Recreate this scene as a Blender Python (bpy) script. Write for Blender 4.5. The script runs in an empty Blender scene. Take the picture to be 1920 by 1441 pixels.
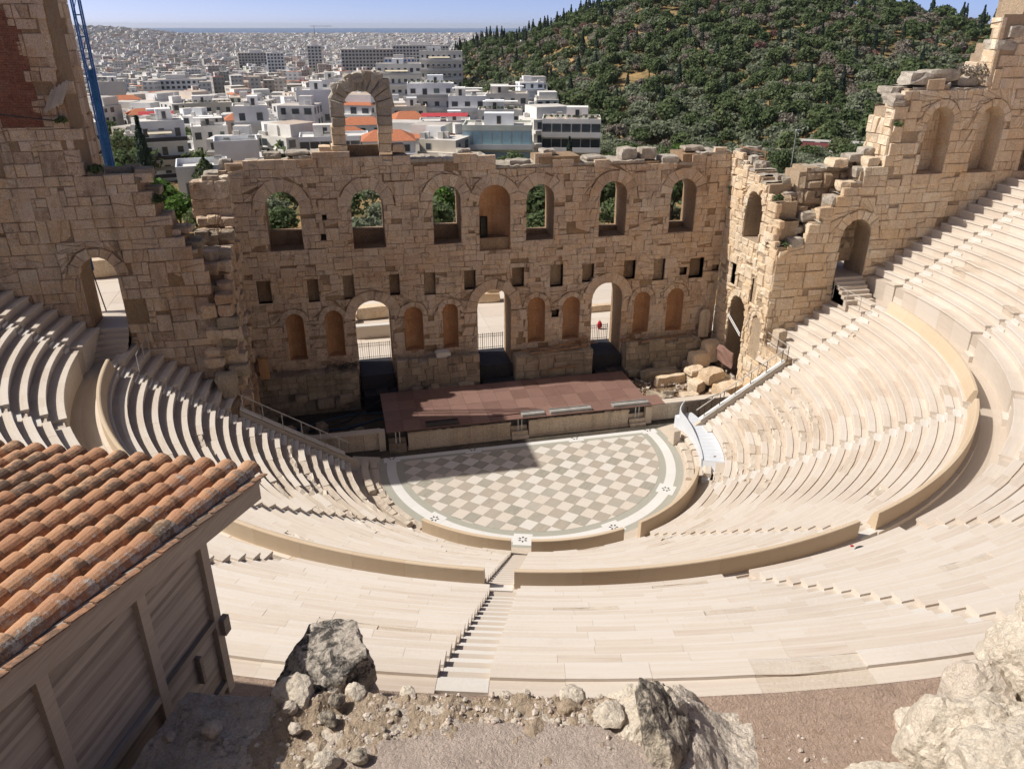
import bpy, math, random
import numpy as np
from mathutils import Vector, Matrix, noise as mnoise

# ------------------------------------------------------------------ camera, world, sun, exposure
S = bpy.context.scene
S.render.engine = 'CYCLES'
COL = S.collection
cam_data = bpy.data.cameras.new('camera')
cam_data.sensor_fit = 'HORIZONTAL'
cam_data.sensor_width = 36.0
cam_data.lens = 36.0 * 1454.44 / 1920.0
cam_data.clip_start = 0.1
cam_data.clip_end = 80000.0
camera = bpy.data.objects.new('camera', cam_data)
COL.objects.link(camera)
PITCH, YAW, ROLL = 0.43333, 0.22499, 0.00174
CAM = Vector((-11.138, -43.065, 25.817))
fw = Vector((math.sin(YAW) * math.cos(PITCH), math.cos(YAW) * math.cos(PITCH), -math.sin(PITCH)))
rt = Vector((math.cos(YAW), -math.sin(YAW), 0.0))
up = rt.cross(fw)
rt, up = rt * math.cos(ROLL) + up * math.sin(ROLL), -rt * math.sin(ROLL) + up * math.cos(ROLL)
camera.matrix_world = Matrix(((rt.x, up.x, -fw.x, CAM.x), (rt.y, up.y, -fw.y, CAM.y),
                              (rt.z, up.z, -fw.z, CAM.z), (0, 0, 0, 1)))
S.camera = camera

SUN_DIR = Vector((-0.655, 0.125, 0.745)).normalized()      # towards the sun
SUN_EL = math.asin(SUN_DIR.z)
SUN_AZ = math.atan2(SUN_DIR.x, SUN_DIR.y)                    # clockwise from +y
world = bpy.data.worlds.new('World')
S.world = world
world.use_nodes = True
wn = world.node_tree
wn.nodes.clear()
w_out = wn.nodes.new('ShaderNodeOutputWorld')
w_bg = wn.nodes.new('ShaderNodeBackground')
w_sky = wn.nodes.new('ShaderNodeTexSky')
w_sky.sky_type = 'NISHITA'
w_sky.sun_disc = False
w_sky.sun_elevation = SUN_EL
w_sky.sun_rotation = SUN_AZ
w_sky.altitude = 100.0
w_sky.air_density = 0.095
w_sky.dust_density = 0.75
w_sky.ozone_density = 1.0
w_bg.inputs['Strength'].default_value = 0.14
wn.links.new(w_sky.outputs[0], w_bg.inputs['Color'])
wn.links.new(w_bg.outputs[0], w_out.inputs['Surface'])

sun_data = bpy.data.lights.new('sun', 'SUN')
sun_data.energy = 2.4
sun_data.angle = math.radians(0.53)
sun_data.color = (1.0, 0.945, 0.86)
sun = bpy.data.objects.new('sun', sun_data)
COL.objects.link(sun)
sun.rotation_euler = SUN_DIR.to_track_quat('Z', 'Y').to_euler()

S.view_settings.view_transform = 'Standard'
S.view_settings.look = 'None'
S.view_settings.gamma = 1.0
S.view_settings.use_curve_mapping = False
S.view_settings.exposure = 1.12
S.cycles.use_denoising = True
S.cycles.max_bounces = 8
S.cycles.diffuse_bounces = 4
S.cycles.volume_bounces = 0
S.cycles.sample_clamp_indirect = 6.0

# ------------------------------------------------------------------ helpers
rad, cos, sin, pi = math.radians, math.cos, math.sin, math.pi


class MB:
    """collects faces for one mesh object"""
    def __init__(self):
        self.v, self.f, self.r, self.m = [], [], [], []

    def face(self, pts, rnd=0.5, mi=0):
        n = len(self.v)
        self.v.extend([tuple(p) for p in pts])
        self.f.append(tuple(range(n, n + len(pts))))
        self.r.append(rnd)
        self.m.append(mi)

    def add(self, verts, faces, rnd=0.5, mi=0):
        n = len(self.v)
        self.v.extend([tuple(p) for p in verts])
        for f in faces:
            self.f.append(tuple(i + n for i in f))
            self.r.append(rnd)
            self.m.append(mi)

    def box(self, c, size, rz=0.0, rnd=0.5, mi=0, jit=0.0, rng=random, tilt=None):
        hx, hy, hz = size[0] / 2, size[1] / 2, size[2] / 2
        ca, sa = cos(rz), sin(rz)
        vs = []
        for dz in (-hz, hz):
            for dx, dy in ((-hx, -hy), (hx, -hy), (hx, hy), (-hx, hy)):
                x, y, z = dx, dy, dz
                if jit:
                    x += rng.uniform(-jit, jit); y += rng.uniform(-jit, jit); z += rng.uniform(-jit, jit)
                p = Vector((x, y, z))
                if tilt is not None:
                    p = tilt @ p
                vs.append((c[0] + p.x * ca - p.y * sa, c[1] + p.x * sa + p.y * ca, c[2] + p.z))
        self.add(vs, ((3, 2, 1, 0), (4, 5, 6, 7), (0, 1, 5, 4), (1, 2, 6, 5), (2, 3, 7, 6), (3, 0, 4, 7)), rnd, mi)

    def tube(self, a, b, r, n=6, rnd=0.5, mi=0):
        a, b = Vector(a), Vector(b)
        d = (b - a).normalized()
        u = d.orthogonal().normalized()
        w = d.cross(u)
        vs = []
        for q in (a, b):
            for i in range(n):
                t = 2 * pi * i / n
                vs.append(q + (u * cos(t) + w * sin(t)) * r)
        fs = [(i, (i + 1) % n, n + (i + 1) % n, n + i) for i in range(n)]
        fs += [tuple(reversed(range(n))), tuple(range(n, 2 * n))]
        self.add(vs, fs, rnd, mi)

    def build(self, name, mats, parent=None, smooth=False):
        me = bpy.data.meshes.new(name)
        me.from_pydata(self.v, [], self.f)
        if not isinstance(mats, (list, tuple)):
            mats = [mats]
        for m in mats:
            me.materials.append(m)
        if len(mats) > 1:
            me.polygons.foreach_set('material_index', self.m)
        at = me.attributes.new('rnd', 'FLOAT', 'FACE')
        at.data.foreach_set('value', self.r)
        if smooth:
            me.polygons.foreach_set('use_smooth', [True] * len(self.f))
        me.update()
        o = bpy.data.objects.new(name, me)
        COL.objects.link(o)
        if parent is not None:
            o.parent = parent
        return o


def np_mesh(name, verts, quads, mats, rnd=None, mi=None, parent=None, smooth=False):
    """fast mesh from numpy arrays (all faces with the same corner count)"""
    me = bpy.data.meshes.new(name)
    verts = np.asarray(verts, np.float32)
    quads = np.asarray(quads, np.int32)
    nf, k = quads.shape
    me.vertices.add(len(verts))
    me.vertices.foreach_set('co', verts.ravel())
    me.loops.add(nf * k)
    me.loops.foreach_set('vertex_index', quads.ravel())
    me.polygons.add(nf)
    me.polygons.foreach_set('loop_start', np.arange(0, nf * k, k, dtype=np.int32))
    me.polygons.foreach_set('loop_total', np.full(nf, k, np.int32))
    for m in (mats if isinstance(mats, (list, tuple)) else [mats]):
        me.materials.append(m)
    if mi is not None:
        me.polygons.foreach_set('material_index', np.asarray(mi, np.int32))
    if smooth:
        me.polygons.foreach_set('use_smooth', np.ones(nf, bool))
    if rnd is not None:
        at = me.attributes.new('rnd', 'FLOAT', 'FACE')
        at.data.foreach_set('value', np.asarray(rnd, np.float32))
    me.update(calc_edges=True)
    if not smooth:
        me.shade_flat()
    o = bpy.data.objects.new(name, me)
    COL.objects.link(o)
    if parent is not None:
        o.parent = parent
    return o


def tag(o, label=None, cat=None, group=None, kind=None):
    if label: o['label'] = label
    if cat: o['category'] = cat
    if group: o['group'] = group
    if kind: o['kind'] = kind
    return o


def thing(name, label, cat, loc=(0, 0, 0), rz=0.0, group=None):
    o = bpy.data.objects.new(name, None)
    o.empty_display_size = 0.2
    COL.objects.link(o)
    o.location = loc
    o.rotation_euler = (0, 0, rz)
    return tag(o, label, cat, group)


def copy_tree(o, parent=None):
    c = o.copy()
    COL.objects.link(c)
    if parent is not None:
        c.parent = parent
    for ch in list(o.children):
        copy_tree(ch, c)
    return c


def fbm(p, oct=4):
    return mnoise.fractal(Vector(p), 1.0, 2.0, oct)


def lerp(a, b, t):
    return a + (b - a) * t


def sstep(a, b, x):
    t = max(0.0, min(1.0, (x - a) / (b - a)))
    return t * t * (3 - 2 * t)


def interp(tab, x):
    if x <= tab[0][0]: return tab[0][1]
    for (x0, y0), (x1, y1) in zip(tab, tab[1:]):
        if x <= x1: return lerp(y0, y1, (x - x0) / (x1 - x0))
    return tab[-1][1]


# ------------------------------------------------------------------ materials
class Mat:
    def __init__(self, name, rough=0.85, spec=0.3):
        self.m = bpy.data.materials.new(name)
        self.m.use_nodes = True
        self.t = self.m.node_tree
        self.b = self.t.nodes['Principled BSDF']
        self.b.inputs['Roughness'].default_value = rough
        self.b.inputs['Specular IOR Level'].default_value = spec

    def n(self, typ, ins=None, **props):
        nd = self.t.nodes.new(typ)
        for k, v in props.items():
            setattr(nd, k, v)
        for k, v in (ins or {}).items():
            if isinstance(v, bpy.types.NodeSocket):
                self.t.links.new(v, nd.inputs[k])
            else:
                nd.inputs[k].default_value = v
        return nd

    def math(self, op, a, b=0.0, c=0.0, clamp=False):
        nd = self.t.nodes.new('ShaderNodeMath')
        nd.operation = op
        nd.use_clamp = clamp
        for i, v in enumerate((a, b, c)):
            if isinstance(v, bpy.types.NodeSocket):
                self.t.links.new(v, nd.inputs[i])
            else:
                nd.inputs[i].default_value = v
        return nd.outputs[0]

    def ramp(self, fac, stops, interp='LINEAR'):
        nd = self.t.nodes.new('ShaderNodeValToRGB')
        nd.color_ramp.interpolation = interp
        el = nd.color_ramp.elements
        while len(el) < len(stops):
            el.new(0.5)
        for e, (p, c) in zip(el, stops):
            e.position = p
            e.color = (*c, 1.0) if len(c) == 3 else c
        self.t.links.new(fac, nd.inputs[0])
        return nd.outputs[0]

    def mix(self, fac, a, b, blend='MIX'):
        nd = self.t.nodes.new('ShaderNodeMix')
        nd.data_type = 'RGBA'
        nd.blend_type = blend
        for k, v in ((0, fac), (6, a), (7, b)):
            if isinstance(v, bpy.types.NodeSocket):
                self.t.links.new(v, nd.inputs[k])
            elif k == 0:
                nd.inputs[0].default_value = v
            else:
                nd.inputs[k].default_value = (*v, 1.0)
        return nd.outputs[2]

    def noise(self, vec, scale, detail=4.0, rough=0.6, dist=0.0):
        nd = self.n('ShaderNodeTexNoise', {'Scale': scale, 'Detail': detail, 'Roughness': rough, 'Distortion': dist})
        if vec is not None:
            self.t.links.new(vec, nd.inputs['Vector'])
        return nd.outputs['Fac']

    def pos(self):
        return self.n('ShaderNodeNewGeometry').outputs['Position']

    def obj(self):
        return self.n('ShaderNodeTexCoord').outputs['Object']

    def attr(self, name='rnd'):
        return self.n('ShaderNodeAttribute', attribute_name=name).outputs['Fac']

    def objrand(self):
        return self.n('ShaderNodeObjectInfo').outputs['Random']

    def mapping(self, vec, scale=(1, 1, 1), rot=(0, 0, 0)):
        nd = self.n('ShaderNodeMapping')
        nd.inputs['Scale'].default_value = scale
        nd.inputs['Rotation'].default_value = rot
        self.t.links.new(vec, nd.inputs['Vector'])
        return nd.outputs[0]

    def base(self, col):
        if isinstance(col, bpy.types.NodeSocket):
            self.t.links.new(col, self.b.inputs['Base Color'])
        else:
            self.b.inputs['Base Color'].default_value = (*col, 1.0)

    def bump(self, h, dist=0.03, strength=1.0):
        nd = self.n('ShaderNodeBump', {'Strength': strength, 'Distance': dist})
        self.t.links.new(h, nd.inputs['Height'])
        self.t.links.new(nd.outputs[0], self.b.inputs['Normal'])


def plain(name, col, rough=0.8, spec=0.3, var=0.12, scale=3.0, metal=0.0):
    m = Mat(name, rough, spec)
    m.b.inputs['Metallic'].default_value = metal
    n = m.noise(m.pos(), scale, 3.0)
    lo = tuple(c * (1 - var) for c in col)
    hi = tuple(min(1, c * (1 + var)) for c in col)
    m.base(m.ramp(n, [(0.3, lo), (0.7, hi)]))
    return m.m


def stone_mat(name, palette, stain=(0.42, 0.2, 0.085), stain_amt=0.5, lichen=0.35, lichen_col=(0.06, 0.055, 0.05),
              bump=0.05, pale=0.25, scale=1.0, mort=0.0):
    """weathered ashlar: every stone its own tone (rnd), ochre stains, black crust, pitted surface"""
    m = Mat(name, 0.92, 0.15)
    p = m.pos()
    r = m.attr()
    n1 = m.noise(p, 0.22 * scale, 3.0, 0.55)
    n2 = m.noise(p, 1.1 * scale, 5.0, 0.65)
    n3 = m.noise(p, 5.5 * scale, 6.0, 0.7)
    n4 = m.noise(p, 22.0 * scale, 4.0, 0.7)
    k = len(palette)
    tone = m.math('ADD', m.math('MULTIPLY', r, 0.7), m.math('ADD', m.math('MULTIPLY', m.math('SUBTRACT', n2, 0.5), 0.9), m.math('MULTIPLY', m.math('SUBTRACT', n3, 0.5), 1.1)))
    tone = m.math('ADD', tone, 0.12, clamp=True)
    c = m.ramp(tone, [(i / (k - 1), q) for i, q in enumerate(palette)])
    sfac = m.math('MULTIPLY', m.n('ShaderNodeMapRange', {'Value': m.math('ADD', m.math('MULTIPLY', n1, 0.6), m.math('MULTIPLY', n2, 0.4)), 'From Min': 0.47, 'From Max': 0.66}).outputs[0], stain_amt)
    c = m.mix(sfac, c, stain)
    pf = m.math('MULTIPLY', m.n('ShaderNodeMapRange', {'Value': n3, 'From Min': 0.56, 'From Max': 0.72}).outputs[0], pale)
    c = m.mix(pf, c, (0.66, 0.58, 0.47))
    n5 = m.noise(p, 0.55 * scale, 4.0, 0.6, 0.8)
    gf = m.math('MULTIPLY', m.n('ShaderNodeMapRange', {'Value': n5, 'From Min': 0.5, 'From Max': 0.64}).outputs[0], 0.5 * (0.4 + pale))
    c = m.mix(gf, c, tuple(0.55 * palette[-1][i] + 0.12 * (1.1, 1.0, .95)[i] for i in range(3)))
    # rain streaks: noise stretched down the face
    st = m.noise(m.mapping(p, (1.3, 1.3, 0.12)), 1.4 * scale, 4.0, 0.6)
    lf = m.math('MULTIPLY', m.n('ShaderNodeMapRange', {'Value': m.math('ADD', m.math('MULTIPLY', n3, 0.5), m.math('MULTIPLY', st, 0.55)), 'From Min': 0.53, 'From Max': 0.66}).outputs[0], lichen)
    c = m.mix(lf, c, lichen_col)
    sp = m.math('MULTIPLY', m.n('ShaderNodeMapRange', {'Value': n4, 'From Min': 0.35, 'From Max': 0.6, 'To Min': 0.62, 'To Max': 1.18}).outputs[0], 1.0)
    cc = m.n('ShaderNodeCombineColor', {'Red': sp, 'Green': sp, 'Blue': sp}).outputs[0]
    c = m.mix(1.0, c, cc, 'MULTIPLY')
    m.base(c)
    h = m.math('ADD', m.math('MULTIPLY', n3, 0.8), m.math('MULTIPLY', n4, 0.35))
    m.bump(h, bump, 1.0)
    return m.m


def marble_mat(name, palette, streak=0.5, stain=(0.42, 0.25, 0.12), stain_amt=0.25, bump=0.006, rough=0.55):
    """pale veined marble; the veins run along the rows (round the orchestra)"""
    m = Mat(name, rough, 0.35)
    p = m.pos()
    r = m.attr()
    x, y, z = m.n('ShaderNodeSeparateXYZ', {0: p}).outputs
    rr = m.math('SQRT', m.math('ADD', m.math('MULTIPLY', x, x), m.math('MULTIPLY', y, y)))
    th = m.math('MULTIPLY', m.math('ARCTAN2', y, m.math('MULTIPLY', x, -1.0)), 14.0)
    jx = m.math('MULTIPLY', r, 37.0)
    v = m.n('ShaderNodeCombineXYZ', {0: m.math('MULTIPLY', rr, 14.0), 1: m.math('ADD', m.math('MULTIPLY', th, 1.1), jx), 2: m.math('MULTIPLY', z, 14.0)}).outputs[0]
    n1 = m.noise(v, 1.0, 5.0, 0.65, 0.4)
    n2 = m.noise(p, 1.7, 5.0, 0.65)
    n3 = m.noise(p, 14.0, 4.0, 0.65)
    n0 = m.noise(p, 0.28, 3.0, 0.5)
    k = len(palette)
    tone = m.math('ADD', m.math('MULTIPLY', r, 0.34), m.math('MULTIPLY', m.math('SUBTRACT', n1, 0.5), streak * 2.0))
    tone = m.math('ADD', tone, 0.3, clamp=True)
    c = m.ramp(tone, [(i / (k - 1), q) for i, q in enumerate(palette)])
    sf = m.math('MULTIPLY', m.n('ShaderNodeMapRange', {'Value': m.math('ADD', m.math('MULTIPLY', n1, 0.45), m.math('MULTIPLY', n2, 0.55)), 'From Min': 0.56, 'From Max': 0.7}).outputs[0], stain_amt)
    c = m.mix(sf, c, stain)
    gf = m.math('MULTIPLY', m.n('ShaderNodeMapRange', {'Value': m.math('ADD', m.math('MULTIPLY', n0, 0.6), m.math('MULTIPLY', n3, 0.4)), 'From Min': 0.5, 'From Max': 0.68}).outputs[0], 0.28)
    c = m.mix(gf, c, (0.45, 0.4, 0.35))
    m.base(c)
    m.bump(m.math('ADD', n1, m.math('MULTIPLY', n3, 0.6)), bump, 0.8)
    return m.m


TAN = [(0.33, 0.235, 0.165), (0.50, 0.375, 0.275), (0.62, 0.48, 0.365), (0.67, 0.545, 0.425), (0.64, 0.455, 0.29), (0.72, 0.62, 0.50), (0.80, 0.71, 0.60)]
PALE = [(0.52, 0.39, 0.26), (0.66, 0.52, 0.37), (0.74, 0.61, 0.46), (0.70, 0.52, 0.33), (0.79, 0.68, 0.53), (0.84, 0.76, 0.63)]
M_stone = stone_mat('tan_ashlar', TAN, stain=(0.46, 0.25, 0.115), stain_amt=0.5, lichen=0.3, lichen_col=(0.1, 0.085, 0.07))
M_stone_l = stone_mat('dark_tan_ashlar', TAN, stain=(0.42, 0.21, 0.09), stain_amt=0.6, lichen=0.45, lichen_col=(0.09, 0.08, 0.065))
M_stone_p = stone_mat('pale_ashlar', PALE, stain=(0.56, 0.33, 0.15), stain_amt=0.45, lichen=0.25, lichen_col=(0.14, 0.12, 0.1))
M_core = stone_mat('rubble_core', [(0.286, 0.187, 0.116), (0.440, 0.308, 0.193), (0.550, 0.407, 0.264)], stain_amt=0.35, lichen=0.3, bump=0.16, pale=0.3)
M_core_p = stone_mat('pale_rubble_core', [(0.46, 0.33, 0.22), (0.6, 0.46, 0.32), (0.7, 0.56, 0.41)], stain=(0.42, 0.25, 0.13), stain_amt=0.4, lichen=0.25, bump=0.2, pale=0.4)
M_top = stone_mat('bleached_wall_top', [(0.391, 0.340, 0.272), (0.476, 0.425, 0.357), (0.527, 0.484, 0.416)], stain_amt=0.15, lichen=0.45, pale=0.4, bump=0.08)
M_niche = stone_mat('reddish_niche_stone', [(0.414, 0.218, 0.109), (0.529, 0.299, 0.155), (0.609, 0.380, 0.207)], stain=(0.483, 0.230, 0.103), stain_amt=0.5, lichen=0.25)
M_brick = stone_mat('old_red_brick', [(0.22, 0.085, 0.06), (0.3, 0.125, 0.085), (0.38, 0.18, 0.12)], stain_amt=0.1, lichen=0.3, pale=0.12)
M_plinth = stone_mat('grimy_plinth_stone', [(0.220, 0.182, 0.138), (0.374, 0.308, 0.231), (0.506, 0.418, 0.319)], stain_amt=0.12, lichen=0.55, pale=0.2)
CREAM = [(0.453, 0.365, 0.288), (0.552, 0.474, 0.397), (0.603, 0.535, 0.459), (0.629, 0.573, 0.513), (0.603, 0.569, 0.527)]
M_seat = marble_mat('cream_marble', CREAM)
M_seat_worn = marble_mat('worn_marble', [(0.412, 0.330, 0.251), (0.519, 0.437, 0.352), (0.577, 0.505, 0.422), (0.585, 0.531, 0.466)], streak=0.7, stain=(0.297, 0.205, 0.132), stain_amt=0.5, bump=0.03)
M_step = marble_mat('white_step_marble', [(0.562, 0.523, 0.468), (0.608, 0.577, 0.530), (0.632, 0.608, 0.569)], streak=0.3, stain_amt=0.12)
M_parapet = marble_mat('bounce_toned_marble', [(0.510, 0.385, 0.252), (0.561, 0.446, 0.315), (0.612, 0.508, 0.387)], streak=0.3, stain_amt=0.3)  # warm bounce light put into the tone of the same marble
M_pave = marble_mat('walkway_marble', [(0.448, 0.376, 0.304), (0.512, 0.440, 0.368), (0.552, 0.496, 0.432)], streak=0.6, stain_amt=0.3)
M_grey = marble_mat('grey_green_marble', [(0.289, 0.289, 0.238), (0.365, 0.357, 0.306), (0.425, 0.408, 0.357)], streak=0.5, stain_amt=0.1)
M_white = marble_mat('white_ring_marble', [(0.608, 0.592, 0.560), (0.656, 0.640, 0.616), (0.672, 0.664, 0.648)], streak=0.4, stain_amt=0.08)
M_front = stone_mat('stained_stage_marble', [(0.50, 0.41, 0.31), (0.60, 0.5, 0.39), (0.66, 0.57, 0.46)], stain=(0.42, 0.27, 0.14), stain_amt=0.3, lichen=0.4, bump=0.01, pale=0.2)
M_earth = stone_mat('brown_earth', [(0.20, 0.14, 0.09), (0.28, 0.2, 0.13), (0.34, 0.25, 0.17)], stain_amt=0.2, lichen=0.15, bump=0.06)
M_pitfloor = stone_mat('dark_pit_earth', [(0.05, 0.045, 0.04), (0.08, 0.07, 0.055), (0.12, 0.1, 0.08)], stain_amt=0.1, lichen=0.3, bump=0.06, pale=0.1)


def tile_mat(name, cols, stripe):
    m = Mat(name, 0.5, 0.35)
    p = m.pos()
    r = m.attr()
    v = m.mapping(p, (1, 1, 1), (0, 0, rad(-43)))
    x, y, z = m.n('ShaderNodeSeparateXYZ', {0: v}).outputs
    vv = m.n('ShaderNodeCombineXYZ', {0: m.math('MULTIPLY', x, 0.9), 1: m.math('ADD', m.math('MULTIPLY', y, 6.5), m.math('MULTIPLY', r, 50.0)), 2: m.math('MULTIPLY', r, 9.0)}).outputs[0]
    n1 = m.noise(vv, 1.0, 4.0, 0.6, 0.5)
    n2 = m.noise(p, 5.0, 5.0, 0.65)
    tone = m.math('ADD', m.math('MULTIPLY', r, 0.7), m.math('MULTIPLY', m.math('SUBTRACT', n1, 0.5), stripe))
    tone = m.math('ADD', tone, 0.15, clamp=True)
    k = len(cols)
    c = m.ramp(tone, [(i / (k - 1), q) for i, q in enumerate(cols)])
    c = m.mix(m.math('MULTIPLY', m.n('ShaderNodeMapRange', {'Value': n2, 'From Min': 0.52, 'From Max': 0.7}).outputs[0], 0.3), c, (0.5, 0.4, 0.31))
    m.base(c)
    m.bump(n2, 0.004, 0.6)
    return m.m


M_tile_w = tile_mat('white_floor_tile', [(0.530, 0.452, 0.382), (0.585, 0.530, 0.460), (0.608, 0.569, 0.515), (0.624, 0.601, 0.562)], 0.25)
M_tile_d = tile_mat('striped_floor_tile', [(0.27, 0.255, 0.21), (0.335, 0.315, 0.265), (0.40, 0.345, 0.285), (0.37, 0.35, 0.305), (0.46, 0.41, 0.345)], 0.9)


def deck_mat():
    m = Mat('brown_stage_board', 0.55, 0.3)
    r = m.attr()
    n = m.noise(m.pos(), 2.2, 5.0, 0.6)
    n2 = m.noise(m.pos(), 45.0, 2.0, 0.5)
    t = m.math('ADD', m.math('MULTIPLY', r, 0.5), m.math('MULTIPLY', n, 0.5))
    c = m.ramp(t, [(0.2, (0.15, 0.085, 0.068)), (0.5, (0.19, 0.112, 0.09)), (0.8, (0.235, 0.142, 0.115))])
    c = m.mix(m.math('MULTIPLY', n2, 0.25), c, (0.33, 0.2, 0.165))
    m.base(c)
    m.bump(n2, 0.002, 0.4)
    return m.m


M_deck = deck_mat()
M_ramp = plain('white_painted_board', (0.592, 0.624, 0.672), 0.45, 0.4, 0.03, 0.8)
M_black = plain('black_rubber_mat', (0.03, 0.03, 0.036), 0.6, 0.3, 0.25)
M_dark = plain('dark_steel', (0.05, 0.045, 0.045), 0.5, 0.4, 0.2)
M_rail = plain('grey_painted_steel', (0.42, 0.4, 0.37), 0.5, 0.4, 0.1)
M_railw = plain('white_painted_steel', (0.663, 0.654, 0.629), 0.5, 0.4, 0.05)
M_plank = plain('old_timber_plank', (0.29, 0.17, 0.1), 0.8, 0.2, 0.35, 2.0)
M_grey_metal = plain('grey_equipment_metal', (0.306, 0.297, 0.281), 0.5, 0.4, 0.2)
M_blue = plain('blue_scaffold_paint', (0.03, 0.14, 0.42), 0.45, 0.4, 0.15)
M_net = plain('blue_scaffold_net', (0.05, 0.2, 0.38), 0.8, 0.2, 0.4, 1.2)
M_red = plain('red_fabric', (0.42, 0.02, 0.03), 0.8, 0.2, 0.15)
M_cable = plain('blue_cable_sheath', (0.03, 0.1, 0.17), 0.6, 0.3, 0.2)


def wood_mat():
    m = Mat('weathered_grey_timber', 0.85, 0.2)
    v = m.obj()
    r = m.attr()
    n = m.noise(m.mapping(v, (1.2, 30, 30)), 1.0, 5.0, 0.65, 0.3)
    n2 = m.noise(v, 1.2, 3.0)
    t = m.math('ADD', m.math('MULTIPLY', n, 0.6), m.math('ADD', m.math('MULTIPLY', r, 0.36), m.math('MULTIPLY', n2, 0.1)))
    m.base(m.ramp(t, [(0.25, (0.23, 0.195, 0.165)), (0.5, (0.40, 0.345, 0.29)), (0.75, (0.52, 0.455, 0.39))]))
    m.bump(n, 0.006, 0.7)
    return m.m


M_wood = wood_mat()


def clay_mat(name, lich):
    m = Mat(name, 0.88, 0.15)
    o = m.obj()
    rd = m.objrand()
    w = m.pos()
    n1 = m.noise(w, 2.2, 4.0, 0.6)
    n2 = m.noise(w, 9.0, 6.0, 0.72)
    n3 = m.noise(w, 38.0, 4.0, 0.7)
    st = m.noise(m.mapping(o, (1.5, 14, 14)), 1.0, 4.0, 0.6)
    t = m.math('ADD', m.math('MULTIPLY', rd, 0.65), m.math('MULTIPLY', n1, 0.35))
    c = m.ramp(t, [(0.1, (0.37, 0.2, 0.12)), (0.4, (0.46, 0.26, 0.15)), (0.7, (0.52, 0.315, 0.19)), (0.92, (0.52, 0.36, 0.21)), (1.0, (0.44, 0.37, 0.19))])
    c = m.mix(m.math('MULTIPLY', st, 0.35), c, (0.3, 0.12, 0.06))
    crust = m.math('ADD', m.math('MULTIPLY', n2, 0.62), m.math('MULTIPLY', m.noise(w, 1.1, 3.0), 0.38))
    rj = m.math('MULTIPLY', m.math('SUBTRACT', rd, 0.5), 0.16)
    side = m.n('ShaderNodeSeparateXYZ', {0: o}).outputs[1]
    crust = m.math('ADD', m.math('ADD', crust, rj), m.math('MULTIPLY', side, -0.7))
    cf = m.n('ShaderNodeMapRange', {'Value': crust, 'From Min': 0.5, 'From Max': 0.64}).outputs[0]
    c = m.mix(m.math('MULTIPLY', cf, 0.8), c, (0.085, 0.07, 0.06))
    wf = m.n('ShaderNodeMapRange', {'Value': m.math('ADD', m.math('MULTIPLY', n2, 0.55), m.math('ADD', m.math('MULTIPLY', n3, 0.3), m.math('MULTIPLY', side, -0.5 if lich else -0.2))), 'From Min': 0.47 if lich else 0.56, 'From Max': 0.56 if lich else 0.62}).outputs[0]
    c = m.mix(m.math('MULTIPLY', wf, 0.7 if lich else 0.22), c, (0.55, 0.53, 0.49))
    m.base(c)
    m.bump(m.math('ADD', n2, m.math('MULTIPLY', n3, 0.6)), 0.012, 0.8)
    return m.m


M_clay = clay_mat('terracotta_tile', False)
M_clay_l = clay_mat('lichened_terracotta_tile', True)


def rock_mat(name, light, dark, amt, scale=1.0, warm=(0.5, 0.36, 0.22)):
    m = Mat(name, 0.92, 0.15)
    p = m.pos()
    n1 = m.noise(p, 1.3 * scale, 5.0, 0.65)
    n2 = m.noise(p, 6.0 * scale, 7.0, 0.72, 0.6)
    n3 = m.noise(p, 30.0 * scale, 4.0, 0.7)
    vor = m.n('ShaderNodeTexVoronoi', {'Vector': p, 'Scale': 9.0 * scale}, feature='DISTANCE_TO_EDGE').outputs['Distance']
    c = m.ramp(n1, [(0.3, tuple(q * 0.78 for q in light)), (0.55, light), (0.75, tuple(min(1, q * 1.1) for q in light))])
    c = m.mix(m.math('MULTIPLY', m.n('ShaderNodeMapRange', {'Value': n2, 'From Min': 0.5, 'From Max': 0.68}).outputs[0], 0.35), c, warm)
    df = m.n('ShaderNodeMapRange', {'Value': m.math('ADD', m.math('MULTIPLY', n2, 0.55), m.math('MULTIPLY', n1, 0.5)), 'From Min': 0.6 - 0.14 * amt, 'From Max': 0.68 - 0.12 * amt}).outputs[0]
    c = m.mix(m.math('MULTIPLY', df, min(1.0, 0.5 + amt * 0.5) if amt > 0 else 0.0), c, dark)
    sp = m.n('ShaderNodeMapRange', {'Value': n3, 'From Min': 0.3, 'From Max': 0.65, 'To Min': 0.72, 'To Max': 1.12}).outputs[0]
    c = m.mix(1.0, c, m.n('ShaderNodeCombineColor', {'Red': sp, 'Green': sp, 'Blue': sp}).outputs[0], 'MULTIPLY')
    m.base(c)
    m.bump(m.math('ADD', m.math('MULTIPLY', n2, 1.0), m.math('ADD', m.math('MULTIPLY', n3, 0.3), m.math('MULTIPLY', vor, 0.25))), 0.07, 1.0)
    return m.m


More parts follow.
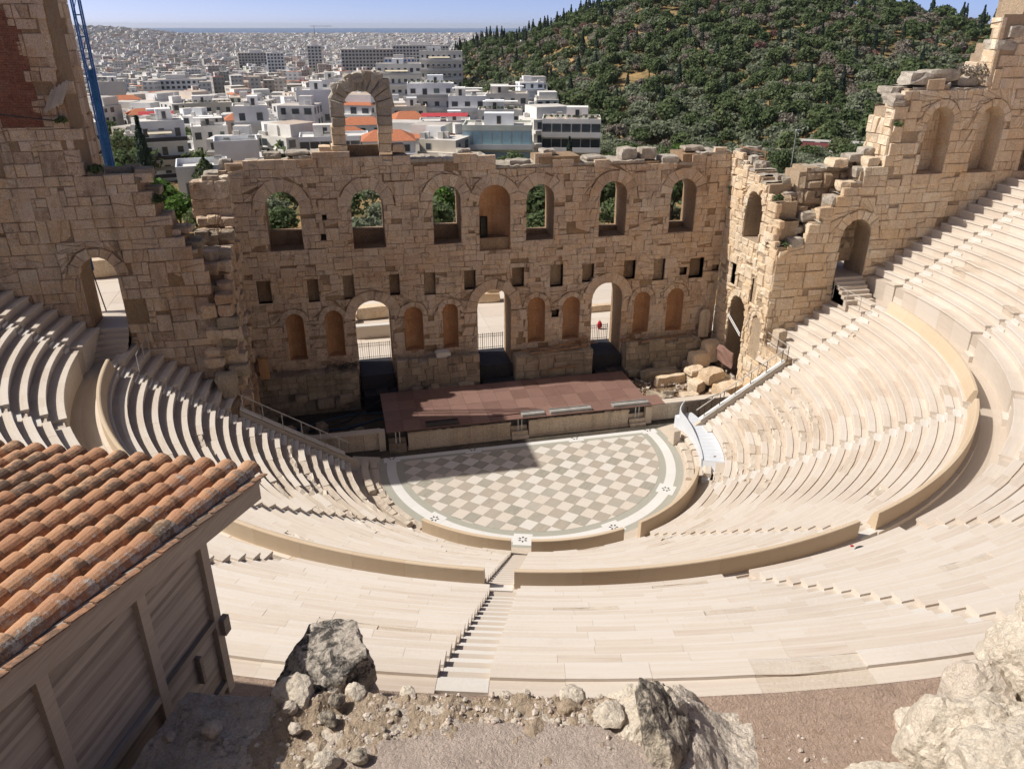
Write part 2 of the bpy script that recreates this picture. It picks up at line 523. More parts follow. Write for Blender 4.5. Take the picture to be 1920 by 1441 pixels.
M_rock_lich = rock_mat('black_lichened_limestone', (0.64, 0.57, 0.49), (0.045, 0.045, 0.045), 0.85, 1.6)
M_rock_dark = rock_mat('grey_pitted_limestone', (0.62, 0.54, 0.43), (0.09, 0.08, 0.07), 0.75, 1.7, (0.5, 0.4, 0.29))
M_rock_cream = rock_mat('cream_limestone', (0.70, 0.62, 0.51), (0.25, 0.22, 0.19), 0.0, 1.1, (0.58, 0.45, 0.32))
M_rock_grey = rock_mat('ledge_limestone', (0.7, 0.61, 0.51), (0.2, 0.18, 0.16), 0.3, 1.3)
M_soil = rock_mat('gravelly_brown_soil', (0.56, 0.44, 0.32), (0.24, 0.165, 0.105), 0.22, 2.6, (0.5, 0.36, 0.235))
M_slab = rock_mat('pinkish_grainy_mortar', (0.66, 0.545, 0.465), (0.45, 0.34, 0.27), 0.18, 3.4, (0.56, 0.42, 0.32))
M_gravel = rock_mat('pinkish_brown_gravel', (0.50, 0.37, 0.29), (0.31, 0.21, 0.15), 0.3, 1.9, (0.48, 0.34, 0.24))
M_pebble = stone_mat('loose_pebble', [(0.3, 0.22, 0.17), (0.46, 0.38, 0.32), (0.6, 0.53, 0.46), (0.4, 0.3, 0.22)], stain_amt=0.1, lichen=0.1, bump=0.02)
# ------------------------------------------------------------------ 2-D polygon tools
def clip_half(poly, a, b, c):
    """keep the part of a convex polygon where a*x + b*y <= c"""
    out = []
    n = len(poly)
    for i in range(n):
        p, q = poly[i], poly[(i + 1) % n]
        dp, dq = a * p[0] + b * p[1] - c, a * q[0] + b * q[1] - c
        if dp <= 0: out.append(p)
        if (dp < 0 < dq) or (dq < 0 < dp):
            t = dp / (dp - dq)
            out.append((p[0] + (q[0] - p[0]) * t, p[1] + (q[1] - p[1]) * t))
    return out


def area2(poly):
    return 0.5 * sum(poly[i][0] * poly[(i + 1) % len(poly)][1] - poly[(i + 1) % len(poly)][0] * poly[i][1] for i in range(len(poly)))


def clip_convex(poly, cv):
    for i in range(len(cv)):
        p, q = cv[i], cv[(i + 1) % len(cv)]
        a, b = q[1] - p[1], -(q[0] - p[0])
        poly = clip_half(poly, a, b, a * p[0] + b * p[1])
        if len(poly) < 3: return []
    return poly


def subtract(poly, cv):
    """convex minus convex (counter-clockwise) -> list of convex pieces"""
    xs, ys = [p[0] for p in poly], [p[1] for p in poly]
    cx, cy = [p[0] for p in cv], [p[1] for p in cv]
    if max(xs) <= min(cx) or min(xs) >= max(cx) or max(ys) <= min(cy) or min(ys) >= max(cy):
        return [poly]
    out, rest = [], poly
    for i in range(len(cv)):
        p, q = cv[i], cv[(i + 1) % len(cv)]
        a, b = q[1] - p[1], -(q[0] - p[0])
        c = a * p[0] + b * p[1]
        o = clip_half(rest, -a, -b, -c)
        if len(o) >= 3 and abs(area2(o)) > 1e-4: out.append(o)
        rest = clip_half(rest, a, b, c)
        if len(rest) < 3: break
    return out


def arch_poly(sL, sR, zb, zt, seg=10):
    """door or window with a round head: counter-clockwise convex outline"""
    R = (sR - sL) / 2
    zs = zt - R
    c = (sL + sR) / 2
    return [(sL, zb), (sR, zb)] + [(c + R * cos(pi * i / seg), zs + R * sin(pi * i / seg)) for i in range(seg + 1)]


def rect_poly(sL, sR, zb, zt):
    return [(sL, zb), (sR, zb), (sR, zt), (sL, zt)]


class Frame:
    """wall plane: s along U, z up, d out along N"""
    def __init__(self, O, U, N):
        self.O, self.U, self.N = Vector(O), Vector(U), Vector(N)

    def __call__(self, s, z, d=0.0):
        return self.O + self.U * s + self.N * d + Vector((0, 0, z))


def block_piece(mb, fr, poly, proud, depth, inset, rng, rnd, rough=0.02):
    if area2(poly) < 0: poly = poly[::-1]
    n = len(poly)
    cx = sum(p[0] for p in poly) / n
    cy = sum(p[1] for p in poly) / n
    size = math.sqrt(abs(area2(poly)))
    gap = min(0.008, size * 0.03)
    k1 = 1 - gap / max(size, 0.05) * 1.2
    k2 = 1 - min(0.32, inset / max(size, 0.08) * 1.6)
    ring0 = [(cx + (p[0] - cx) * k1, cy + (p[1] - cy) * k1) for p in poly]
    ring1 = [(cx + (p[0] - cx) * k2 + rng.uniform(-.2, .2) * inset, cy + (p[1] - cy) * k2 + rng.uniform(-.2, .2) * inset) for p in poly]
    vs = [fr(cx + rng.uniform(-.1, .1) * size, cy + rng.uniform(-.1, .1) * size, proud + rng.uniform(-rough, rough))]
    vs += [fr(s, z, proud + rng.uniform(-rough, rough)) for s, z in ring1]
    vs += [fr(s, z, proud - inset * rng.uniform(0.7, 1.5)) for s, z in ring0]
    vs += [fr(s, z, -depth) for s, z in ring0]
    fs = []
    for i in range(n):
        j = (i + 1) % n
        fs += [(0, 1 + i, 1 + j), (1 + i, 1 + n + i, 1 + n + j, 1 + j), (1 + n + i, 1 + 2 * n + i, 1 + 2 * n + j, 1 + n + j)]
    mb.add(vs, fs, rnd)


def prism(mb, fr, poly, d0, d1, rnd=0.5, mi=0):
    if area2(poly) < 0: poly = poly[::-1]
    n = len(poly)
    vs = [fr(s, z, d0) for s, z in poly] + [fr(s, z, d1) for s, z in poly]
    fs = [tuple(range(n)), tuple(reversed(range(n, 2 * n)))]
    fs += [(i, n + i, n + (i + 1) % n, (i + 1) % n) for i in range(n)]
    mb.add(vs, fs, rnd, mi)


def masonry(parent, fr, s0, s1, z0, z1, top, cuts, mat, rng, budget, ch=(0.38, 0.6), bl=(0.5, 1.25), rubble=0.22,
            arches=(), proud=(0.0, 0.07), base=None, inset=0.022, depth=0.3, rough=0.022, tall=0.1, inside=None, rndf=None):
    """lays courses of separate stones; cuts are convex outlines kept free; arches get a ring of voussoirs"""
    cuts = [c if area2(c) > 0 else c[::-1] for c in cuts]
    pieces = []
    discs = []
    for (sL, sR, zb, zt, ring) in arches:
        R = (sR - sL) / 2
        c, zs = (sL + sR) / 2, zt - R
        n = max(7, int(pi * (R + ring / 2) / 0.5))
        if n % 2 == 0: n += 1
        for i in range(n):
            a0, a1 = pi * i / n, pi * (i + 1) / n
            o = R + ring * rng.uniform(0.88, 1.08)
            q = [(c + R * cos(a0), zs + R * sin(a0)), (c + o * cos(a0), zs + o * sin(a0)), (c + o * cos(a1), zs + o * sin(a1)), (c + R * cos(a1), zs + R * sin(a1))]
            pieces.append((q, 0.02))
        R2 = R + ring
        discs.append([(c + R2 * cos(pi * i / 12), zs + R2 * sin(pi * i / 12)) for i in range(13)])
    cuts = cuts + discs
    z = z0
    taken = []
    while z < z1:
        h = rng.uniform(*ch)
        s = s0 - rng.uniform(0, 0.4)
        nxt = []
        while s < s1:
            w = rng.uniform(*bl)
            a, b = max(s, s0), min(s + w, s1)
            s += w
            if b - a < 0.12: continue
            if any(a < t1 - 0.02 and b > t0 + 0.02 for t0, t1 in taken):
                segs = [(a, b)]
                for t0, t1 in taken:
                    segs = [x for sg in segs for x in ((sg[0], min(sg[1], t0)), (max(sg[0], t1), sg[1])) if x[1] - x[0] > 0.12]
            else:
                segs = [(a, b)]
            for a, b in segs:
                m = (a + b) / 2
                hh = h
                if rng.random() < tall and z + 2 * h < z1:
                    hh = h * 1.85
                    nxt.append((a, b))
                if z + hh * 0.6 > top(m): continue
                if base is not None and z + hh < base(m): continue
                j = 0.014
                q = [(a + rng.uniform(-j, j), z + rng.uniform(-j, j)), (b + rng.uniform(-j, j), z + rng.uniform(-j, j)),
                     (b + rng.uniform(-j, j), z + hh + rng.uniform(-j, j)), (a + rng.uniform(-j, j), z + hh + rng.uniform(-j, j))]
                parts = [q]
                if rng.random() < rubble:
                    cx, cz = (a + b) / 2 + rng.uniform(-.15, .15), z + hh / 2
                    t = rng.choice([0, pi / 2]) + rng.uniform(-.28, .28) if b - a > h else rng.uniform(-.25, .25)
                    A, B = sin(t), -cos(t)
                    C = A * cx + B * cz
                    parts = [clip_half(q, A, B, C), clip_half(q, -A, -B, -C)]
                    parts = [x for x in parts if len(x) > 2]
                for qq in parts:
                    lst = [qq]
                    for cv in cuts:
                        lst = [y for x in lst for y in subtract(x, cv)]
                    for x in lst:
                        if abs(area2(x)) > 0.012: pieces.append((x, 0.0))
        taken = nxt
        z += h
    scored = sorted(pieces, key=lambda t: -abs(area2(t[0])))
    stuff = MB()
    n_ind = 0
    for q, extra in scored:
        cx = sum(p[0] for p in q) / len(q)
        cz = sum(p[1] for p in q) / len(q)
        pr = rng.uniform(*proud) + extra - (rng.uniform(.08, .2) if rng.random() < .05 and not extra else 0)
        rv = rng.random() if rndf is None else rndf(cx, cz, rng)
        vis = inside is None or inside(cx, cz)
        if n_ind < budget and vis:
            mb = MB()
            block_piece(mb, fr, q, pr, depth, inset, rng, rv, rough)
            mb.build('stone', mat, parent)
            n_ind += 1
        else:
            block_piece(stuff, fr, q, pr, depth, inset, rng, rv, rough)
    if stuff.f:
        tag(stuff.build('small_stones', mat, parent), kind='stuff')
    return n_ind


def core(parent, fr, s0, s1, z0, top, cuts, mat, d0, d1, step=0.6, name='rubble_core', tops=None, rng=random):
    cuts = [c if area2(c) > 0 else c[::-1] for c in cuts]
    mb = MB()
    s = s0
    while s < s1 - 1e-6:
        e = min(s + step, s1)
        t = top((s + e) / 2)
        lst = [rect_poly(s, e, z0, t)]
        for cv in cuts:
            lst = [y for x in lst for y in subtract(x, cv)]
        for x in lst:
            if abs(area2(x)) > 1e-4: prism(mb, fr, x, d0, d1, 0.5)
        s = e
    return mb.build(name, mat, parent)


# ------------------------------------------------------------------ ground
def ground_z(x, y):
    D = math.hypot(x - CAM.x, y - CAM.y)
    az = math.degrees(math.atan2(x - CAM.x, y - CAM.y))
    z = interp([(0, 1.5), (90, 1.2), (200, -8), (300, -15), (500, -26), (1000, -42), (2000, -53), (4000, -58), (8000, -64), (9500, -72), (30000, -80)], D)
    z += 62 * math.exp(-((D - 4600) / 1500.0) ** 2) * sstep(-3, -15, az)
    return z


HILL_E = [(6.0, -3.2), (8.0, -2.4), (9.6, -1.3), (10.7, -0.95), (12.8, -0.75), (14.3, -0.3), (16.0, 0.2), (17.8, 0.95), (22, 1.9), (28, 2.4), (33, 2.05), (37, 1.25), (38.9, 0.85), (42.6, 0.15), (47, -0.8), (54, -3.0)]


def hill_z(az, D):
    """wooded hill: height above the plain along a ray of the compass"""
    Db = interp([(8, 470), (11, 420), (14, 340), (19, 275), (54, 275)], az)
    Dr = interp([(8, 720), (12, 660), (19, 560), (54, 540)], az)
    zr = CAM.z + Dr * math.tan(rad(interp(HILL_E, az))) - 5.0
    zb = interp([(0, 1.5), (90, 1.2), (200, -6), (300, -12), (500, -20), (1000, -42)], Db)
    if D < Db: return -999
    t = (D - Db) / (Dr - Db)
    if t <= 1: return lerp(zb, zr, 0.35 * t + 0.65 * sstep(0, 1, t))
    return lerp(zr, -70, sstep(1, 2.6, t))


def terrain_z(x, y):
    g = ground_z(x, y)
    dx, dy = x - CAM.x, y - CAM.y
    D, az = math.hypot(dx, dy), math.degrees(math.atan2(dx, dy))
    if 6 < az < 54:
        h = hill_z(az, D)
        if h > -900: g = max(g, h) if D > 900 else max(g - 4, h)
    return g


def build_terrain():
    az = np.concatenate([np.linspace(-70, -32, 14), np.linspace(-30, 56, 130), np.linspace(58, 75, 8)])
    Ds = np.concatenate([np.linspace(56, 300, 30), np.linspace(310, 900, 60), np.geomspace(930, 9800, 50)])
    vs, idx = [], {}
    for i, a in enumerate(az):
        for j, D in enumerate(Ds):
            x, y = CAM.x + D * sin(rad(a)), CAM.y + D * cos(rad(a))
            z = terrain_z(x, y)
            if y < 27.5 and D < 200: z = min(z, -1.5)
            vs.append((x, y, z))
    nj = len(Ds)
    q = [(i * nj + j, (i + 1) * nj + j, (i + 1) * nj + j + 1, i * nj + j + 1) for i in range(len(az) - 1) for j in range(nj - 1)]
    q = [tuple(reversed(f)) for f in q]
    m = Mat('dry_earth', 0.95, 0.1)
    p = m.pos()
    n = m.noise(p, 0.035, 6.0, 0.65)
    n2 = m.noise(p, 0.3, 5.0, 0.65)
    c = m.ramp(m.math('ADD', m.math('MULTIPLY', n, 0.6), m.math('MULTIPLY', n2, 0.4)), [(0.3, (0.075, 0.075, 0.035)), (0.47, (0.16, 0.125, 0.06)), (0.58, (0.36, 0.235, 0.11)), (0.72, (0.42, 0.31, 0.19))])
    m.base(c)
    tag(np_mesh('terrain', vs, q, m.m, smooth=True), 'dry ochre ground of the plain and the wooded hill', kind='structure')


build_terrain()

m = Mat('sea_water', 0.3, 0.5)
m.base((0.012, 0.075, 0.2))
n = m.noise(m.pos(), 0.02, 4.0)
m.bump(n, 2.0, 0.3)
mb = MB()
sea_pts = [(CAM.x + D * sin(rad(a)), CAM.y + D * cos(rad(a)), -74.0) for D in (8200, 31000) for a in range(-60, 66, 5)]
k = 26
for i in range(k - 1):
    mb.face([sea_pts[i + 1], sea_pts[i], sea_pts[k + i], sea_pts[k + i + 1]])
tag(mb.build('sea', m.m), 'deep blue sea along the horizon beyond the city', kind='structure')

# foot of the citadel: gravel terrace behind the top row, rising behind the camera
R_TOP = 35.56
vs, q = [], []
angs = np.linspace(-200, 20, 111)
rs = [35.4, 35.5, 35.56, 35.9, 36.5, 37.2, 38.0, 39.0, 40.2, 41.5, 43, 46, 50, 58, 75]
for a in angs:
    for r in rs:
        x, y = r * cos(rad(a)), r * sin(rad(a))
        z = 16.12 + 0.10 * fbm((x * 0.5, y * 0.5, 1)) + 0.05 * fbm((x * 2, y * 2, 3)) + 7.6 * sstep(39.8, 45, r) + 0.2 * max(0, r - 45)
        if r < 35.45: z = 15.4
        elif r < 36.3: z = lerp(16.26, z, sstep(35.55, 36.3, r))
        vs.append((x, y, z))
nr = len(rs)
q = [(i * nr + j, i * nr + j + 1, (i + 1) * nr + j + 1, (i + 1) * nr + j) for i in range(len(angs) - 1) for j in range(nr - 1)]
tag(np_mesh('gravel_ground', vs, q, M_gravel, smooth=True), 'pinkish brown gravel behind the top row of seats', kind='structure')

# ------------------------------------------------------------------ cavea
def LR(k): return 11.65 + 0.65 * k
def LZ(k): return 1.13 + 0.428 * k
def UR(j): return 25.16 + 0.64 * j
def UZ(j): return 9.98 + 0.42 * j


def pol(r, a, z): return (r * cos(a), r * sin(a), z)


def arc_block(mb, prof, a0, a1, n, rnd=0.5, jit=None, rng=random, tones=None):
    k = len(prof)
    start = len(mb.f)
    vs = []
    for i in range(n + 1):
        a = a0 + (a1 - a0) * i / n
        for t, (r, z) in enumerate(prof):
            if jit and jit[t]:
                r += rng.uniform(-0.2, 1.0) * jit[t]; z -= rng.uniform(0, 1) * jit[t]
            vs.append(pol(r, a, z))
    fs = []
    for i in range(n):
        for t in range(k):
            u = (t + 1) % k
            fs.append((i * k + t, (i + 1) * k + t, (i + 1) * k + u, i * k + u))
    fs.append(tuple(reversed(range(k))))
    fs.append(tuple(range(n * k, n * k + k)))
    mb.add(vs, fs, rnd)
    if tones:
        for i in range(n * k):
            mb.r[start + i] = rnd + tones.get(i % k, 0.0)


# solid bed under the seats
mb = MB()
bed = [(9.3, -0.4), (11.5, 0.3), (11.5, 0.45)]
for k in range(19):
    bed += [(LR(k) + 0.12, bed[-1][1]), (LR(k) + 0.12, LZ(k) - 0.16)]
bed += [(25.3, 8.35), (25.3, UZ(0) - 0.16)]
for j in range(1, 16):
    bed += [(UR(j) + 0.12, bed[-1][1]), (UR(j) + 0.12, UZ(j) - 0.16)]
bed += [(R_TOP - 0.05, UZ(15) - 0.16), (R_TOP - 0.05, 10.0)]


def bed_slice(a0, a1, n, rmax_y):
    pts = []
    for i in range(n + 1):
        a = a0 + (a1 - a0) * i / n
        pts.append([pol(r, a, z) for r, z in bed])
    for i in range(n):
        for t in range(len(bed) - 1):
            mb.face([pts[i][t], pts[i + 1][t], pts[i + 1][t + 1], pts[i][t + 1]], 0.3)


bed_slice(rad(-180.5), rad(0.5), 120, 0)
side_bed = [(17.7, 4.0)] + [p for p in bed if p[0] > 17.7]
for sx, yw in ((1, 3.2), (-1, 3.4)):
    for i in range(4):
        y0, y1 = .2 + (yw - .2) * i / 4, .2 + (yw - .2) * (i + 1) / 4
        for (ra, za), (rb, zb) in zip(side_bed, side_bed[1:]):
            q4 = [(sx * math.sqrt(r * r - y * y), y, z) for r, z, y in ((ra, za, y0), (rb, zb, y0), (rb, zb, y1), (ra, za, y1))]
            mb.face(q4, .3)
tag(mb.build('cavea_bed', M_pave), 'marble bed under the rows of seats', kind='structure')

rng = random.Random(11)
L_ST = [rad(a) for a in (-141.6, -106.9, -73.1, -38.4)]
U_ST = [rad(a) for a in (-179.3, -158.4, -141.0, -123.2, -106.2, -89.3, -72.6, -56.2, -39.4, -20.7, -0.8)]
YR0, YR1, YL0, YL1 = -1.15, -0.2, -0.75, 0.45      # end stairs lie between these lines; short rows go on to the walls
YWR, YWL = 2.9, 3.15


def seat_prof(r, z, rn, dz):
    return [(r + .05, z - dz - .08), (r + .05, z - .10), (r, z - .075), (r, z - .014), (r + .014, z), (r + .05, z + .001), (r + .36, z), (r + .372, z - .055), (rn + .07, z - .055), (rn + .07, z - dz - .08)]


def right_a(r, y): return math.asin(max(-1, min(1, y / r)))
def left_a(r, y): return -pi - math.asin(max(-1, min(1, y / r)))


def seat_row(parent, r, z, rn, dz, a0, a1, worn=0.0, skip=0.0):
    L = (a1 - a0) * r
    if L < 0.15: return
    a = a0
    while a < a1 - 1e-4:
        w = rng.uniform(1.0, 2.1)
        e = a + w / r
        if a1 - e < 0.5 / r: e = a1
        mb = MB()
        n = max(1, int(round((e - a) * r / 0.7)))
        g = 0.002 / r
        wear = rng.random() < worn
        if wear and rng.random() < skip:
            jit = [0, .16, .22, .2, .16, .14, .1, .05, .03, 0]; n = max(n, 4)
        elif wear:
            jit = [0, .04, .07, .06, .05, .04, .03, .02, .01, 0]; n = max(n, 3)
        else:
            jit = None
        dzz = rng.uniform(-.004, .004)
        arc_block(mb, [(x, y + (dzz if 1 <= t <= 7 else 0)) for t, (x, y) in enumerate(seat_prof(r, z, rn, dz))], a + g, e - g, n, rng.random(), jit, rng, {3: .5, 4: .75, 6: -.5, 7: -.45, 8: -.3, 1: -.7})  # tones: edge highlight painted pale; dirty ledge and nose underside darker
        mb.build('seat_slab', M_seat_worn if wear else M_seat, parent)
        a = e


ORD5 = ['leftmost', 'second from the left', 'middle', 'second from the right', 'rightmost']
lower_lab = ['lower marble seating wedge at far left with broken front rows beside the left wing',
             'lower marble seating wedge between the tiled roof and the orchestra, left of the main stairs',
             'lower marble seating wedge facing the stage, just right of the long white stairs',
             'lower marble seating wedge between the two gaps of the curved walkway wall at lower right',
             'lower marble seating wedge at right beside the white ramp and sloping handrail']
edges = [None] + L_ST + [None]
for w in range(5):
    t = thing('seating_wedge', lower_lab[w], 'seating', group='wedges of the lower seating')
    for k in range(19):
        r, z = LR(k), LZ(k)
        hw = 0.46 / r
        a0 = left_a(r, YL0) if edges[w] is None else edges[w] + hw
        a1 = right_a(r, YR0) if edges[w + 1] is None else edges[w + 1] - hw
        if w == 4 and k == 0: a1 = rad(-31)
        worn = {0: 0.6 * (k < 9), 1: 0.3 * (k < 8), 2: 0.1 * (k < 5), 3: 0.15 * (k < 7), 4: 0.55 * (k < 9)}[w]
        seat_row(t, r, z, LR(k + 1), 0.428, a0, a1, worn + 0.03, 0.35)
for side, lab in ((1, 'short upper ends of the lower rows against the right wing wall above the passage'), (-1, 'short shaded ends of the lower rows against the left wing wall beside the doorway steps')):
    t = thing('seating_wedge', lab, 'seating', group='wedges of the lower seating')
    for k in range(10, 19):
        r, z = LR(k), LZ(k)
        if side > 0: a0, a1 = right_a(r, YR1), right_a(r, YWR)
        else: a0, a1 = left_a(r, YWL), left_a(r, YL1)
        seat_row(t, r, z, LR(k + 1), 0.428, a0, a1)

upper_lab = ['upper marble seating wedge at far left below the tall tower',
             'upper marble seating wedge behind the tiled roof at left', 'upper marble seating wedge hidden mostly by the tiled roof',
             'upper marble seating wedge just right of the wooden shed', 'upper marble seating wedge left of the long stairs above the grey boulder',
             'upper marble seating wedge right of the long stairs in the bottom middle', 'upper marble seating wedge with the black cover on its front step',
             'upper marble seating wedge above the curved walkway at lower right', 'upper marble seating wedge at the right edge of the view',
             'upper marble seating wedge at right below the tall wing wall']
upper_lab[2] = 'upper marble seating wedge beside the shed, mostly hidden by its roof'
# widths follow the eleven stairs
for w in range(10):
    t = thing('seating_wedge', upper_lab[w], 'seating', group='wedges of the upper seating')
    for j in range(1, 16):
        r, z = UR(j), UZ(j)
        hw = 0.42 / r
        a0, a1 = U_ST[w] + hw, U_ST[w + 1] - hw
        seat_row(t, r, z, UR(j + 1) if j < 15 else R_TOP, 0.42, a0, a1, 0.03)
for side, lab in ((1, 'narrow end wedge of upper seats touching the right wing wall'), (-1, 'narrow end wedge of upper seats touching the left tower wall')):
    t = thing('seating_wedge', lab, 'seating', group='wedges of the upper seating')
    for j in range(1, 16):
        r, z = UR(j), UZ(j)
        hw = 0.42 / r
        if side > 0: a0, a1 = U_ST[-1] + hw, right_a(r, YWR)
        else: a0, a1 = left_a(r, YWL), U_ST[0] - hw
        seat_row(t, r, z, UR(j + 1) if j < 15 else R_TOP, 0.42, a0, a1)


# stairs
def stair_steps(t, kr, R_, Z_, dz, amid, hw, dr):
    for k in kr:
        r, z, rn = R_(k), Z_(k), R_(k + 1)
        if callable(amid):
            b0, b1 = amid(r)
        else:
            b0, b1 = amid - hw / r, amid + hw / r
        for (ra, rb, zt) in ((r - .012, r + .33, z - dz + .10), (r + .33, rn - .012, z - .06)):
            mb = MB()
            arc_block(mb, [(ra, z - dz - .2), (ra, zt - .01), (ra + .01, zt), (rb, zt), (rb, z - dz - .2)], b0, b1, 1, rng.random())
            mb.build('step', M_step, t)


for i, (a, lab) in enumerate(zip(L_ST, ('white stairs through the lower seats at left, ending at the broken parapet', 'long white stairs running down to the medallion nearest the camera',
                                        'white stairs through the lower seats meeting the parapet gap at lower right', 'white stairs through the lower seats behind the ramp at right'))):
    t = thing('stairway', lab, 'stairs', group='stairs through the lower seats')
    stair_steps(t, range(19), LR, LZ, .428, a, .455, .65)
t = thing('stairway', 'narrow white stairs at the right end of the lower rows beside the handrail', 'stairs', group='stairs through the lower seats')
stair_steps(t, range(19), LR, LZ, .428, lambda r: (right_a(r, YR0) + .004 / r, right_a(r, YR1) - .004 / r), 0, .65)
t = thing('stairway', 'narrow shaded stairs at the left end of the lower rows', 'stairs', group='stairs through the lower seats')
stair_steps(t, range(19), LR, LZ, .428, lambda r: (left_a(r, YL1) + .004 / r, left_a(r, YL0) - .004 / r), 0, .65)
st_lab = ['upper stairs beside the left tower wall', 'upper stairs left of the tiled roof', 'upper stairs hidden behind the tiled roof', 'upper stairs peeping out right of the shed with dark seat ends',
          'broad upper stairs in the bottom middle right of the grey boulder', 'upper stairs at lower right whose seat ends form a pale zigzag', 'upper stairs behind the black round cover at right',
          'upper stairs near the lower right corner above the pale rocks', 'upper stairs at the right edge beside the walkway recess', 'upper stairs climbing to the right edge from a notch in the walkway wall', 'upper stairs at right close under the wing wall with brown seat ends']
for a, lab in zip(U_ST, st_lab):
    t = thing('stairway', lab, 'stairs', group='stairs through the upper seats')
    stair_steps(t, range(1, 16), UR, UZ, .42, a, .415, .64)

# walkway between the tiers, its podium wall and the seat-back parapet
t = thing('walkway', 'pale curved marble walkway between the lower and upper seats', 'walkway')
t['kind'] = 'structure'
del t['category']
a = rad(-187)
while a < rad(6.4):
    e = a + rng.uniform(1.2, 2.2) / 24.5
    mb = MB()
    arc_block(mb, [(23.9, 8.3), (23.9, 8.45), (25.3, 8.45), (25.3, 8.3)], a + .0001, min(e, rad(6.5)) - .0001, 2, rng.random())
    mb.build('paving_slab', M_pave, t)
    a = e
pod = thing('podium_wall', 'tall smooth curved marble podium wall at the foot of the upper seats', 'wall')
for i in range(len(U_ST) + 1):
    lo = left_a(25.2, YWL) if i == 0 else U_ST[i - 1] + .48 / 25.2
    hi = right_a(25.2, YWR) if i == len(U_ST) else U_ST[i] - .48 / 25.2
    if i == len(U_ST): lo = U_ST[-1] + .48 / 25.2; hi = right_a(25.2, 1.0)
    a = lo
    while a < hi - .002:
        e = a + rng.uniform(1.6, 2.6) / 25.2
        if hi - e < .8 / 25.2: e = hi
        mb = MB()
        arc_block(mb, [(25.22, 8.35), (25.22, 8.5), (25.2, 8.52), (25.2, 9.86), (25.15, 9.9), (25.15, 9.97), (25.17, 9.98), (25.87, 9.98), (25.87, 9.5), (25.6, 9.5), (25.6, 8.35)], a + .0001, e - .0001, 3, rng.random())
        mb.build('wall_slab', M_seat, pod)
        a = e
for a0, lab in zip(U_ST, st_lab):
    if a0 in (U_ST[0], U_ST[2]): continue
    t = thing('podium_steps', 'short marble steps through the podium wall, ' + {1: 'left of the tiled roof', 3: 'just right of the shed', 4: 'at the long stairs in the bottom middle', 5: 'at the pale zigzag stairs right of the middle', 6: 'behind the black round cover', 7: 'above the pale rocks at lower right', 8: 'at the right edge of the view', 9: 'in the notch at right', 10: 'close under the right wing wall'}[U_ST.index(a0)], 'steps', group='steps through the podium wall')
    for s in range(4):
        mb = MB()
        zt = 8.45 + 0.37 * (s + 1)
        arc_block(mb, [(25.0 + .27 * s, 8.4), (25.0 + .27 * s, zt), (26.0, zt), (26.0, 8.4)] if s == 3 else [(25.0 + .27 * s, 8.4), (25.0 + .27 * s, zt), (25.28 + .27 * s, zt), (25.28 + .27 * s, 8.4)], a0 - .47 / 25.2, a0 + .47 / 25.2, 1, rng.random())
        mb.build('step', M_seat, t)

par_lab = ['curved marble seat-back wall along the walkway at left', 'curved marble walkway wall between the shed and the long stairs', 'curved marble walkway wall in the middle right of the long stairs', 'curved marble walkway wall at lower right beyond the gap', 'curved marble walkway wall on the right ending at the stairs below the wing wall']
bounds = [left_a(23.8, YL0) + .0] + L_ST + [right_a(23.8, YR0)]
for w in range(5):
    t = thing('parapet', par_lab[w], 'parapet', group='seat-back walls along the walkway')
    a, hi = bounds[w] + (.5 / 23.8 if w else 0), bounds[w + 1] - .5 / 23.8
    while a < hi - .002:
        e = a + rng.uniform(1.8, 2.9) / 23.8
        if hi - e < .9 / 23.8: e = hi
        mb = MB()
        arc_block(mb, [(23.42, 8.74), (23.5, 8.86), (23.6, 9.2), (23.7, 9.47), (23.76, 9.5), (23.87, 9.5), (23.89, 9.47), (23.89, 8.5), (23.93, 8.46), (23.93, 8.3), (23.42, 8.3)], a + .0001, e - .0001, 4, rng.random())
        mb.build('parapet_slab', M_parapet, t)
        a = e

# ------------------------------------------------------------------ orchestra
orch = thing('orchestra_pavement', 'round orchestra floor of pale and striped grey-green marble tiles', 'floor')
del orch['category']
orch['kind'] = 'structure'
N = 96
YB = 1.83
mb = MB()
ga = [rad(-191.5 + 203.0 * i / N) for i in range(N + 1)]
# grey-green bed disc
pts = [(9.95 * cos(a), 9.95 * sin(a)) for a in ga]
pts = [(x, min(y, 2.28)) for x, y in pts] + []
pts = [(-9.8, 2.28)] + [p for p in pts] + [(9.8, 2.28)]
mb.face([(x, y, 0.0) for x, y in pts])
mb.build('border_band', M_grey, orch)
for i in range(32):
    mb = MB()
    b0, b1 = rad(-191.4 + 202.8 * i / 32), rad(-191.4 + 202.8 * (i + 1) / 32)
    arc_block(mb, [(8.8, -.1), (8.8, .004), (9.4, .004), (9.4, -.1)], b0 + .0003, b1 - .0003, 4, rng.random())
    mb.build('ring_slab', M_white, orch)
for i in range(9):
    x0, x1 = -8.6 + 17.2 * i / 9, -8.6 + 17.2 * (i + 1) / 9
    mb = MB()
    mb.box(((x0 + x1) / 2, YB, -.046), (x1 - x0 - .004, .62, .1), rnd=rng.random())
    mb.build('ring_slab', M_white, orch)


def medallion(x, y, rz):
    mb = MB()
    mb.box((x, y, -.04), (1.05, 1.05, .1), rz, rnd=.9)
    o = mb.build('medallion', M_white, orch)
    for i in range(6):
        a0 = rz + pi / 3 * i
        mb = MB()
        pp = []
        for q in range(7):
            t = 2 * pi * q / 7
            lx, ly = .19 + .085 * cos(t), .055 * sin(t)
            pp.append((x + lx * cos(a0) - ly * sin(a0), y + lx * sin(a0) + ly * cos(a0), .0135))
        mb.face(pp)
        mb.build('drain_hole', M_dark, o)


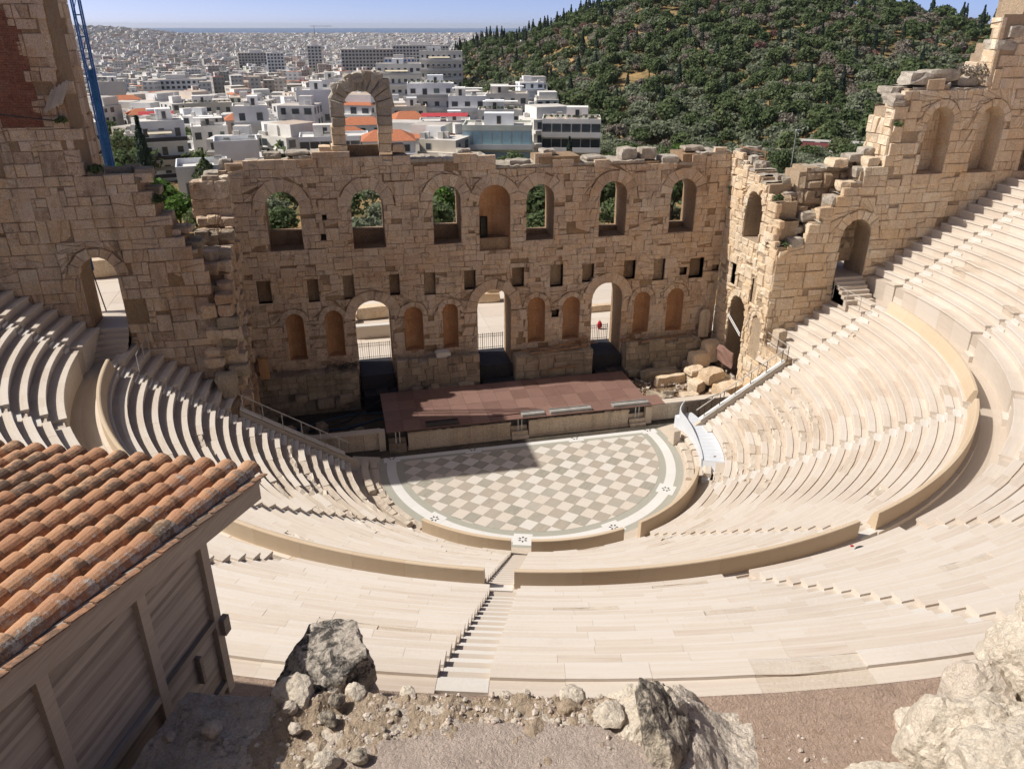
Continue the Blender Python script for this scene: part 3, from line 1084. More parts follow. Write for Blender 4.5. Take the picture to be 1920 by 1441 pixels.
for a in (-38.4, -73.1, -106.9, -141.6):
    medallion(9.11 * cos(rad(a)), 9.11 * sin(rad(a)), rad(a))
for x in (-8.97, -3.58, 3.58, 8.95):
    medallion(x, YB, 0)

A_, B_ = np.array([.588, -.507]), np.array([.655, .615])
OC = np.array([2.141, -.368])
circ = [(8.35 * cos(rad(5.0 * i)), 8.35 * sin(rad(5.0 * i))) for i in range(72)]
nt = 0
for i in range(-18, 19):
    for j in range(-18, 19):
        c = OC + A_ * i + B_ * j
        if np.hypot(*c) > 9.2 or c[1] > 2.2: continue
        h = .493
        q = [tuple(c - A_ * h - B_ * h), tuple(c + A_ * h - B_ * h), tuple(c + A_ * h + B_ * h), tuple(c - A_ * h + B_ * h)]
        q = clip_half(q, 0, 1, 1.2)
        if len(q) < 3: continue
        if area2(q) < 0: q = q[::-1]
        q = clip_convex(q, circ)
        if len(q) < 3 or abs(area2(q)) < .02: continue
        mb = MB()
        zt = .012 + rng.uniform(-.002, .003)
        n = len(q)
        vs = [(x, y, zt) for x, y in q] + [(x, y, -.05) for x, y in q]
        mb.add(vs, [tuple(range(n))] + [(t, n + t, n + (t + 1) % n, (t + 1) % n) for t in range(n)], rng.random())
        mb.build('tile', M_tile_w if (i + j) % 2 == 0 else M_tile_d, orch)
        nt += 1

# pavement around the ring and the worn kerb bench
mb = MB()
arc_block(mb, [(9.9, -.2), (9.9, .03), (11.7, .12), (11.7, -.2)], rad(-192), rad(11), 60, .4)
tag(mb.build('orchestra_kerb_paving', M_seat_worn), 'worn cream paving round the orchestra', kind='structure')
orch_par = thing('parapet', 'low curved marble parapet round the near side of the orchestra', 'parapet')
for b0, b1 in ((rad(-138), L_ST[1] - .05), (L_ST[1] + .05, L_ST[2] - .055), (L_ST[2] + .05, rad(-30))):
    a = b0
    while a < b1 - .003:
        e = a + rng.uniform(1.5, 2.4) / 10.7
        if b1 - e < .06: e = b1
        mb = MB()
        arc_block(mb, [(10.6, -.1), (10.6, 1.12), (10.62, 1.15), (10.8, 1.15), (10.82, 1.12), (10.82, -.1)], a + .0002, e - .0002, 4, rng.random())
        mb.build('parapet_slab', M_parapet, orch_par)
        a = e
brk = thing('broken_bench', 'broken cream marble bench stones at the right edge of the orchestra', 'bench')
for rr, zz in ((10.05, .22), (10.55, .5), (11.05, .72)):
    a = rad(-30)
    while a < rad(2 if rr > 10.3 else -2):
        e = a + rng.uniform(.7, 1.5) / rr
        if rng.random() < .9:
            mb = MB()
            arc_block(mb, [(rr, -.1), (rr, zz), (rr + .06, zz + .06), (rr + .46, zz + .04), (rr + .48, -.1)], a + .002, e - .002, 4, rng.random(), [0, .06, .09, .05, 0], rng)
            mb.build('bench_stone', M_seat_worn, brk)
        a = e
for i in range(2):
    brk2 = thing('broken_bench', 'broken marble bench stones at the left edge of the orchestra' if i == 0 else 'low worn kerb stones left of the orchestra ring', 'bench')
    rr, zz = ((10.5, .42), (10.0, .16))[i]
    a = rad(-188)
    while a < rad(-146):
        e = a + rng.uniform(.6, 1.3) / rr
        if rng.random() < (.8, .9)[i]:
            mb = MB()
            arc_block(mb, [(rr, -.1), (rr, zz), (rr + .05, zz + .05), (rr + .44, zz + .02), (rr + .48, -.1)], a + .002, e - .002, 4, rng.random(), [0, .07, .1, .06, 0], rng)
            mb.build('bench_stone', M_seat_worn, brk2)
        a = e

# white ramp
ramp = thing('ramp', 'white painted curved access ramp beside the orchestra with a low curved side wall', 'ramp')
for i in range(14):
    b0, b1 = rad(-24 + 33.0 * i / 14), rad(-24 + 33.0 * (i + 1) / 14)
    mb = MB()
    arc_block(mb, [(11.0, .0), (11.0, 1.0), (12.33, 1.0), (12.33, .0)], b0 + .0004, b1 - .0004, 2, rng.random())
    mb.build('ramp_board', M_ramp, ramp)
mb = MB()
n = 22
for i in range(n):
    b0, b1 = rad(-24 + 36.0 * i / n), rad(-24 + 36.0 * (i + 1) / n)
    h0, h1 = 1.1 + .55 * sstep(-16, 8, math.degrees(b0)), 1.1 + .55 * sstep(-16, 8, math.degrees(b1))
    k0, k1 = (10.98 + max(0, i - 17) ** 2 * .05), (10.98 + max(0, i - 16) ** 2 * .05)
    p = [pol(k0 - .09, b0, .1), pol(k0 - .09, b0, h0), pol(k0, b0, h0), pol(k0, b0, .1)]
    q2 = [pol(k1 - .09, b1, .1), pol(k1 - .09, b1, h1), pol(k1, b1, h1), pol(k1, b1, .1)]
    mb.add(p + q2, [(0, 4, 5, 1), (1, 5, 6, 2), (2, 6, 7, 3), (3, 7, 4, 0)] + ([(0, 1, 2, 3)] if i == 0 else []) + ([(7, 6, 5, 4)] if i == n - 1 else []))
mb.build('side_wall', M_ramp, ramp)
mb = MB()
arc_block(mb, [(11.0, .02), (11.0, .35), (12.6, .35), (12.6, .02)], rad(-31), rad(-24.1), 3, .5)
vsx = mb.v
mb.v = [(x, y, (z if z < .1 else (1.0 if math.degrees(math.atan2(y, x)) > -25 else .45))) for x, y, z in vsx]
mb.build('ramp_foot', plain('grey_ramp_foot', (.55, .56, .58), .5, .3, .04), ramp)
mb = MB()
mb.box(pol(11.75, rad(-21), 1.012), (.16, .1, .03), 0.4)
mb.build('cover_plate', plain('rusty_plate', (.25, .14, .09)), ramp)
t = thing('stone_block', 'small square pale stone block standing in front of the white ramp', 'block', (9.95, -.35, 0))
mb = MB(); mb.box((0, 0, .55), (.5, .62, 1.0), .15, rnd=.6, jit=.02, rng=rng); mb.build('block', M_seat_worn, t)

# ------------------------------------------------------------------ stage
FY = 2.75          # front face of the stage
stage = thing('stage', 'low stage with a brown boarded deck and stained marble front', 'stage')
XL, XR, YBK, DZ = -9.15, 9.5, 8.75, 1.5
nx, ny = 16, 4
for i in range(nx):
    for j in range(ny):
        x0, x1 = XL + (XR - XL) * i / nx, XL + (XR - XL) * (i + 1) / nx
        y0, y1 = FY - .1 + (YBK - FY + .1) * j / ny, FY - .1 + (YBK - FY + .1) * (j + 1) / ny
        if i == nx - 1 and j == 0: x1 += 1.0
        mb = MB()
        mb.box(((x0 + x1) / 2, (y0 + y1) / 2, DZ - .03 + rng.uniform(-.003, .003)), (x1 - x0 - .012, y1 - y0 - .012, .06), rnd=rng.random() if rng.random() > .12 else 0.0)
        mb.build('deck_board', M_deck, stage)
mb = MB()
mb.box(((XL + XR) / 2, (FY + .25 + YBK) / 2, .68), (XR - XL - .3, YBK - FY - .5, 1.4))
mb.build('understructure', M_dark, stage)
for x0, x1 in ((-7.75, -.75), (.55, 7.8)):
    w = (x1 - x0) / 5
    for i in range(5):
        mb = MB()
        mb.box((x0 + w * (i + .5), FY + .12, .62), (w - .012, .24, 1.0), rnd=rng.random())
        mb.build('front_panel', M_front, stage)
    mb = MB()
    mb.box(((x0 + x1) / 2, FY + .06, .06), (x1 - x0 + .1, .46, .12), rnd=.2)
    mb.box(((x0 + x1) / 2, FY + .09, 1.2), (x1 - x0 + .04, .36, .14), rnd=.1)
    mb.build('moulding', M_front, stage)
    for i in range(int((x1 - x0) / .6)):
        if rng.random() < .75:
            mb = MB(); ww = rng.uniform(.25, .6)
            mb.box((x0 + .3 + i * .6, FY - .02, 1.31 + rng.uniform(-.02, .02)), (ww, .2, rng.uniform(.03, .08)), rng.uniform(-.05, .05), rnd=rng.random(), jit=.01, rng=rng)
            mb.build('wedge_stone', M_plinth, stage)
for xc in (-8.45, -.1, 8.45):
    for s, (yy, zz) in enumerate(((FY - .18, .22), (FY + .1, .5), (FY + .38, .8))):
        mb = MB(); mb.box((xc, yy, zz / 2), (1.15, .3, zz), rnd=rng.random(), jit=.012, rng=rng); mb.build('step', M_plinth if xc < -5 else M_front, stage)
    for dx in (-.1, .16):
        mb = MB(); mb.tube((xc + dx, FY + .1, .5), (xc + dx, FY + .1, 1.44), .035); mb.build('prop', M_railw, stage)
    if xc > 0: 
        mb = MB(); mb.box((xc + .85, FY + .1, .68), (.5, .34, 1.36), rnd=.5); mb.build('pier', M_front, stage)

side_l = thing('stage_side_wall', 'pale marble wall extending the stage front to the left, in shade', 'wall')
for i in range(4):
    mb = MB(); mb.box((-13.2 + i * 1.02, FY + .45, .68), (1.0, .35, 1.2), rnd=rng.random()); mb.build('front_panel', M_front, side_l)
mb = MB(); mb.box((-11.8, FY + .5, 1.34), (4.6, .6, .12), rnd=.6); mb.build('coping', M_seat_worn, side_l)
mb = MB(); mb.box((-9.45, FY + .35, .72), (.42, .5, 1.44), rnd=.7); mb.build('pier', M_seat_worn, side_l)
side_r = thing('stage_side_wall', 'pale marble wall extending the stage front to the right, sunlit coping', 'wall')
for i in range(5):
    mb = MB(); mb.box((10.3 + i * 1.22, FY + .45, .62), (1.2, .35, 1.15), rnd=rng.random()); mb.build('front_panel', M_front, side_r)
mb = MB(); mb.box((12.7, FY + .55, 1.28), (6.3, .66, .16), rnd=.4); mb.build('coping', M_seat, side_r)

pit = MB()
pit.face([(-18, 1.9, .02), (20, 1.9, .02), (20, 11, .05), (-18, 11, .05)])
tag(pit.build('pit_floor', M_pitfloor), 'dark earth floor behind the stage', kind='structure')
mb = MB()
NX, NY = 26, 20
gp = [[(9.6 + 9.6 * i / NX, 3.5 + 6.6 * j / NY) for j in range(NY + 1)] for i in range(NX + 1)]
vs = [(x, y, .55 + .05 * (x - 9.6) + .25 * fbm((x * .7, y * .7, 5)) + .1 * fbm((x * 2.5, y * 2.5, 2))) for row in gp for x, y in row]
q = [(i * (NY + 1) + j, (i + 1) * (NY + 1) + j, (i + 1) * (NY + 1) + j + 1, i * (NY + 1) + j + 1) for i in range(NX) for j in range(NY)]
tag(np_mesh('earth_fill', vs, q, M_earth), 'bare brown earth right of the stage', kind='structure')
# ------------------------------------------------------------------ ruined walls
def steps(tab):
    def f(s):
        for s1, z in tab:
            if s < s1: return z
        return tab[-1][1]
    return f


def recess(parent, fr, sL, sR, zb, zt, depth, mat, name='beam_hole', d0=-.02):
    mb = MB()
    a, b, c, d = fr(sL, zb, d0), fr(sR, zb, d0), fr(sR, zt, d0), fr(sL, zt, d0)
    e, f, g, h = fr(sL, zb, -depth), fr(sR, zb, -depth), fr(sR, zt, -depth), fr(sL, zt, -depth)
    for q in ((e, f, g, h), (a, b, f, e), (b, c, g, f), (c, d, h, g), (d, a, e, h)):
        mb.face(q, rng.random())
    return mb.build(name, mat, parent)


def niche(parent, fr, sL, sR, zb, zt, depth, mat, name='niche', d0=-.03, n=10):
    R, c = (sR - sL) / 2, (sL + sR) / 2
    zs = zt - R
    mb = MB()
    rows = [zb + (zs - zb) * i / 6 for i in range(7)]
    prev = None
    for z in rows:
        cur = [fr(c - R * cos(pi * i / n), z, d0 - depth * sin(pi * i / n)) for i in range(n + 1)]
        if prev:
            for i in range(n): mb.face([prev[i], prev[i + 1], cur[i + 1], cur[i]], .3 + .4 * ((int(z * 2) * 7 + i // 3) % 5) / 5)
        prev = cur
    for kk in range(1, 6):
        ps = pi / 2 * kk / 5
        cur = [fr(c - R * cos(ps) * cos(pi * i / n), zs + R * sin(ps), d0 - depth * cos(ps) * sin(pi * i / n)) for i in range(n + 1)]
        for i in range(n): mb.face([prev[i], prev[i + 1], cur[i + 1], cur[i]], .45)
        prev = cur
    mb.face([fr(c - R * cos(pi * i / n), zb + .002, d0 - depth * sin(pi * i / n)) for i in range(n + 1)], .5)
    return mb.build(name, mat, parent)


def wall_tops(parent, fr, s0, s1, top, d0, d1, mat, seg=(.7, 1.6), th=.1):
    s = s0
    while s < s1 - .05:
        e = min(s + rng.uniform(*seg), s1)
        if s1 - e < .3: e = s1
        z = min(top(s + .05), top(e - .05))
        mb = MB()
        n = 3
        vs, fs = [], []
        for i in range(n + 1):
            for j in range(4):
                ss, dd = lerp(s, e - .012, i / n), lerp(d0, d1, j / 3)
                edge = (j in (0, 3))
                vs.append(fr(ss, z + rng.uniform(-.06, .06) - (.05 if edge else 0), dd + (rng.uniform(-.1, .02) if edge else 0)))
        for i in range(n):
            for j in range(3):
                fs.append((i * 4 + j, (i + 1) * 4 + j, (i + 1) * 4 + j + 1, i * 4 + j + 1))
        bt = len(vs)
        vs += [fr(s, z - th * 2.2, d0 - .04), fr(e - .012, z - th * 2.2, d0 - .04)]
        fs.append((0, 4, 8, 12, bt + 1, bt))
        mb.add(vs, fs, rng.random())
        mb.build('wall_top_slab', mat, parent)
        s = e


def rough_block(parent, c, size, rz, mat, name='stone', jit=.06, rnd=None, sub=2):
    """a weathered block with worn corners"""
    mb = MB()
    nx_, ny_, nz_ = sub, sub, sub
    seed = rng.uniform(0, 100)
    ca, sa = cos(rz), sin(rz)
    vid = {}
    vs, fs = [], []

    def P(i, j, k):
        key = (i, j, k)
        if key not in vid:
            x, y, z = (i / nx_ - .5), (j / ny_ - .5), (k / nz_ - .5)
            e = (abs(x) > .49) + (abs(y) > .49) + (abs(z) > .49)
            sh = 1 - (.0, .0, .05, .11)[e]
            x, y, z = x * size[0] * sh, y * size[1] * sh, z * size[2] * sh
            x += jit * fbm((x * 2 + seed, y * 2, z * 2), 2); y += jit * fbm((x * 2, y * 2 + seed, z * 2), 2); z += jit * fbm((x * 2, y * 2, z * 2 + seed), 2)
            vid[key] = len(vs)
            vs.append((c[0] + x * ca - y * sa, c[1] + x * sa + y * ca, c[2] + z))
        return vid[key]
    for i in range(sub):
        for j in range(sub):
            fs += [(P(i, j, 0), P(i, j + 1, 0), P(i + 1, j + 1, 0), P(i + 1, j, 0)), (P(i, j, sub), P(i + 1, j, sub), P(i + 1, j + 1, sub), P(i, j + 1, sub)),
                   (P(i, 0, j), P(i + 1, 0, j), P(i + 1, 0, j + 1), P(i, 0, j + 1)), (P(i, sub, j), P(i, sub, j + 1), P(i + 1, sub, j + 1), P(i + 1, sub, j)),
                   (P(0, i, j), P(0, i, j + 1), P(0, i + 1, j + 1), P(0, i + 1, j)), (P(sub, i, j), P(sub, i + 1, j), P(sub, i + 1, j + 1), P(sub, i, j + 1))]
    mb.add(vs, fs, rng.random() if rnd is None else rnd)
    return mb.build(name, mat, parent)


# ---- stage building wall
FS = Frame((0, 10.5, 0), (1, 0, 0), (0, -1, 0))
sw = thing('stage_wall', 'three-storey ruined stone wall behind the stage with arched windows, niches and three doorways', 'ruined wall')
top_s = steps([(-18.2, 16.9), (-17.4, 17.2), (-14.0, 17.75), (-12.4, 18.15), (-9.95, 18.25), (-7.85, 17.75), (-6.2, 18.0), (-2.6, 17.68), (-.35, 17.72), (3.3, 17.08), (5.8, 17.68), (12.1, 17.12), (14.0, 16.85), (18, 17.55)])
WIN = [(-15.6, -13.4, 11.95, 15.88), (-10.05, -7.88, 11.8, 15.82), (-4.5, -2.56, 11.8, 15.85), (2.16, 4.18, 11.72, 15.68), (7.62, 9.66, 11.7, 15.68), (13.12, 15.12, 11.7, 15.66)]
W4 = (-1.25, .97, 11.15, 15.78)
DOOR = [(-10.4, -7.88, .5, 8.0), (-1.5, 1.03, .5, 8.2), (7.38, 9.8, .5, 8.14)]
NICHE = [(-15.2, -14.0, 3.95, 7.42), (-12.54, -11.28, 4.0, 7.47), (-6.94, -5.58, 3.93, 7.33), (-4.1, -2.98, 3.9, 7.37), (2.33, 3.67, 3.8, 7.39), (5.08, 6.4, 3.8, 7.25), (10.81, 12.1, 3.85, 7.22), (13.54, 14.9, 3.8, 7.32)]
HOLE = [(-18.1, -17.83, 9.05, 9.8), (-16.8, -15.9, 8.33, 9.95), (-13.45, -12.72, 8.21, 9.85), (-11.02, -10.28, 8.23, 9.95), (-7.8, -7.1, 8.3, 9.83), (-5.36, -4.55, 8.15, 9.82), (-2.44, -1.61, 8.35, 9.79), (1.11, 2.0, 8.3, 9.77), (4.02, 4.99, 8.1, 9.78), (6.5, 7.4, 8.3, 9.71), (9.8, 10.7, 8.3, 9.75), (12.2, 13.08, 8.05, 9.73), (15.15, 16.3, 8.05, 9.64), (14.35, 14.95, 8.34, 8.97), (17.06, 17.6, 8.5, 8.97)]
arch_list = WIN + [W4] + DOOR + NICHE
cuts = [arch_poly(*a) for a in arch_list] + [rect_poly(*h) for h in HOLE]
notch = [rect_poly(-19.0, -18.4, 12.6, 13.2), rect_poly(-12.2, -11.85, 12.5, 12.95), rect_poly(-12.0, -11.7, 13.9, 14.25), rect_poly(4.2, 4.75, 5.7, 6.3)]
core(sw, FS, -19.2, 17.68, 0.3, lambda s: top_s(s) - .16, cuts + notch, M_core, -.06, -2.4, rng=rng)


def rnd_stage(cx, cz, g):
    # the lower left's shade is put into the stone tone, the right end more ochre
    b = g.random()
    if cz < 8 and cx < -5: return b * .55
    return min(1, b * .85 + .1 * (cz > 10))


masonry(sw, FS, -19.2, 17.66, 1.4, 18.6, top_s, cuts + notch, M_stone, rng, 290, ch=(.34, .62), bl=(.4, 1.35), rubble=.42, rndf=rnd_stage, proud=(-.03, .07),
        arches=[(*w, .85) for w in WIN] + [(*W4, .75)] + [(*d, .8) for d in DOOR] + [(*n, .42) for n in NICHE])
wall_tops(sw, FS, -19.2, 17.66, top_s, .02, -2.4, M_top)
for nz in NICHE:
    niche(sw, FS, *nz, .75, M_niche)
w4n = niche(sw, FS, *W4, 1.25, M_niche, 'window_niche')
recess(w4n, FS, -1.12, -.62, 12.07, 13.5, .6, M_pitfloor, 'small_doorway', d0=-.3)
mb = MB(); prism(mb, FS, rect_poly(-1.25, .97, 11.15, 12.0), -.25, -1.3, .4); mb.build('niche_sill', M_core, sw)
for h in HOLE + [(4.2, 4.75, 5.7, 6.3)]:
    recess(sw, FS, *h, rng.uniform(.3, .6), M_core)
for i, w in enumerate(WIN):
    mb = MB()
    prism(mb, FS, rect_poly(w[0] + .01, w[1] - .01, w[2] - .3, w[2] + (.95 if i < 3 else .35)), -1.75, -2.38, .5)
    mb.build('window_sill', M_core, sw)
# coping blocks left on the top
for x, w, z, h, dd in ((-17.7, .75, 17.2, .8, .8), (-14.8, 1.05, 17.75, .55, 1.0), (-2.1, 1.0, 17.72, .42, 1.0), (9.75, 1.2, 17.12, .8, 1.1), (11.25, 1.25, 17.12, .75, 1.0), (-18.7, .9, 16.9, .35, 1.4), (14.9, 1.6, 17.55, .3, 1.1), (12.9, 1.4, 16.85, .42, 1.6), (7.3, 1.5, 17.12, .3, 1.5), (1.7, 1.6, 17.08, .25, 1.2), (3.9, 1.0, 17.65, .3, 1.4), (-13.2, 1.5, 18.15, .22, 1.5)):
    rough_block(sw, (x, 11.2 + rng.uniform(0, .5), z + h / 2 - .03), (w, dd, h), rng.uniform(-.1, .1), M_top, 'coping_stone', .08, None, 3)
# the lone arch standing on the wall
FA = Frame((0, 10.72, 0), (1, 0, 0), (0, -1, 0))
arch = thing('stone_arch', 'lone weathered stone window arch standing on top of the stage wall', 'arch')
z = 18.15
while z < 20.7:
    h = rng.uniform(.4, .65)
    q = rect_poly(-10.95 + rng.uniform(-.12, .12) + .06 * (z - 18), -9.96 + rng.uniform(-.05, .05), z, z + h)
    mb = MB(); block_piece(mb, FA, q, rng.uniform(-.05, .06), 1.15, .07, rng, rng.random(), .05); mb.build('stone', M_top if z > 19.6 else M_stone_p, arch)
    q = rect_poly(-7.84 + rng.uniform(-.04, .04), -6.95 + rng.uniform(-.1, .1), z, z + h)
    mb = MB(); block_piece(mb, FA, q, rng.uniform(-.05, .06), 1.15, .07, rng, rng.random(), .05); mb.build('stone', M_top if z > 19.6 else M_stone_p, arch)
    z += h
zc = z
for i in range(11):
    a0, a1 = pi * i / 11, pi * (i + 1) / 11
    c0, R = -8.9, 1.05
    o0 = 2.1 + .22 * sin(2.2 * a0) + rng.uniform(-.14, .14)
    o1 = o0 + rng.uniform(-.12, .12)
    q = [(c0 + R * cos(a0), zc - .1 + R * sin(a0)), (c0 + o0 * cos(a0), zc - .1 + o0 * sin(a0) * 1.02), (c0 + o1 * cos(a1), zc - .1 + o1 * sin(a1) * 1.02), (c0 + R * cos(a1), zc - .1 + R * sin(a1))]
    mb = MB(); block_piece(mb, FA, q, rng.uniform(-.08, .08), 1.15, .1, rng, rng.random(), .07); mb.build('voussoir', M_top, arch)
    if 1 < i < 9:
        c = (sum(p[0] for p in q) / 4, sum(p[1] for p in q) / 4)
        rough_block(arch, (c0 + (o0 - .2) * cos((a0 + a1) / 2), 11.25, zc - .1 + (o0 - .2) * sin((a0 + a1) / 2)), (.75, 1.1, .6), 0, M_top, 'rubble_stone', .12, None, 3)
mb = MB(); prism(mb, FA, rect_poly(-9.95, -7.84, 17.7, 18.55), -.9, -1.15, .4); mb.build('sill_slab', M_core, arch)
for x in (-11.4, -6.6):
    rough_block(arch, (x, 11.3, 18.35), (.8, 1.3, .55), 0, M_stone_p, 'stone', .08)

# ---- plinth in front of the stage wall
pl = thing('wall_plinth', 'grimy projecting stone plinth along the foot of the stage wall', 'plinth')
FP = Frame((0, 9.35, 0), (1, 0, 0), (0, -1, 0))
segs = [(-18.2, -10.55, 3.2), (-7.75, -1.62, 3.45), (1.15, 7.25, 3.3), (9.95, 16.2, 3.35)]
for a, b, t in segs:
    tp = (lambda t: (lambda s: t + .25 * fbm((s * .8, t, 0), 2)))(t)
    core(pl, FP, a, b, 0, lambda s: tp(s) - .1, [], M_plinth, -.05, -1.12, .8, 'plinth_core')
    masonry(pl, FP, a, b, .3, 3.7, tp, [], M_plinth, rng, 40, ch=(.42, .62), bl=(.6, 1.4), rubble=.15, inset=.05)
    wall_tops(pl, FP, a, b, tp, .02, -1.1, M_plinth, (.8, 1.4), .08)
for i in range(16):
    a, b, t = segs[rng.randrange(4)]
    rough_block(pl, (rng.uniform(a + .5, b - .5), 8.95 + rng.uniform(-.1, .1), rng.uniform(.9, 1.6)), (rng.uniform(.6, 1.4), .55, rng.uniform(.4, .7)), rng.uniform(-.08, .08), M_plinth, 'stone', .06)

# doorway ramps, platforms and fences
names3 = ('left', 'middle', 'right')
for i, (a, b, zb, zt) in enumerate(DOOR):
    t = thing('doorway_ramp', 'dark rubber covered ramp in the %s doorway of the stage wall' % names3[i], 'ramp', group='ramps in the stage doorways')
    mb = MB(); mb.box(((a + b) / 2, 11.6, 1.5), (b - a - .1, 3.2, 1.9), rnd=.5); mb.build('ramp_box', M_black, t)
    mb = MB(); mb.box(((a + b) / 2 + .1, 9.35, .72), (b - a - .15, 1.1, 1.3)); mb.build('lower_platform', M_black, t)
    if i != 1:
        mb = MB(); mb.box(((a + b) / 2 + .2, 9.3, 1.42), (.8, .7, .12), .1); mb.tube(((a + b) / 2 - .2, 9.6, 1.5), ((a + b) / 2 + .6, 9.6, 1.5), .03); mb.build('speaker_tray', M_dark, t)
    f = thing('fence', 'black metal gate fence behind the %s doorway of the stage wall' % names3[i], 'fence', group='gates behind the stage doorways')
    yy, z0, hh = 13.3, 2.42, 1.35
    n = 15
    for j in range(n + 1):
        x = a + .05 + (b - a - .1) * j / n
        mb = MB(); mb.tube((x, yy, z0), (x, yy, z0 + hh), .016 if j % 5 else .03, 4); mb.build('bar' if j % 5 else 'post', M_dark, f)
    for zz in (.12, hh - .12, hh - .3):
        mb = MB(); mb.tube((a, yy, z0 + zz), (b, yy, z0 + zz), .02, 4); mb.build('rail', M_dark, f)

# ---- right wing: face turned to the sun
FR = Frame((17.7, 10.5, 0), (0, -1, 0), (-1, 0, 0))
rw = thing('wing_wall', 'sunlit stone wing wall at the right end of the stage with a tall broken window', 'ruined wall')
top_r = steps([(1.3, 17.45), (2.2, 17.05), (3.4, 16.75), (4.4, 16.5), (5.6, 16.2), (6.5, 15.2), (7.2, 14.0), (8, 12.4)])
R_ARCH = [(2.85, 5.1, 11.85, 15.3), (2.3, 4.6, .5, 7.5), (5.75, 7.1, 3.7, 7.0)]
R_HOLE = [(1.9, 2.6, 8.1, 9.7), (5.0, 5.7, 7.6, 9.4), (6.1, 6.5, 7.7, 8.3)]
cr = [arch_poly(*a) for a in R_ARCH] + [rect_poly(*h) for h in R_HOLE]
core(rw, FR, 0, 7.55, .3, lambda s: top_r(s) - .14, cr, M_core_p, -.06, -1.7, .5)
masonry(rw, FR, -.02, 7.55, 1.0, 17.8, top_r, cr, M_stone_p, rng, 200, ch=(.4, .68), bl=(.5, 1.3), rubble=.3, arches=[(*R_ARCH[0], .5), (*R_ARCH[1], .55), (*R_ARCH[2], .35)], proud=(0, .12), inset=.05, rough=.04)
wall_tops(rw, FR, 0, 7.5, top_r, .03, -1.7, M_top, (.6, 1.1))
niche(rw, FR, *R_ARCH[2], .7, M_niche)
recess(rw, FR, 3.9, 5.08, 11.85, 14.6, .9, M_stone_p, 'window_fill', d0=-.85)
for h in R_HOLE: recess(rw, FR, *h, .6, M_core_p)
for i in range(9):
    s = rng.uniform(.4, 5.8)
    p = FR(s, top_r(s) + .12, -rng.uniform(.3, 1.4))
    rough_block(rw, p, (rng.uniform(.5, 1.1), rng.uniform(.5, 1.0), rng.uniform(.35, .6)), rng.uniform(-.3, .3), M_top, 'coping_stone', .1, None, 3)
for q0, q1 in (((17.62, 8.1, 5.7), (17.75, 6.0, 4.9)), ((17.62, 8.1, 5.55), (17.75, 6.0, 4.75))):
    pass
t = thing('iron_tie', 'pale diagonal iron tie bars across the arched doorway of the right wing wall', 'tie bar')
for dz in (0, .18):
    mb = MB(); mb.tube((17.6, 8.1, 5.8 - dz), (17.6, 6.05, 4.9 - dz), .035, 5); mb.build('bar', M_railw, t)

# ---- right wall towards the slope of seats
FW = Frame((0, 2.95, 0), (1, 0, 0), (0, -1, 0))
ww = thing('wing_wall', 'tall ruined stone wall on the right above the seats with arched niches and a doorway', 'ruined wall')
top_w = steps([(18.5, 11.6), (19.3, 12.3), (20.2, 12.9), (20.9, 13.9), (21.6, 14.6), (22.3, 15.6), (23.4, 16.5), (24.7, 17.2), (25.6, 21.2), (27.0, 22.3), (28.6, 22.5), (31.3, 22.2), (33.0, 24.3), (42, 29.5)])


def base_w(s):
    return (1.13 + .658 * (s - 11.65) if s < 24.0 else 9.98 + .656 * (s - 25.16)) - 1.3


WD = (22.5, 24.72, 9.0, 13.88)
WN = [(27.3, 29.3, 16.75, 21.05), (31.3, 33.3, 16.7, 21.0), (35.4, 37.2, 16.7, 21.0)]
cw = [arch_poly(*WD)] + [arch_poly(*w) for w in WN]
core(ww, FW, 17.7, 42, 2.0, lambda s: top_w(s) - .14, cw, M_core_p, -.06, -2.3, .6)
masonry(ww, FW, 17.72, 42, 3.0, 29.5, top_w, cw, M_stone_p, rng, 230, ch=(.42, .78), bl=(.6, 1.5), rubble=.2, arches=[(*WD, .7)] + [(*w, .5) for w in WN], base=base_w, inset=.045, proud=(0, .09), inside=lambda s, z: s < 37)
wall_tops(ww, FW, 17.7, 31.2, top_w, .02, -2.3, M_top, (.6, 1.2))
for w in WN:
    ap = arch_poly(w[0] + .015, w[1] - .015, w[2] + .015, w[3] - .015)
    mb = MB()
    for p0, p1 in zip(ap, ap[1:] + ap[:1]):
        mb.face([FW(*p0, -.02), FW(*p1, -.02), FW(*p1, -1.25), FW(*p0, -1.25)], rng.random())
    mb.face([FW(*p0, -1.25) for p0 in ap], .4)
    nw = mb.build('arched_recess', M_stone_p, ww)
    FWb = Frame((0, 2.95 + 1.22, 0), (1, 0, 0), (0, -1, 0))
    mb = MB()
    z = w[2]
    while z < w[3]:
        h = rng.uniform(.5, .75); s = w[0] - rng.uniform(0, .5)
        while s < w[1]:
            q = clip_convex(rect_poly(s, s + (bw := rng.uniform(.7, 1.3)), z, z + h), ap); s += bw
            if len(q) > 2 and abs(area2(q)) > .02: block_piece(mb, FWb, q, rng.uniform(0, .03), .1, .03, rng, rng.random(), .02)
        z += h
    tag(mb.build('back_stones', M_stone_p, nw), kind='stuff')
for w in WN[:2]:
    mb = MB(); prism(mb, FW, rect_poly(w[0] - .1, w[1] + .1, w[2] - .75, w[2]), .03, -1.2, .8); mb.build('niche_sill', M_stone_p, ww)
mb = MB()
for i in range(14): mb.tube((35.5 + i * .13, 2.8, 16.7), (35.5 + i * .13, 2.8, 20.2), .02, 4)
tag(mb.build('iron_grating', M_dark, ww), kind='stuff')
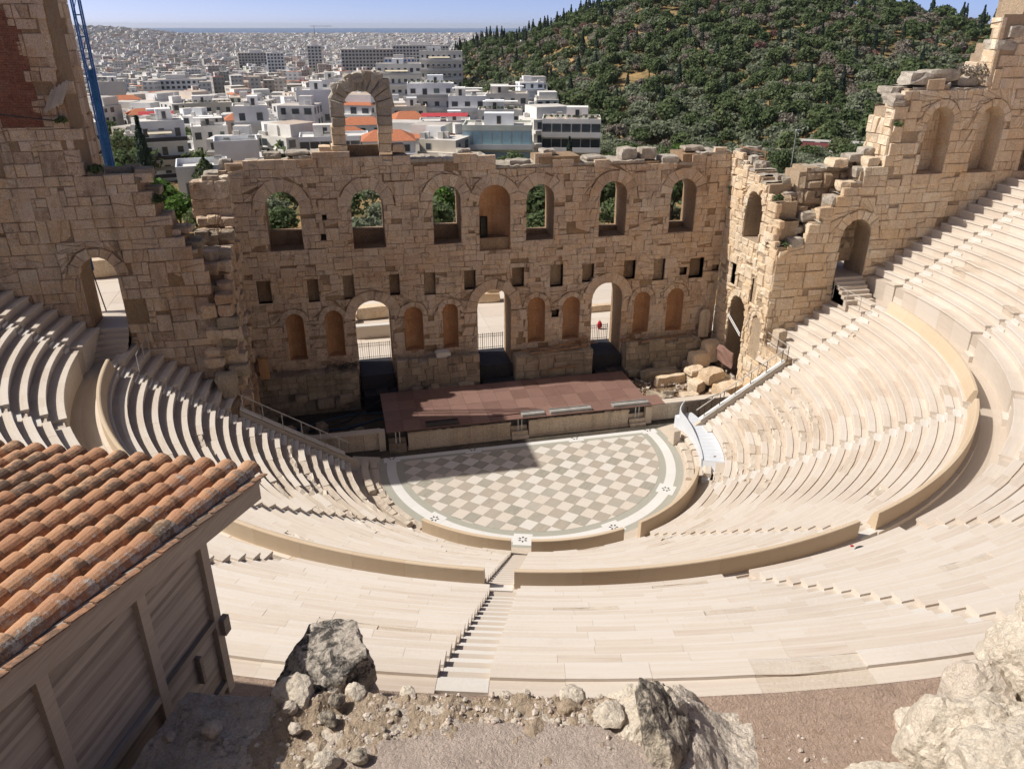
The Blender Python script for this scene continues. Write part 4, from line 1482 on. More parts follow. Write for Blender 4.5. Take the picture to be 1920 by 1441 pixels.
# end faces turned to the sun
FE = Frame((24.7, 2.95, 0), (0, 1, 0), (-1, 0, 0))
core(ww, FE, .05, 2.4, 16.5, steps([(1.2, 21.0), (3, 20.3)]), [], M_core_p, -.05, -.5, .6)
masonry(ww, FE, 0.02, 2.45, 16.2, 21.6, steps([(1.2, 21.4), (3, 20.6)]), [], M_stone_p, rng, 30, ch=(.5, .75), bl=(.7, 1.4), inset=.06, proud=(0, .15), rough=.05)
FE2 = Frame((31.3, 2.95, 0), (0, 1, 0), (-1, 0, 0))
tw2 = steps([(.8, 26.5), (1.6, 24.8), (3, 23.4)])
core(ww, FE2, .05, 2.4, 21.5, tw2, [], M_core_p, -.05, -2.0, .6)
masonry(ww, FE2, 0.02, 2.45, 21.6, 26.6, tw2, [], M_stone_p, rng, 30, ch=(.55, .8), bl=(.8, 1.5), inset=.06, proud=(0, .12), rough=.04)
for x, y, z, sx, sz in ((25.2, 4.2, 22.0, 1.3, .5), (26.4, 3.8, 22.75, 1.6, .75), (28.2, 4.0, 22.9, 2.4, .7), (30.2, 4.2, 22.5, 1.6, .5), (25.0, 3.6, 21.5, 1.0, .7), (32.0, 3.6, 24.7, 1.4, .7), (32.4, 3.5, 25.5, 1.1, .7)):
    rough_block(ww, (x, y, z), (sx, 1.5, sz), rng.uniform(-.12, .12), M_top, 'coping_stone', .12, None, 3)
# stepped ruin: pale rubble masses set back, stones left standing in steps
rb = thing('rubble_mass', 'pale rubble core mass set back between the stepped ruin and the right wing', 'ruin')
FB = Frame((0, 4.5, 0), (1, 0, 0), (0, -1, 0))
tb = steps([(19.6, 15.6), (20.3, 17.0), (21.3, 17.25), (23.6, 17.15), (25, 17.4)])
core(rb, FB, 18.6, 24.7, 10.5, lambda s: tb(s) - .1, [], M_core_p, -.1, -1.9, .5)
masonry(rb, FB, 18.6, 24.7, 11.5, 17.5, tb, [], M_core_p, rng, 60, ch=(.6, 1.3), bl=(.8, 1.7), rubble=.5, inset=.16, proud=(0, .25), rough=.12, tall=.3)
wall_tops(rb, FB, 18.7, 24.6, tb, .02, -1.9, M_top, (.7, 1.3))
for i, (x, y, z) in enumerate(((18.3, 3.3, 11.75), (19.1, 3.4, 12.5), (18.2, 4.2, 12.7), (19.4, 4.0, 13.2), (20.5, 3.6, 13.3), (20.3, 4.2, 14.0), (21.2, 3.5, 14.3), (21.9, 3.5, 15.2), (22.6, 3.6, 16.1), (23.5, 3.5, 17.0), (24.0, 3.7, 17.6), (23.2, 4.4, 17.8), (18.4, 5.0, 13.6), (18.7, 5.6, 14.6), (22.0, 4.3, 17.5), (24.3, 4.5, 18.1))):
    rough_block(rb, (x, y, z), (rng.uniform(.9, 1.4), rng.uniform(.8, 1.2), rng.uniform(.5, .7)), rng.uniform(-.12, .12), M_top if i % 2 else M_stone_p, 'stone', .09, None, 3)
# near end of the wing beside the passage
FN = Frame((17.7, 2.95, 0), (1, 0, 0), (0, -1, 0))

# ---- left wall, tower and wing
FL = Frame((0, 3.2, 0), (1, 0, 0), (0, -1, 0))
lw = thing('wing_wall', 'shaded ruined stone wall on the left with an arched doorway and a tall tower', 'ruined wall')
top_l = steps([(-24.2, 27.75), (-21.1, 18.35), (-20.6, 17.3), (-20.2, 15.8), (-19.6, 15.0), (-19.0, 14.2), (-18.5, 12.0), (-17.9, 9.2), (-17.0, 7.5)])


def base_l(s):
    return base_w(-s)


LD = (-25.35, -23.45, 9.0, 14.05)
LN = (-30.2, -27.75, 18.5, 21.5)
cl = [arch_poly(*LD), arch_poly(*LN)]
core(lw, FL, -40, -17.75, 2.0, lambda s: top_l(s) - .12, cl, M_core, -.06, -2.3, .55)


def red_zone(s, z): return 20.8 < z < 26.6 and s < -25.2 - .25 * (int(z * 1.6) % 3) and not (s < -27.4)


lst_cut = []
stepq = [rect_poly(-27.3, -25.35 - .35 * (i % 2) - .2 * (i > 5), 21.0 + .675 * i, 21.0 + .675 * (i + 1)) for i in range(8)]
masonry(lw, FL, -40, -17.75, 3.0, 28.0, top_l, cl + stepq, M_stone_l, rng, 240, ch=(.42, .8), bl=(.5, 1.5), rubble=.28, arches=[(*LD, .6), (*LN, .5)], base=base_l, inset=.045, proud=(0, .08), inside=lambda s, z: s > -31)
bk = MB()
zz = 21.0
while zz < 26.4:
    s = -27.3 - (int(zz * 20) % 2) * .13
    while s < -25.36:
        a, b = max(s, -27.3), min(s + .27, -25.36)
        if b - a > .05: prism(bk, FL, rect_poly(a + .008, b - .008, zz + .006, zz + .066), rng.uniform(-.015, .03), -.1, rng.random())
        s += .27
    zz += .078
tag(bk.build('brick_infill', M_brick, lw), kind='stuff')
wall_tops(lw, FL, -24.2, -18.2, top_l, .02, -2.3, M_plinth, (.6, 1.2))
FT = Frame((-24.2, 3.2, 0), (0, 1, 0), (1, 0, 0))
core(lw, FT, .02, 4.7, 17.0, lambda s: 27.9, [], M_core, -.05, -5.0, 1.0)
masonry(lw, FT, 0.0, 4.7, 17.6, 28.0, lambda s: 28.0, [], M_stone_l, rng, 40, ch=(.6, .85), bl=(.8, 1.5), rubble=.1)
for i in range(14):
    s = rng.uniform(-23.8, -19)
    rough_block(lw, (s, 3.2 + rng.uniform(.4, 1.8), top_l(s) + .12), (rng.uniform(.6, 1.3), rng.uniform(.6, 1.1), rng.uniform(.3, .55)), rng.uniform(-.2, .2), M_plinth if i % 3 else M_stone_l, 'stone', .08, None, 3)
# toothed broken end of the left wing
FV = Frame((-17.7, 10.5, 0), (0, -1, 0), (1, 0, 0))
lv = thing('wing_wall', 'dark broken stone wing wall at the left end of the stage with a toothed edge', 'ruined wall')
top_v = steps([(.9, 16.9), (1.6, 14.6), (3.2, 13.9), (4.6, 13.2), (5.6, 12.6), (6.6, 11.6), (7.4, 10.2)])
core(lv, FV, 0, 7.25, .2, lambda s: top_v(s) - .35, [arch_poly(2.4, 4.6, .3, 7.4)], M_core, -.1, -1.9, .5)
masonry(lv, FV, 0.02, 7.3, .6, 17.2, top_v, [arch_poly(2.4, 4.6, .3, 7.4)], M_stone_l, rng, 120, ch=(.5, .8), bl=(.6, 1.3), rubble=.2, proud=(-.15, .3), inset=.07, rough=.05, tall=.05)
for s0_ in (.5, .9, 1.3, 1.6, 2.2, 2.8, 3.3, 3.9, 4.5, 4.7, 5.2, 5.7, 6.2, 6.7, 7.0):
    for dd in (.2, .95, 1.6):
        p = FV(s0_, top_v(s0_) - .12 + rng.uniform(-.1, .12), -dd)
        rough_block(lv, p, (rng.uniform(.7, 1.0), rng.uniform(.6, .9), rng.uniform(.45, .75)), rng.uniform(-.15, .15), M_plinth if rng.random() < .5 else M_stone_l, 'stone', .1, None, 3)
for zz_ in (14.9, 15.5, 16.1, 16.6):
    for dd in (.3, 1.1, 1.8):
        rough_block(lv, FV(.75, zz_, -dd), (.85, .6, .6), rng.uniform(-.06, .06), M_stone_l, 'stone', .06, None, 3)
zz = .6
while zz < 11:
    h = rng.uniform(.5, .8)
    rough_block(lv, (-17.9 + rng.uniform(-.45, .35), 3.25 + rng.uniform(-.35, .3), zz + h / 2), (rng.uniform(.8, 1.3), rng.uniform(.7, 1.1), h), rng.uniform(-.1, .1), M_plinth if rng.random() < .5 else M_stone_l, 'stone', .1, None, 3)
    if rng.random() < .7:
        rough_block(lv, (-18.7 + rng.uniform(-.4, .3), 3.1 + rng.uniform(-.2, .15), zz + h / 2), (rng.uniform(.8, 1.2), .7, h), 0, M_stone_l, 'stone', .08, None, 3)
    zz += h
for i in range(5):
    mb = MB()
    p = Vector((-18.4 + rng.uniform(-.3, .3), 8.0 - i * .25, 14.1))
    mb.tube(p, p + Vector((rng.uniform(.1, .5), rng.uniform(-.2, .2), rng.uniform(.7, 1.4))), .025, 4)
    if i == 0: stk = thing('dry_sticks', 'bundle of dry pale sticks standing on the left wing wall', 'sticks')
    mb.build('stick', M_plank, stk)

# steps up to the two side doorways
for sx, a, b, yw, lab in ((1, 22.5, 24.7, 2.95, 'marble steps up to the sunlit side doorway on the right'), (-1, -25.3, -23.45, 3.2, 'shaded marble steps up to the arched side doorway on the left')):
    t = thing('doorway_steps', lab, 'steps')
    for i in range(6):
        zt = 8.45 + .235 * (i + 1)
        y0 = yw - 1.75 + .33 * i
        mb = MB(); mb.box(((a + b) / 2, (y0 + yw + 2.6) / 2, zt - .35), (b - a - .02, yw + 2.6 - y0, .7), rnd=rng.random())
        mb.build('step', M_pave, t)  # darker walkway marble, partly putting the wall's shade into the colour
# ------------------------------------------------------------------ passages, handrails, small stage clutter
for sx, yy, lab in ((1, -.08, 'sloping marble end wall with white coping beside the right ramp'), (-1, .5, 'sloping marble end wall with pale coping at the left end of the lower seats')):
    F = Frame((0, yy, 0), (sx, 0, 0), (0, 1, 0))
    t = thing('end_wall', lab, 'wall')
    mb = MB(); prism(mb, F, [(10.9, 0), (17.7, 0), (17.7, 5.05), (11.2, .78)] if sx > 0 else [(17.7, 5.05), (17.7, 0), (10.9, 0), (11.2, .78)], 0, .26, .5); mb.build('wall_face', M_seat_worn, t)
    for i in range(5):
        a, b = 11.9 + i * 1.16, 11.9 + (i + 1) * 1.16 - .03
        zf = lambda s: 1.13 + .658 * (s - 11.65) + .02
        mb = MB(); prism(mb, F, [(a, zf(a)), (b, zf(b)), (b, zf(b) + .13), (a, zf(a) + .13)], -.03, .3, .8); mb.build('coping', M_railw if sx > 0 else M_step, t)
    h = thing('handrail', 'pale steel handrail on dark posts along the right sloping end wall' if sx > 0 else 'thin grey handrail along the left sloping end wall', 'handrail')
    for i in range(6):
        s = 12.2 + i * 1.06
        mb = MB(); mb.tube(F(s, zf(s) + .1, .15), F(s, zf(s) + 1.0, .15), .028, 5); mb.build('post', M_dark if sx > 0 else M_rail, h)
    mb = MB(); mb.tube(F(11.6, zf(11.6) + 1.0, .15), F(17.6, zf(17.6) + 1.0, .15), .035, 6); mb.build('rail', M_rail, h)
    # passage under the seats
    G = Frame((sx * 17.72, 2.95, 0), (0, -1, 0), (-sx, 0, 0))
    w = thing('passage_wall', 'stone wall with a dark arched passage under the %s end of the seats' % ('right' if sx > 0 else 'left'), 'wall')
    cut = arch_poly(.5, 2.3, .2, 3.4)
    core(w, G, 0, 3.0 if sx > 0 else 2.4, .1, lambda s: 5.3, [cut], M_core_p if sx > 0 else M_core, -.05, -.6, .5)
    masonry(w, G, 0, 3.0 if sx > 0 else 2.4, .3, 5.4, lambda s: 5.35, [cut], M_stone_p if sx > 0 else M_stone_l, rng, 30, arches=[(.5, 2.3, .2, 3.4, .4)])
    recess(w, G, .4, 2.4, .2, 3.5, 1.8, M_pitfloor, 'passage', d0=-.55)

hr = thing('handrail', 'brown steel guard rail at the top of the passage beside the right seats', 'handrail')
P3 = [Vector((17.75, 2.6, 5.3)), Vector((17.75, 1.2, 5.3)), Vector((17.75, -.15, 5.3))]
for p in P3:
    mb = MB(); mb.tube(p, p + Vector((0, 0, 1.0)), .03, 5); mb.build('post', M_dark, hr)
for z in (.5, 1.0):
    mb = MB(); mb.tube(P3[0] + Vector((0, 0, z)), P3[2] + Vector((0, 0, z)), .022, 5); mb.build('rail', M_rail, hr)
for sx in (1, -1):
    hr = thing('handrail', 'thin steel handrail on the walkway below the right side doorway' if sx > 0 else 'thin steel handrail on the shaded walkway below the left side doorway', 'handrail')
    pts = [Vector((sx * 22.45, 2.7 - 1.5 * i, 8.45)) for i in range(3)]
    for p in pts:
        mb = MB(); mb.tube(p, p + Vector((0, 0, 1.0)), .026, 5); mb.build('post', M_rail, hr)
    mb = MB(); mb.tube(pts[0] + Vector((0, 0, 1)), pts[2] + Vector((0, 0, 1)), .022, 5); mb.build('rail', M_rail, hr)
hr = thing('handrail', 'dark low handrail behind the white ramp', 'handrail')
for i in range(4):
    p = Vector((11.9 + i * .9, 1.95, .1 + .3 * i))
    mb = MB(); mb.tube(p, p + Vector((0, 0, 1.35)), .03, 5); mb.build('post', M_dark, hr)
mb = MB(); mb.tube((11.7, 1.95, 1.42), (14.8, 1.95, 2.4), .03, 5); mb.build('rail', M_dark, hr)

t = thing('stone_block', 'upright brown stone block standing on the right seats near the wing wall', 'block')
rough_block(t, (18.4, 2.2, 6.0), (.75, .7, 1.2), .2, M_front, 'block', .04, .2, 3)
t = thing('stone_block', 'rounded grey boulder on the shaded left seats by the broken wall', 'boulder')
rough_block(t, (-18.4, 2.3, 6.1), (1.1, 1.0, 1.5), .3, M_plinth, 'block', .25, .8, 4)
t = thing('stele', 'flat round topped stone slab leaning against the stage wall at right', 'slab')
mb = MB(); FSx = Frame((16.6, 9.9, 0), (1, 0, .0), (0, -1, 0))
prism(mb, FSx, arch_poly(-.4, .4, 3.3, 5.6), .06, -.14, .6); mb.build('slab', M_front, t)
t = thing('marker_block', 'reddish upright stone block in the dark corner left of the stage wall', 'block')
rough_block(t, (-17.0, 9.6, 3.9), (.7, .6, 1.6), .1, M_niche, 'block', .03)
t = thing('marble_fragment', 'white marble fragment lying on the plinth between the left and middle doorways', 'fragment')
rough_block(t, (-4.3, 9.8, 3.75), (1.1, .7, .5), .05, M_step, 'block', .05)
pk = ['long reddish timber lying on the plinth right of the middle doorway', 'second timber lying below it on the plinth ledge', 'short orange timber low on the plinth stones', 'timber lying on the plinth right of the right doorway', 'thin timber leaning along the right plinth', 'timber on the lower ledge left of the right doorway']
pos = [((1.6, 9.7, 3.5), (6.5, 9.9, 3.62)), ((2.3, 9.3, 3.4), (6.8, 9.5, 3.55)), ((3.6, 8.95, 2.1), (5.9, 9.0, 2.2)), ((11.8, 9.8, 3.55), (15.2, 10.0, 3.62)), ((11.2, 9.4, 3.5), (14.2, 9.5, 3.55)), ((4.6, 9.6, 3.7), (6.9, 10.1, 4.1))]
for lab, (a, b) in zip(pk, pos):
    t = thing('timber', lab, 'timber', group='timbers on the plinth')
    mb = MB(); mb.tube(a, b, .07, 4); mb.build('plank', M_plank, t)
for i in range(3):
    t = thing('twig_heap', ['heap of dark scrap metal on the left plinth', 'heap of brown twigs at the right end of the middle plinth', 'heap of rusty scrap beside the right doorway'][i], 'heap')
    c = [(-11.4, 9.8, 3.3), (6.6, 9.9, 3.5), (10.4, 9.8, 3.5)][i]
    mb = MB()
    for k in range(30):
        p = Vector(c) + Vector((rng.uniform(-.8, .8), rng.uniform(-.3, .3), rng.uniform(0, .25)))
        mb.tube(p, p + Vector((rng.uniform(-.7, .7), rng.uniform(-.3, .3), rng.uniform(-.1, .3))), .03, 4)
    tag(mb.build('twigs', M_dark if i == 0 else M_plank, t), kind='stuff')
trays = [('long grey equipment tray on the front edge of the stage near the middle', .9, 1.6), ('grey equipment tray with a chrome rim on the stage front', 3.6, 3.0), ('grey equipment tray at the right front corner of the stage', 8.0, 2.7), ('dark slotted tray on the shaded front edge of the stage', -5.4, 2.2)]
for i, (lab, x, L) in enumerate(trays):
    t = thing('equipment_tray', lab, 'tray', group='trays on the stage front')
    m_ = M_grey_metal if i < 3 else M_dark
    mb = MB(); mb.box((x, FY + .3, 1.57), (L, .55, .12)); mb.build('tray_body', m_, t)
    for dy in (-.24, .24):
        mb = MB(); mb.box((x, FY + .3 + dy, 1.66), (L, .05, .07)); mb.build('rim', m_, t)
t = thing('loose_board', 'loose brown board lying skewed on the stage deck', 'board')
mb = MB(); mb.box((-.5, FY + .95, 1.545), (2.7, .75, .05), .03, rnd=.05); mb.build('board', M_deck, t)
for i in range(3):
    cable = thing('cable', ['blue cable bundle on the dark floor left of the stage', 'dark hose hanging from the left plinth', 'thin blue cable along the pit wall'][i], 'cable')
    mb = MB()
    q = [Vector((-17 + k * .55, 8.2 - 1.3 * sin(k * .22 + i) - i * .25 - .05 * k, .1 + .05 * i + (1.2 if i == 1 and k > 10 else 0) * (k - 10) / 5)) for k in range(16)]
    for a, b in zip(q, q[1:]): mb.tube(a, b, .045, 5)
    mb.build('sheath', M_cable if i != 1 else M_black, cable)
lab_blocks = ['long squared stone block on the earth right of the stage', 'big squared block tilted beside the right wing', 'flat pale block in front of the right wing wall', 'broken column drum lying right of the stage', 'short broken column piece on the earth', 'flat square stone on the earth behind the right side wall', 'rough pale boulder at the foot of the right wing', 'notched stone sill behind the earth patch', 'stepped masonry stub at the foot of the wing doorway', 'upper stepped masonry stub beside the wing doorway', 'dark slab leaning across the wing doorway', 'big rough ledge of stone under the wing wall', 'second rough ledge stone under the wing wall', 'small cut stone near the stage corner']
spec = [((12.4, 8.3, 1.1), (3.0, .9, .9), .05), ((15.4, 5.6, 1.9), (1.7, 1.3, .9), .3), ((14.7, 6.9, 1.8), (1.3, 1.1, .5), .15), ((10.9, 5.2, .9), (1.5, .45, .45), -.9), ((12.0, 5.4, .85), (.8, .4, .4), -.6), ((13.2, 4.6, .95), (1.3, .8, .35), .15), ((14.2, 5.5, 1.2), (1.0, 1.0, 1.0), .4), ((12.9, 7.3, 1.0), (2.6, .5, .9), .08), ((15.8, 8.6, 2.0), (1.6, 1.0, 1.2), .1), ((16.9, 8.9, 2.5), (1.3, 1.2, 1.6), .1), ((17.2, 7.1, 2.7), (.2, 2.1, 1.3), .1), ((15.6, 6.8, 1.0), (2.6, 1.6, 1.3), .25), ((16.2, 4.6, .9), (2.0, 1.6, 1.5), .4), ((11.4, 4.6, .85), (.7, .4, .35), .3)]
for lab, (c, s_, r_) in zip(lab_blocks, spec):
    t = thing('stone_block', lab, 'block', group='loose blocks right of the stage')
    rough_block(t, c, s_, r_, M_deck if 'dark slab' in lab else M_stone_p if c[0] > 12.5 else M_plinth, 'block', .1, None, 4)
for i in range(9):
    t = thing('stone_block', 'dim loose stone in the dark pit left of the stage', 'block', group='loose stones in the left pit')
    rough_block(t, (rng.uniform(-17, -10), rng.uniform(4, 8.5), .3), (rng.uniform(.5, 1.2), rng.uniform(.4, .9), rng.uniform(.4, .8)), rng.uniform(-1, 1), M_plinth, 'block', .1, None, 3)
rub = MB()
for i in range(260):
    x, y = rng.uniform(9.8, 18), rng.uniform(3.7, 9)
    rub.box((x, y, .6 + .05 * (x - 9.6) + .1), (rng.uniform(.05, .25), rng.uniform(.05, .25), rng.uniform(.05, .18)), rng.uniform(0, 3), rng.random(), 0, .03, rng)
tag(rub.build('rubble', M_pebble), 'scattered rubble on the earth right of the stage', kind='stuff')

# black cover with a domed centre on the podium step
t = thing('black_cover', 'round black cover with a domed centre and red tag on the upper step', 'cover', (4.88, -25.08, 9.93))
mb = MB()
k = 22
prof = [(.0, .21), (.1, .2), (.16, .14), (.19, .05), (.3, .035), (.44, .03), (.47, .0)]
vs = []
for r, z in prof:
    for i in range(k):
        a = 2 * pi * i / k
        vs.append((r * cos(a) * (1.05 + .04 * sin(3 * a)), r * sin(a) * .95 * (1 + .05 * cos(2 * a)), z + .008 * sin(5 * a) * (r > .2)))
fs = [(j * k + i, j * k + (i + 1) % k, (j + 1) * k + (i + 1) % k, (j + 1) * k + i) for j in range(len(prof) - 1) for i in range(k)]
mb.add(vs, [tuple(reversed(f)) for f in fs])
mb.build('cloth', plain('black_cloth', (.022, .024, .027), .6, .35, .4, 9), t, True)
mb = MB(); mb.box((-.12, .3, .06), (.1, .07, .03), .3); mb.build('red_tag', M_red, t)

# ------------------------------------------------------------------ courtyard and terraces behind the walls
cy = thing('courtyard_paving', 'pale paving behind the stage wall', 'paving')
cy['kind'] = 'structure'; del cy['category']
for i in range(12):
    for j in range(7):
        mb = MB(); mb.box((-19 + i * 3.6, 14.4 + j * 2.5, 2.2), (3.58, 2.48, .4), rnd=rng.random()); mb.build('paving_slab', M_seat, cy)
for lab, c, s_ in (('row of cut blocks seen through the left stage doorway', (-8.6, 22.6, 3.0), (3.2, 1.0, 1.1)), ('single cut block in the courtyard behind the left doorway', (-5.8, 22.8, 2.95), (1.6, 1.0, 1.0)), ('low cut block seen through the left stage doorway', (-10.8, 21.9, 2.8), (1.2, .9, .8)),
                   ('brown cut block seen through the middle stage doorway', (2.0, 24.8, 2.85), (2.4, 1.0, .9)), ('upper brown block behind the middle stage doorway', (2.6, 25.0, 3.6), (1.5, .9, .6)), ('brown block at the right of the middle doorway view', (4.6, 25.2, 2.8), (1.2, 1.0, .8)), ('bench block seen through the right stage doorway', (11.4, 20.0, 2.7), (2.6, .6, .6))):
    t = thing('courtyard_block', lab, 'block', group='cut blocks in the courtyard')
    rough_block(t, c, s_, rng.uniform(-.1, .1), M_stone_p, 'block', .04, None, 3)
for lab, c, s_ in (('low cream wall across the courtyard behind the middle doorway', (3, 28.6, 3.4), (9, .5, 2.0)), ('low cream wall across the courtyard behind the left doorway', (-8, 17.8, 2.9), (5.0, .35, 1.0)), ('tall cream wall at the far side of the courtyard', (-6, 30.5, 3.6), (9, .5, 2.4))):
    t = thing('courtyard_wall', lab, 'wall', group='low walls in the courtyard')
    mb = MB(); mb.box(c, s_, rnd=.5); mb.build('wall_face', M_seat, t)
    mb = MB(); mb.box((c[0], c[1], c[2] + s_[2] / 2 + .06), (s_[0] + .1, s_[1] + .15, .12), rnd=.9); mb.build('coping', M_step, t)
t = thing('red_bag', 'round red bag standing behind the right doorway fence', 'bag', (9.9, 15.6, 2.4))
mb = MB()
for j in range(6):
    for i in range(10):
        a0, a1, b0, b1 = 2 * pi * i / 10, 2 * pi * (i + 1) / 10, pi / 6 * j - pi / 2, pi / 6 * (j + 1) - pi / 2
        mb.face([(.22 * cos(b) * cos(a), .18 * cos(b) * sin(a), .36 + .36 * sin(b)) for a, b in ((a0, b0), (a1, b0), (a1, b1), (a0, b1))])
mb.build('bag_body', M_red, t, True)
mb = MB(); mb.tube((-.08, 0, .7), (0, 0, .82), .015); mb.tube((0, 0, .82), (.08, 0, .7), .015); mb.build('handle', M_red, t)
ter = thing('terrace_paving', 'bright paved terrace outside the left side doorway', 'paving'); ter['kind'] = 'structure'; del ter['category']
for i in range(5):
    for j in range(6):
        mb = MB(); mb.box((-32 + i * 2.6, 6.9 + j * 2.4, 9.35), (2.58, 2.38, .95), rnd=rng.random()); mb.build('paving_slab', M_seat, ter)
t = thing('courtyard_block', 'big pale block on the terrace outside the left side doorway', 'block'); rough_block(t, (-27.4, 14.5, 10.5), (2.2, 1.2, 1.3), .2, M_stone_p, 'block', .05)
t = thing('banner_stand', 'thin pole with a blue banner standing outside the left doorway', 'banner')
mb = MB(); mb.tube((-25.4, 6.6, 9.8), (-25.9, 6.9, 13.6), .04, 5); mb.build('pole', M_dark, t)
mb = MB(); mb.box((-25.8, 6.85, 13.0), (.35, .04, 1.3)); mb.build('banner', M_blue, t)
ter = thing('terrace_paving', 'pale rocky terrace outside the right side doorway', 'paving'); ter['kind'] = 'structure'; del ter['category']
for i in range(3):
    mb = MB(); mb.box((21.5 + i * 2.6, 7.3, 9.2), (2.58, 4.0, 1.2), rnd=rng.random()); mb.build('paving_slab', M_seat, ter)
t = thing('courtyard_block', 'pale rough block on the terrace outside the right side doorway', 'block'); rough_block(t, (25.0, 9.0, 10.7), (2.6, 1.4, 1.6), .3, M_stone_p, 'block', .15)

# blue scaffold mast against the left tower
sc = thing('scaffold', 'blue steel scaffold mast rising behind the left tower', 'scaffold')
for x, y in ((-24.1, 8.2), (-23.72, 8.2), (-24.1, 8.6), (-23.72, 8.6)):
    mb = MB(); mb.tube((x, y, 5), (x, y, 30.5), .05, 6); mb.build('standard', M_blue, sc)
for i in range(17):
    z = 12 + i * 1.1
    mb = MB(); mb.tube((-24.1, 8.2, z), (-23.72, 8.2, z), .035, 5); mb.build('rung', M_blue, sc)
    mb = MB(); mb.tube((-24.1 if i % 2 else -23.72, 8.2, z), (-23.72 if i % 2 else -24.1, 8.2, z + 1.1), .022, 4); mb.build('brace', M_blue, sc)
mb = MB(); mb.box((-23.9, 8.6, 18.0), (.3, .04, 11), rnd=.5); mb.build('safety_net', M_net, sc)
sc2 = thing('scaffold', 'blue netted scaffold seen through the tower window at the left edge', 'scaffold')
mb = MB(); mb.box((-29.5, 7.6, 20), (6, .05, 8)); mb.build('safety_net', M_net, sc2)
for x in (-31, -30, -29, -28):
    mb = MB(); mb.tube((x, 7.4, 16), (x, 7.4, 24), .05, 5); mb.build('standard', M_dark, sc2)
for z in (18.5, 19.5, 20.5):
    mb = MB(); mb.tube((-32, 7.4, z), (-27, 7.4, z), .04, 5); mb.build('ledger', M_dark, sc2)
tb_ = thing('board_shelf', 'weathered timber boards fixed under the broken ledge of the left tower', 'boards')
for i in range(5):
    mb = MB(); mb.box((-24.75 + i * .2, 3.0 - .05 * i, 22.3 + .1 * i), (.18, .1, 1.25), 0, rnd=rng.random(), tilt=Matrix.Rotation(.5, 3, 'Y')); mb.build('board', M_wood, tb_)
mb = MB(); mb.tube((-27.4, 3.05, 21.7), (-24.4, 2.9, 21.3), .04, 5); mb.build('rod', M_dark, tb_)
gr_ = thing('guard_frame', 'small timber guard frame on the right corner of the stage wall', 'frame')
for a, b in (((17.9, 10.2, 17.9), (19.4, 8.6, 17.6)), ((17.9, 10.2, 17.4), (19.4, 8.6, 17.1)), ((19.3, 8.7, 16.9), (19.3, 8.7, 17.7)), ((18.1, 10.0, 17.2), (18.1, 10.0, 17.95))):
    mb = MB(); mb.tube(a, b, .05, 4); mb.build('bar', M_plank, gr_)

# ------------------------------------------------------------------ wooden shed with a clay tile roof
HX, HY = -13.527, -32.876
HR = math.atan2(.927, .374)
hut = thing('wooden_shed', 'grey weathered timber shed with a terracotta barrel tile roof at lower left', 'shed', tuple(CAM + (Vector((HX, HY, 16.0)) - CAM) * .75), HR)
hut.scale = (.75, .75, .75)


def rz_(s): return 2.98 + .188 * (1.53 - s)


POSTS = [-.02, -1.5, -3.2, -4.9, -6.6]
for s in POSTS:
    mb = MB(); mb.box((s, .0, (rz_(s) - .1) / 2), (.17, .13, rz_(s) - .1), rnd=rng.random()); mb.build('post', M_wood, hut)
for a, b in zip(POSTS, POSTS[1:]):
    z = 0.02
    while z < 3.9:
        top_ = min(rz_(a), rz_(b)) - .03
        if z + .075 > top_: break
        mb = MB()
        L = a - b - .17
        mb.box(((a + b) / 2, .035, z + .037), (L, .022, .08), rnd=rng.random(), tilt=Matrix.Rotation(-.3, 3, 'X'))
        mb.build('board', M_wood, hut)
        z += .074
for s0, s1, z in ((-.1, -1.42, 1.46), (-1.58, -3.12, 1.44), (-3.28, -4.8, 1.44), (-.1, -1.42, .22)):
    mb = MB(); mb.box(((s0 + s1) / 2, -.015, z), (s0 - s1, .09, .12), rnd=rng.random()); mb.build('rail', M_wood, hut)
mb = MB(); mb.box((-.62, -.02, 1.02), (.06, .1, .5), rnd=0); mb.build('slot_batten', M_wood, hut)
mb = MB(); mb.box((.06, -.1, 1.3), (.16, .1, .3), rnd=.1); mb.build('latch_block', M_wood, hut)
mb = MB()
a, b = 1.62, -7.0
vs = [(a, -.16, rz_(a) - .02), (b, -.16, rz_(b) - .02), (b, -.16, rz_(b) - .33), (a, -.16, rz_(a) - .33)]
vs += [(x, -.06, z) for x, y, z in vs]
mb.add(vs, [(0, 1, 2, 3), (7, 6, 5, 4), (0, 4, 5, 1), (1, 5, 6, 2), (2, 6, 7, 3), (3, 7, 4, 0)], .5)
mb.build('barge_board', M_wood, hut)
mb = MB()
vs = [(a + .03, -.19, rz_(a) + .06), (b, -.19, rz_(b) + .06), (b, -.19, rz_(b) - .02), (a + .03, -.19, rz_(a) - .02)]
vs += [(x, -.05, z) for x, y, z in vs]
mb.add(vs, [(0, 1, 2, 3), (7, 6, 5, 4), (0, 4, 5, 1), (1, 5, 6, 2), (2, 6, 7, 3), (3, 7, 4, 0)], .2)
mb.build('verge_strip', M_wood, hut)
mb = MB()
vs = [(1.75, -.1, rz_(1.75)), (b, -.1, rz_(b)), (b, 12, rz_(b)), (1.75, 12, rz_(1.75))]
vs += [(x, y, z - .05) for x, y, z in vs]
mb.add(vs, [(0, 3, 2, 1), (4, 5, 6, 7), (0, 1, 5, 4), (1, 2, 6, 5), (2, 3, 7, 6), (3, 0, 4, 7)], .1)
mb.build('roof_deck', M_wood, hut)
for i in range(12):
    mb = MB(); mb.box((.0, 0.5 + i * 1.0, 1.5), (.03, .98, 3.0), rnd=rng.random()); mb.build('front_panel', M_wood, hut)
mb = MB(); mb.box((1.5, 6, rz_(1.5) - .16), (.08, 12, .2), rnd=.4); mb.build('eave_board', M_wood, hut)


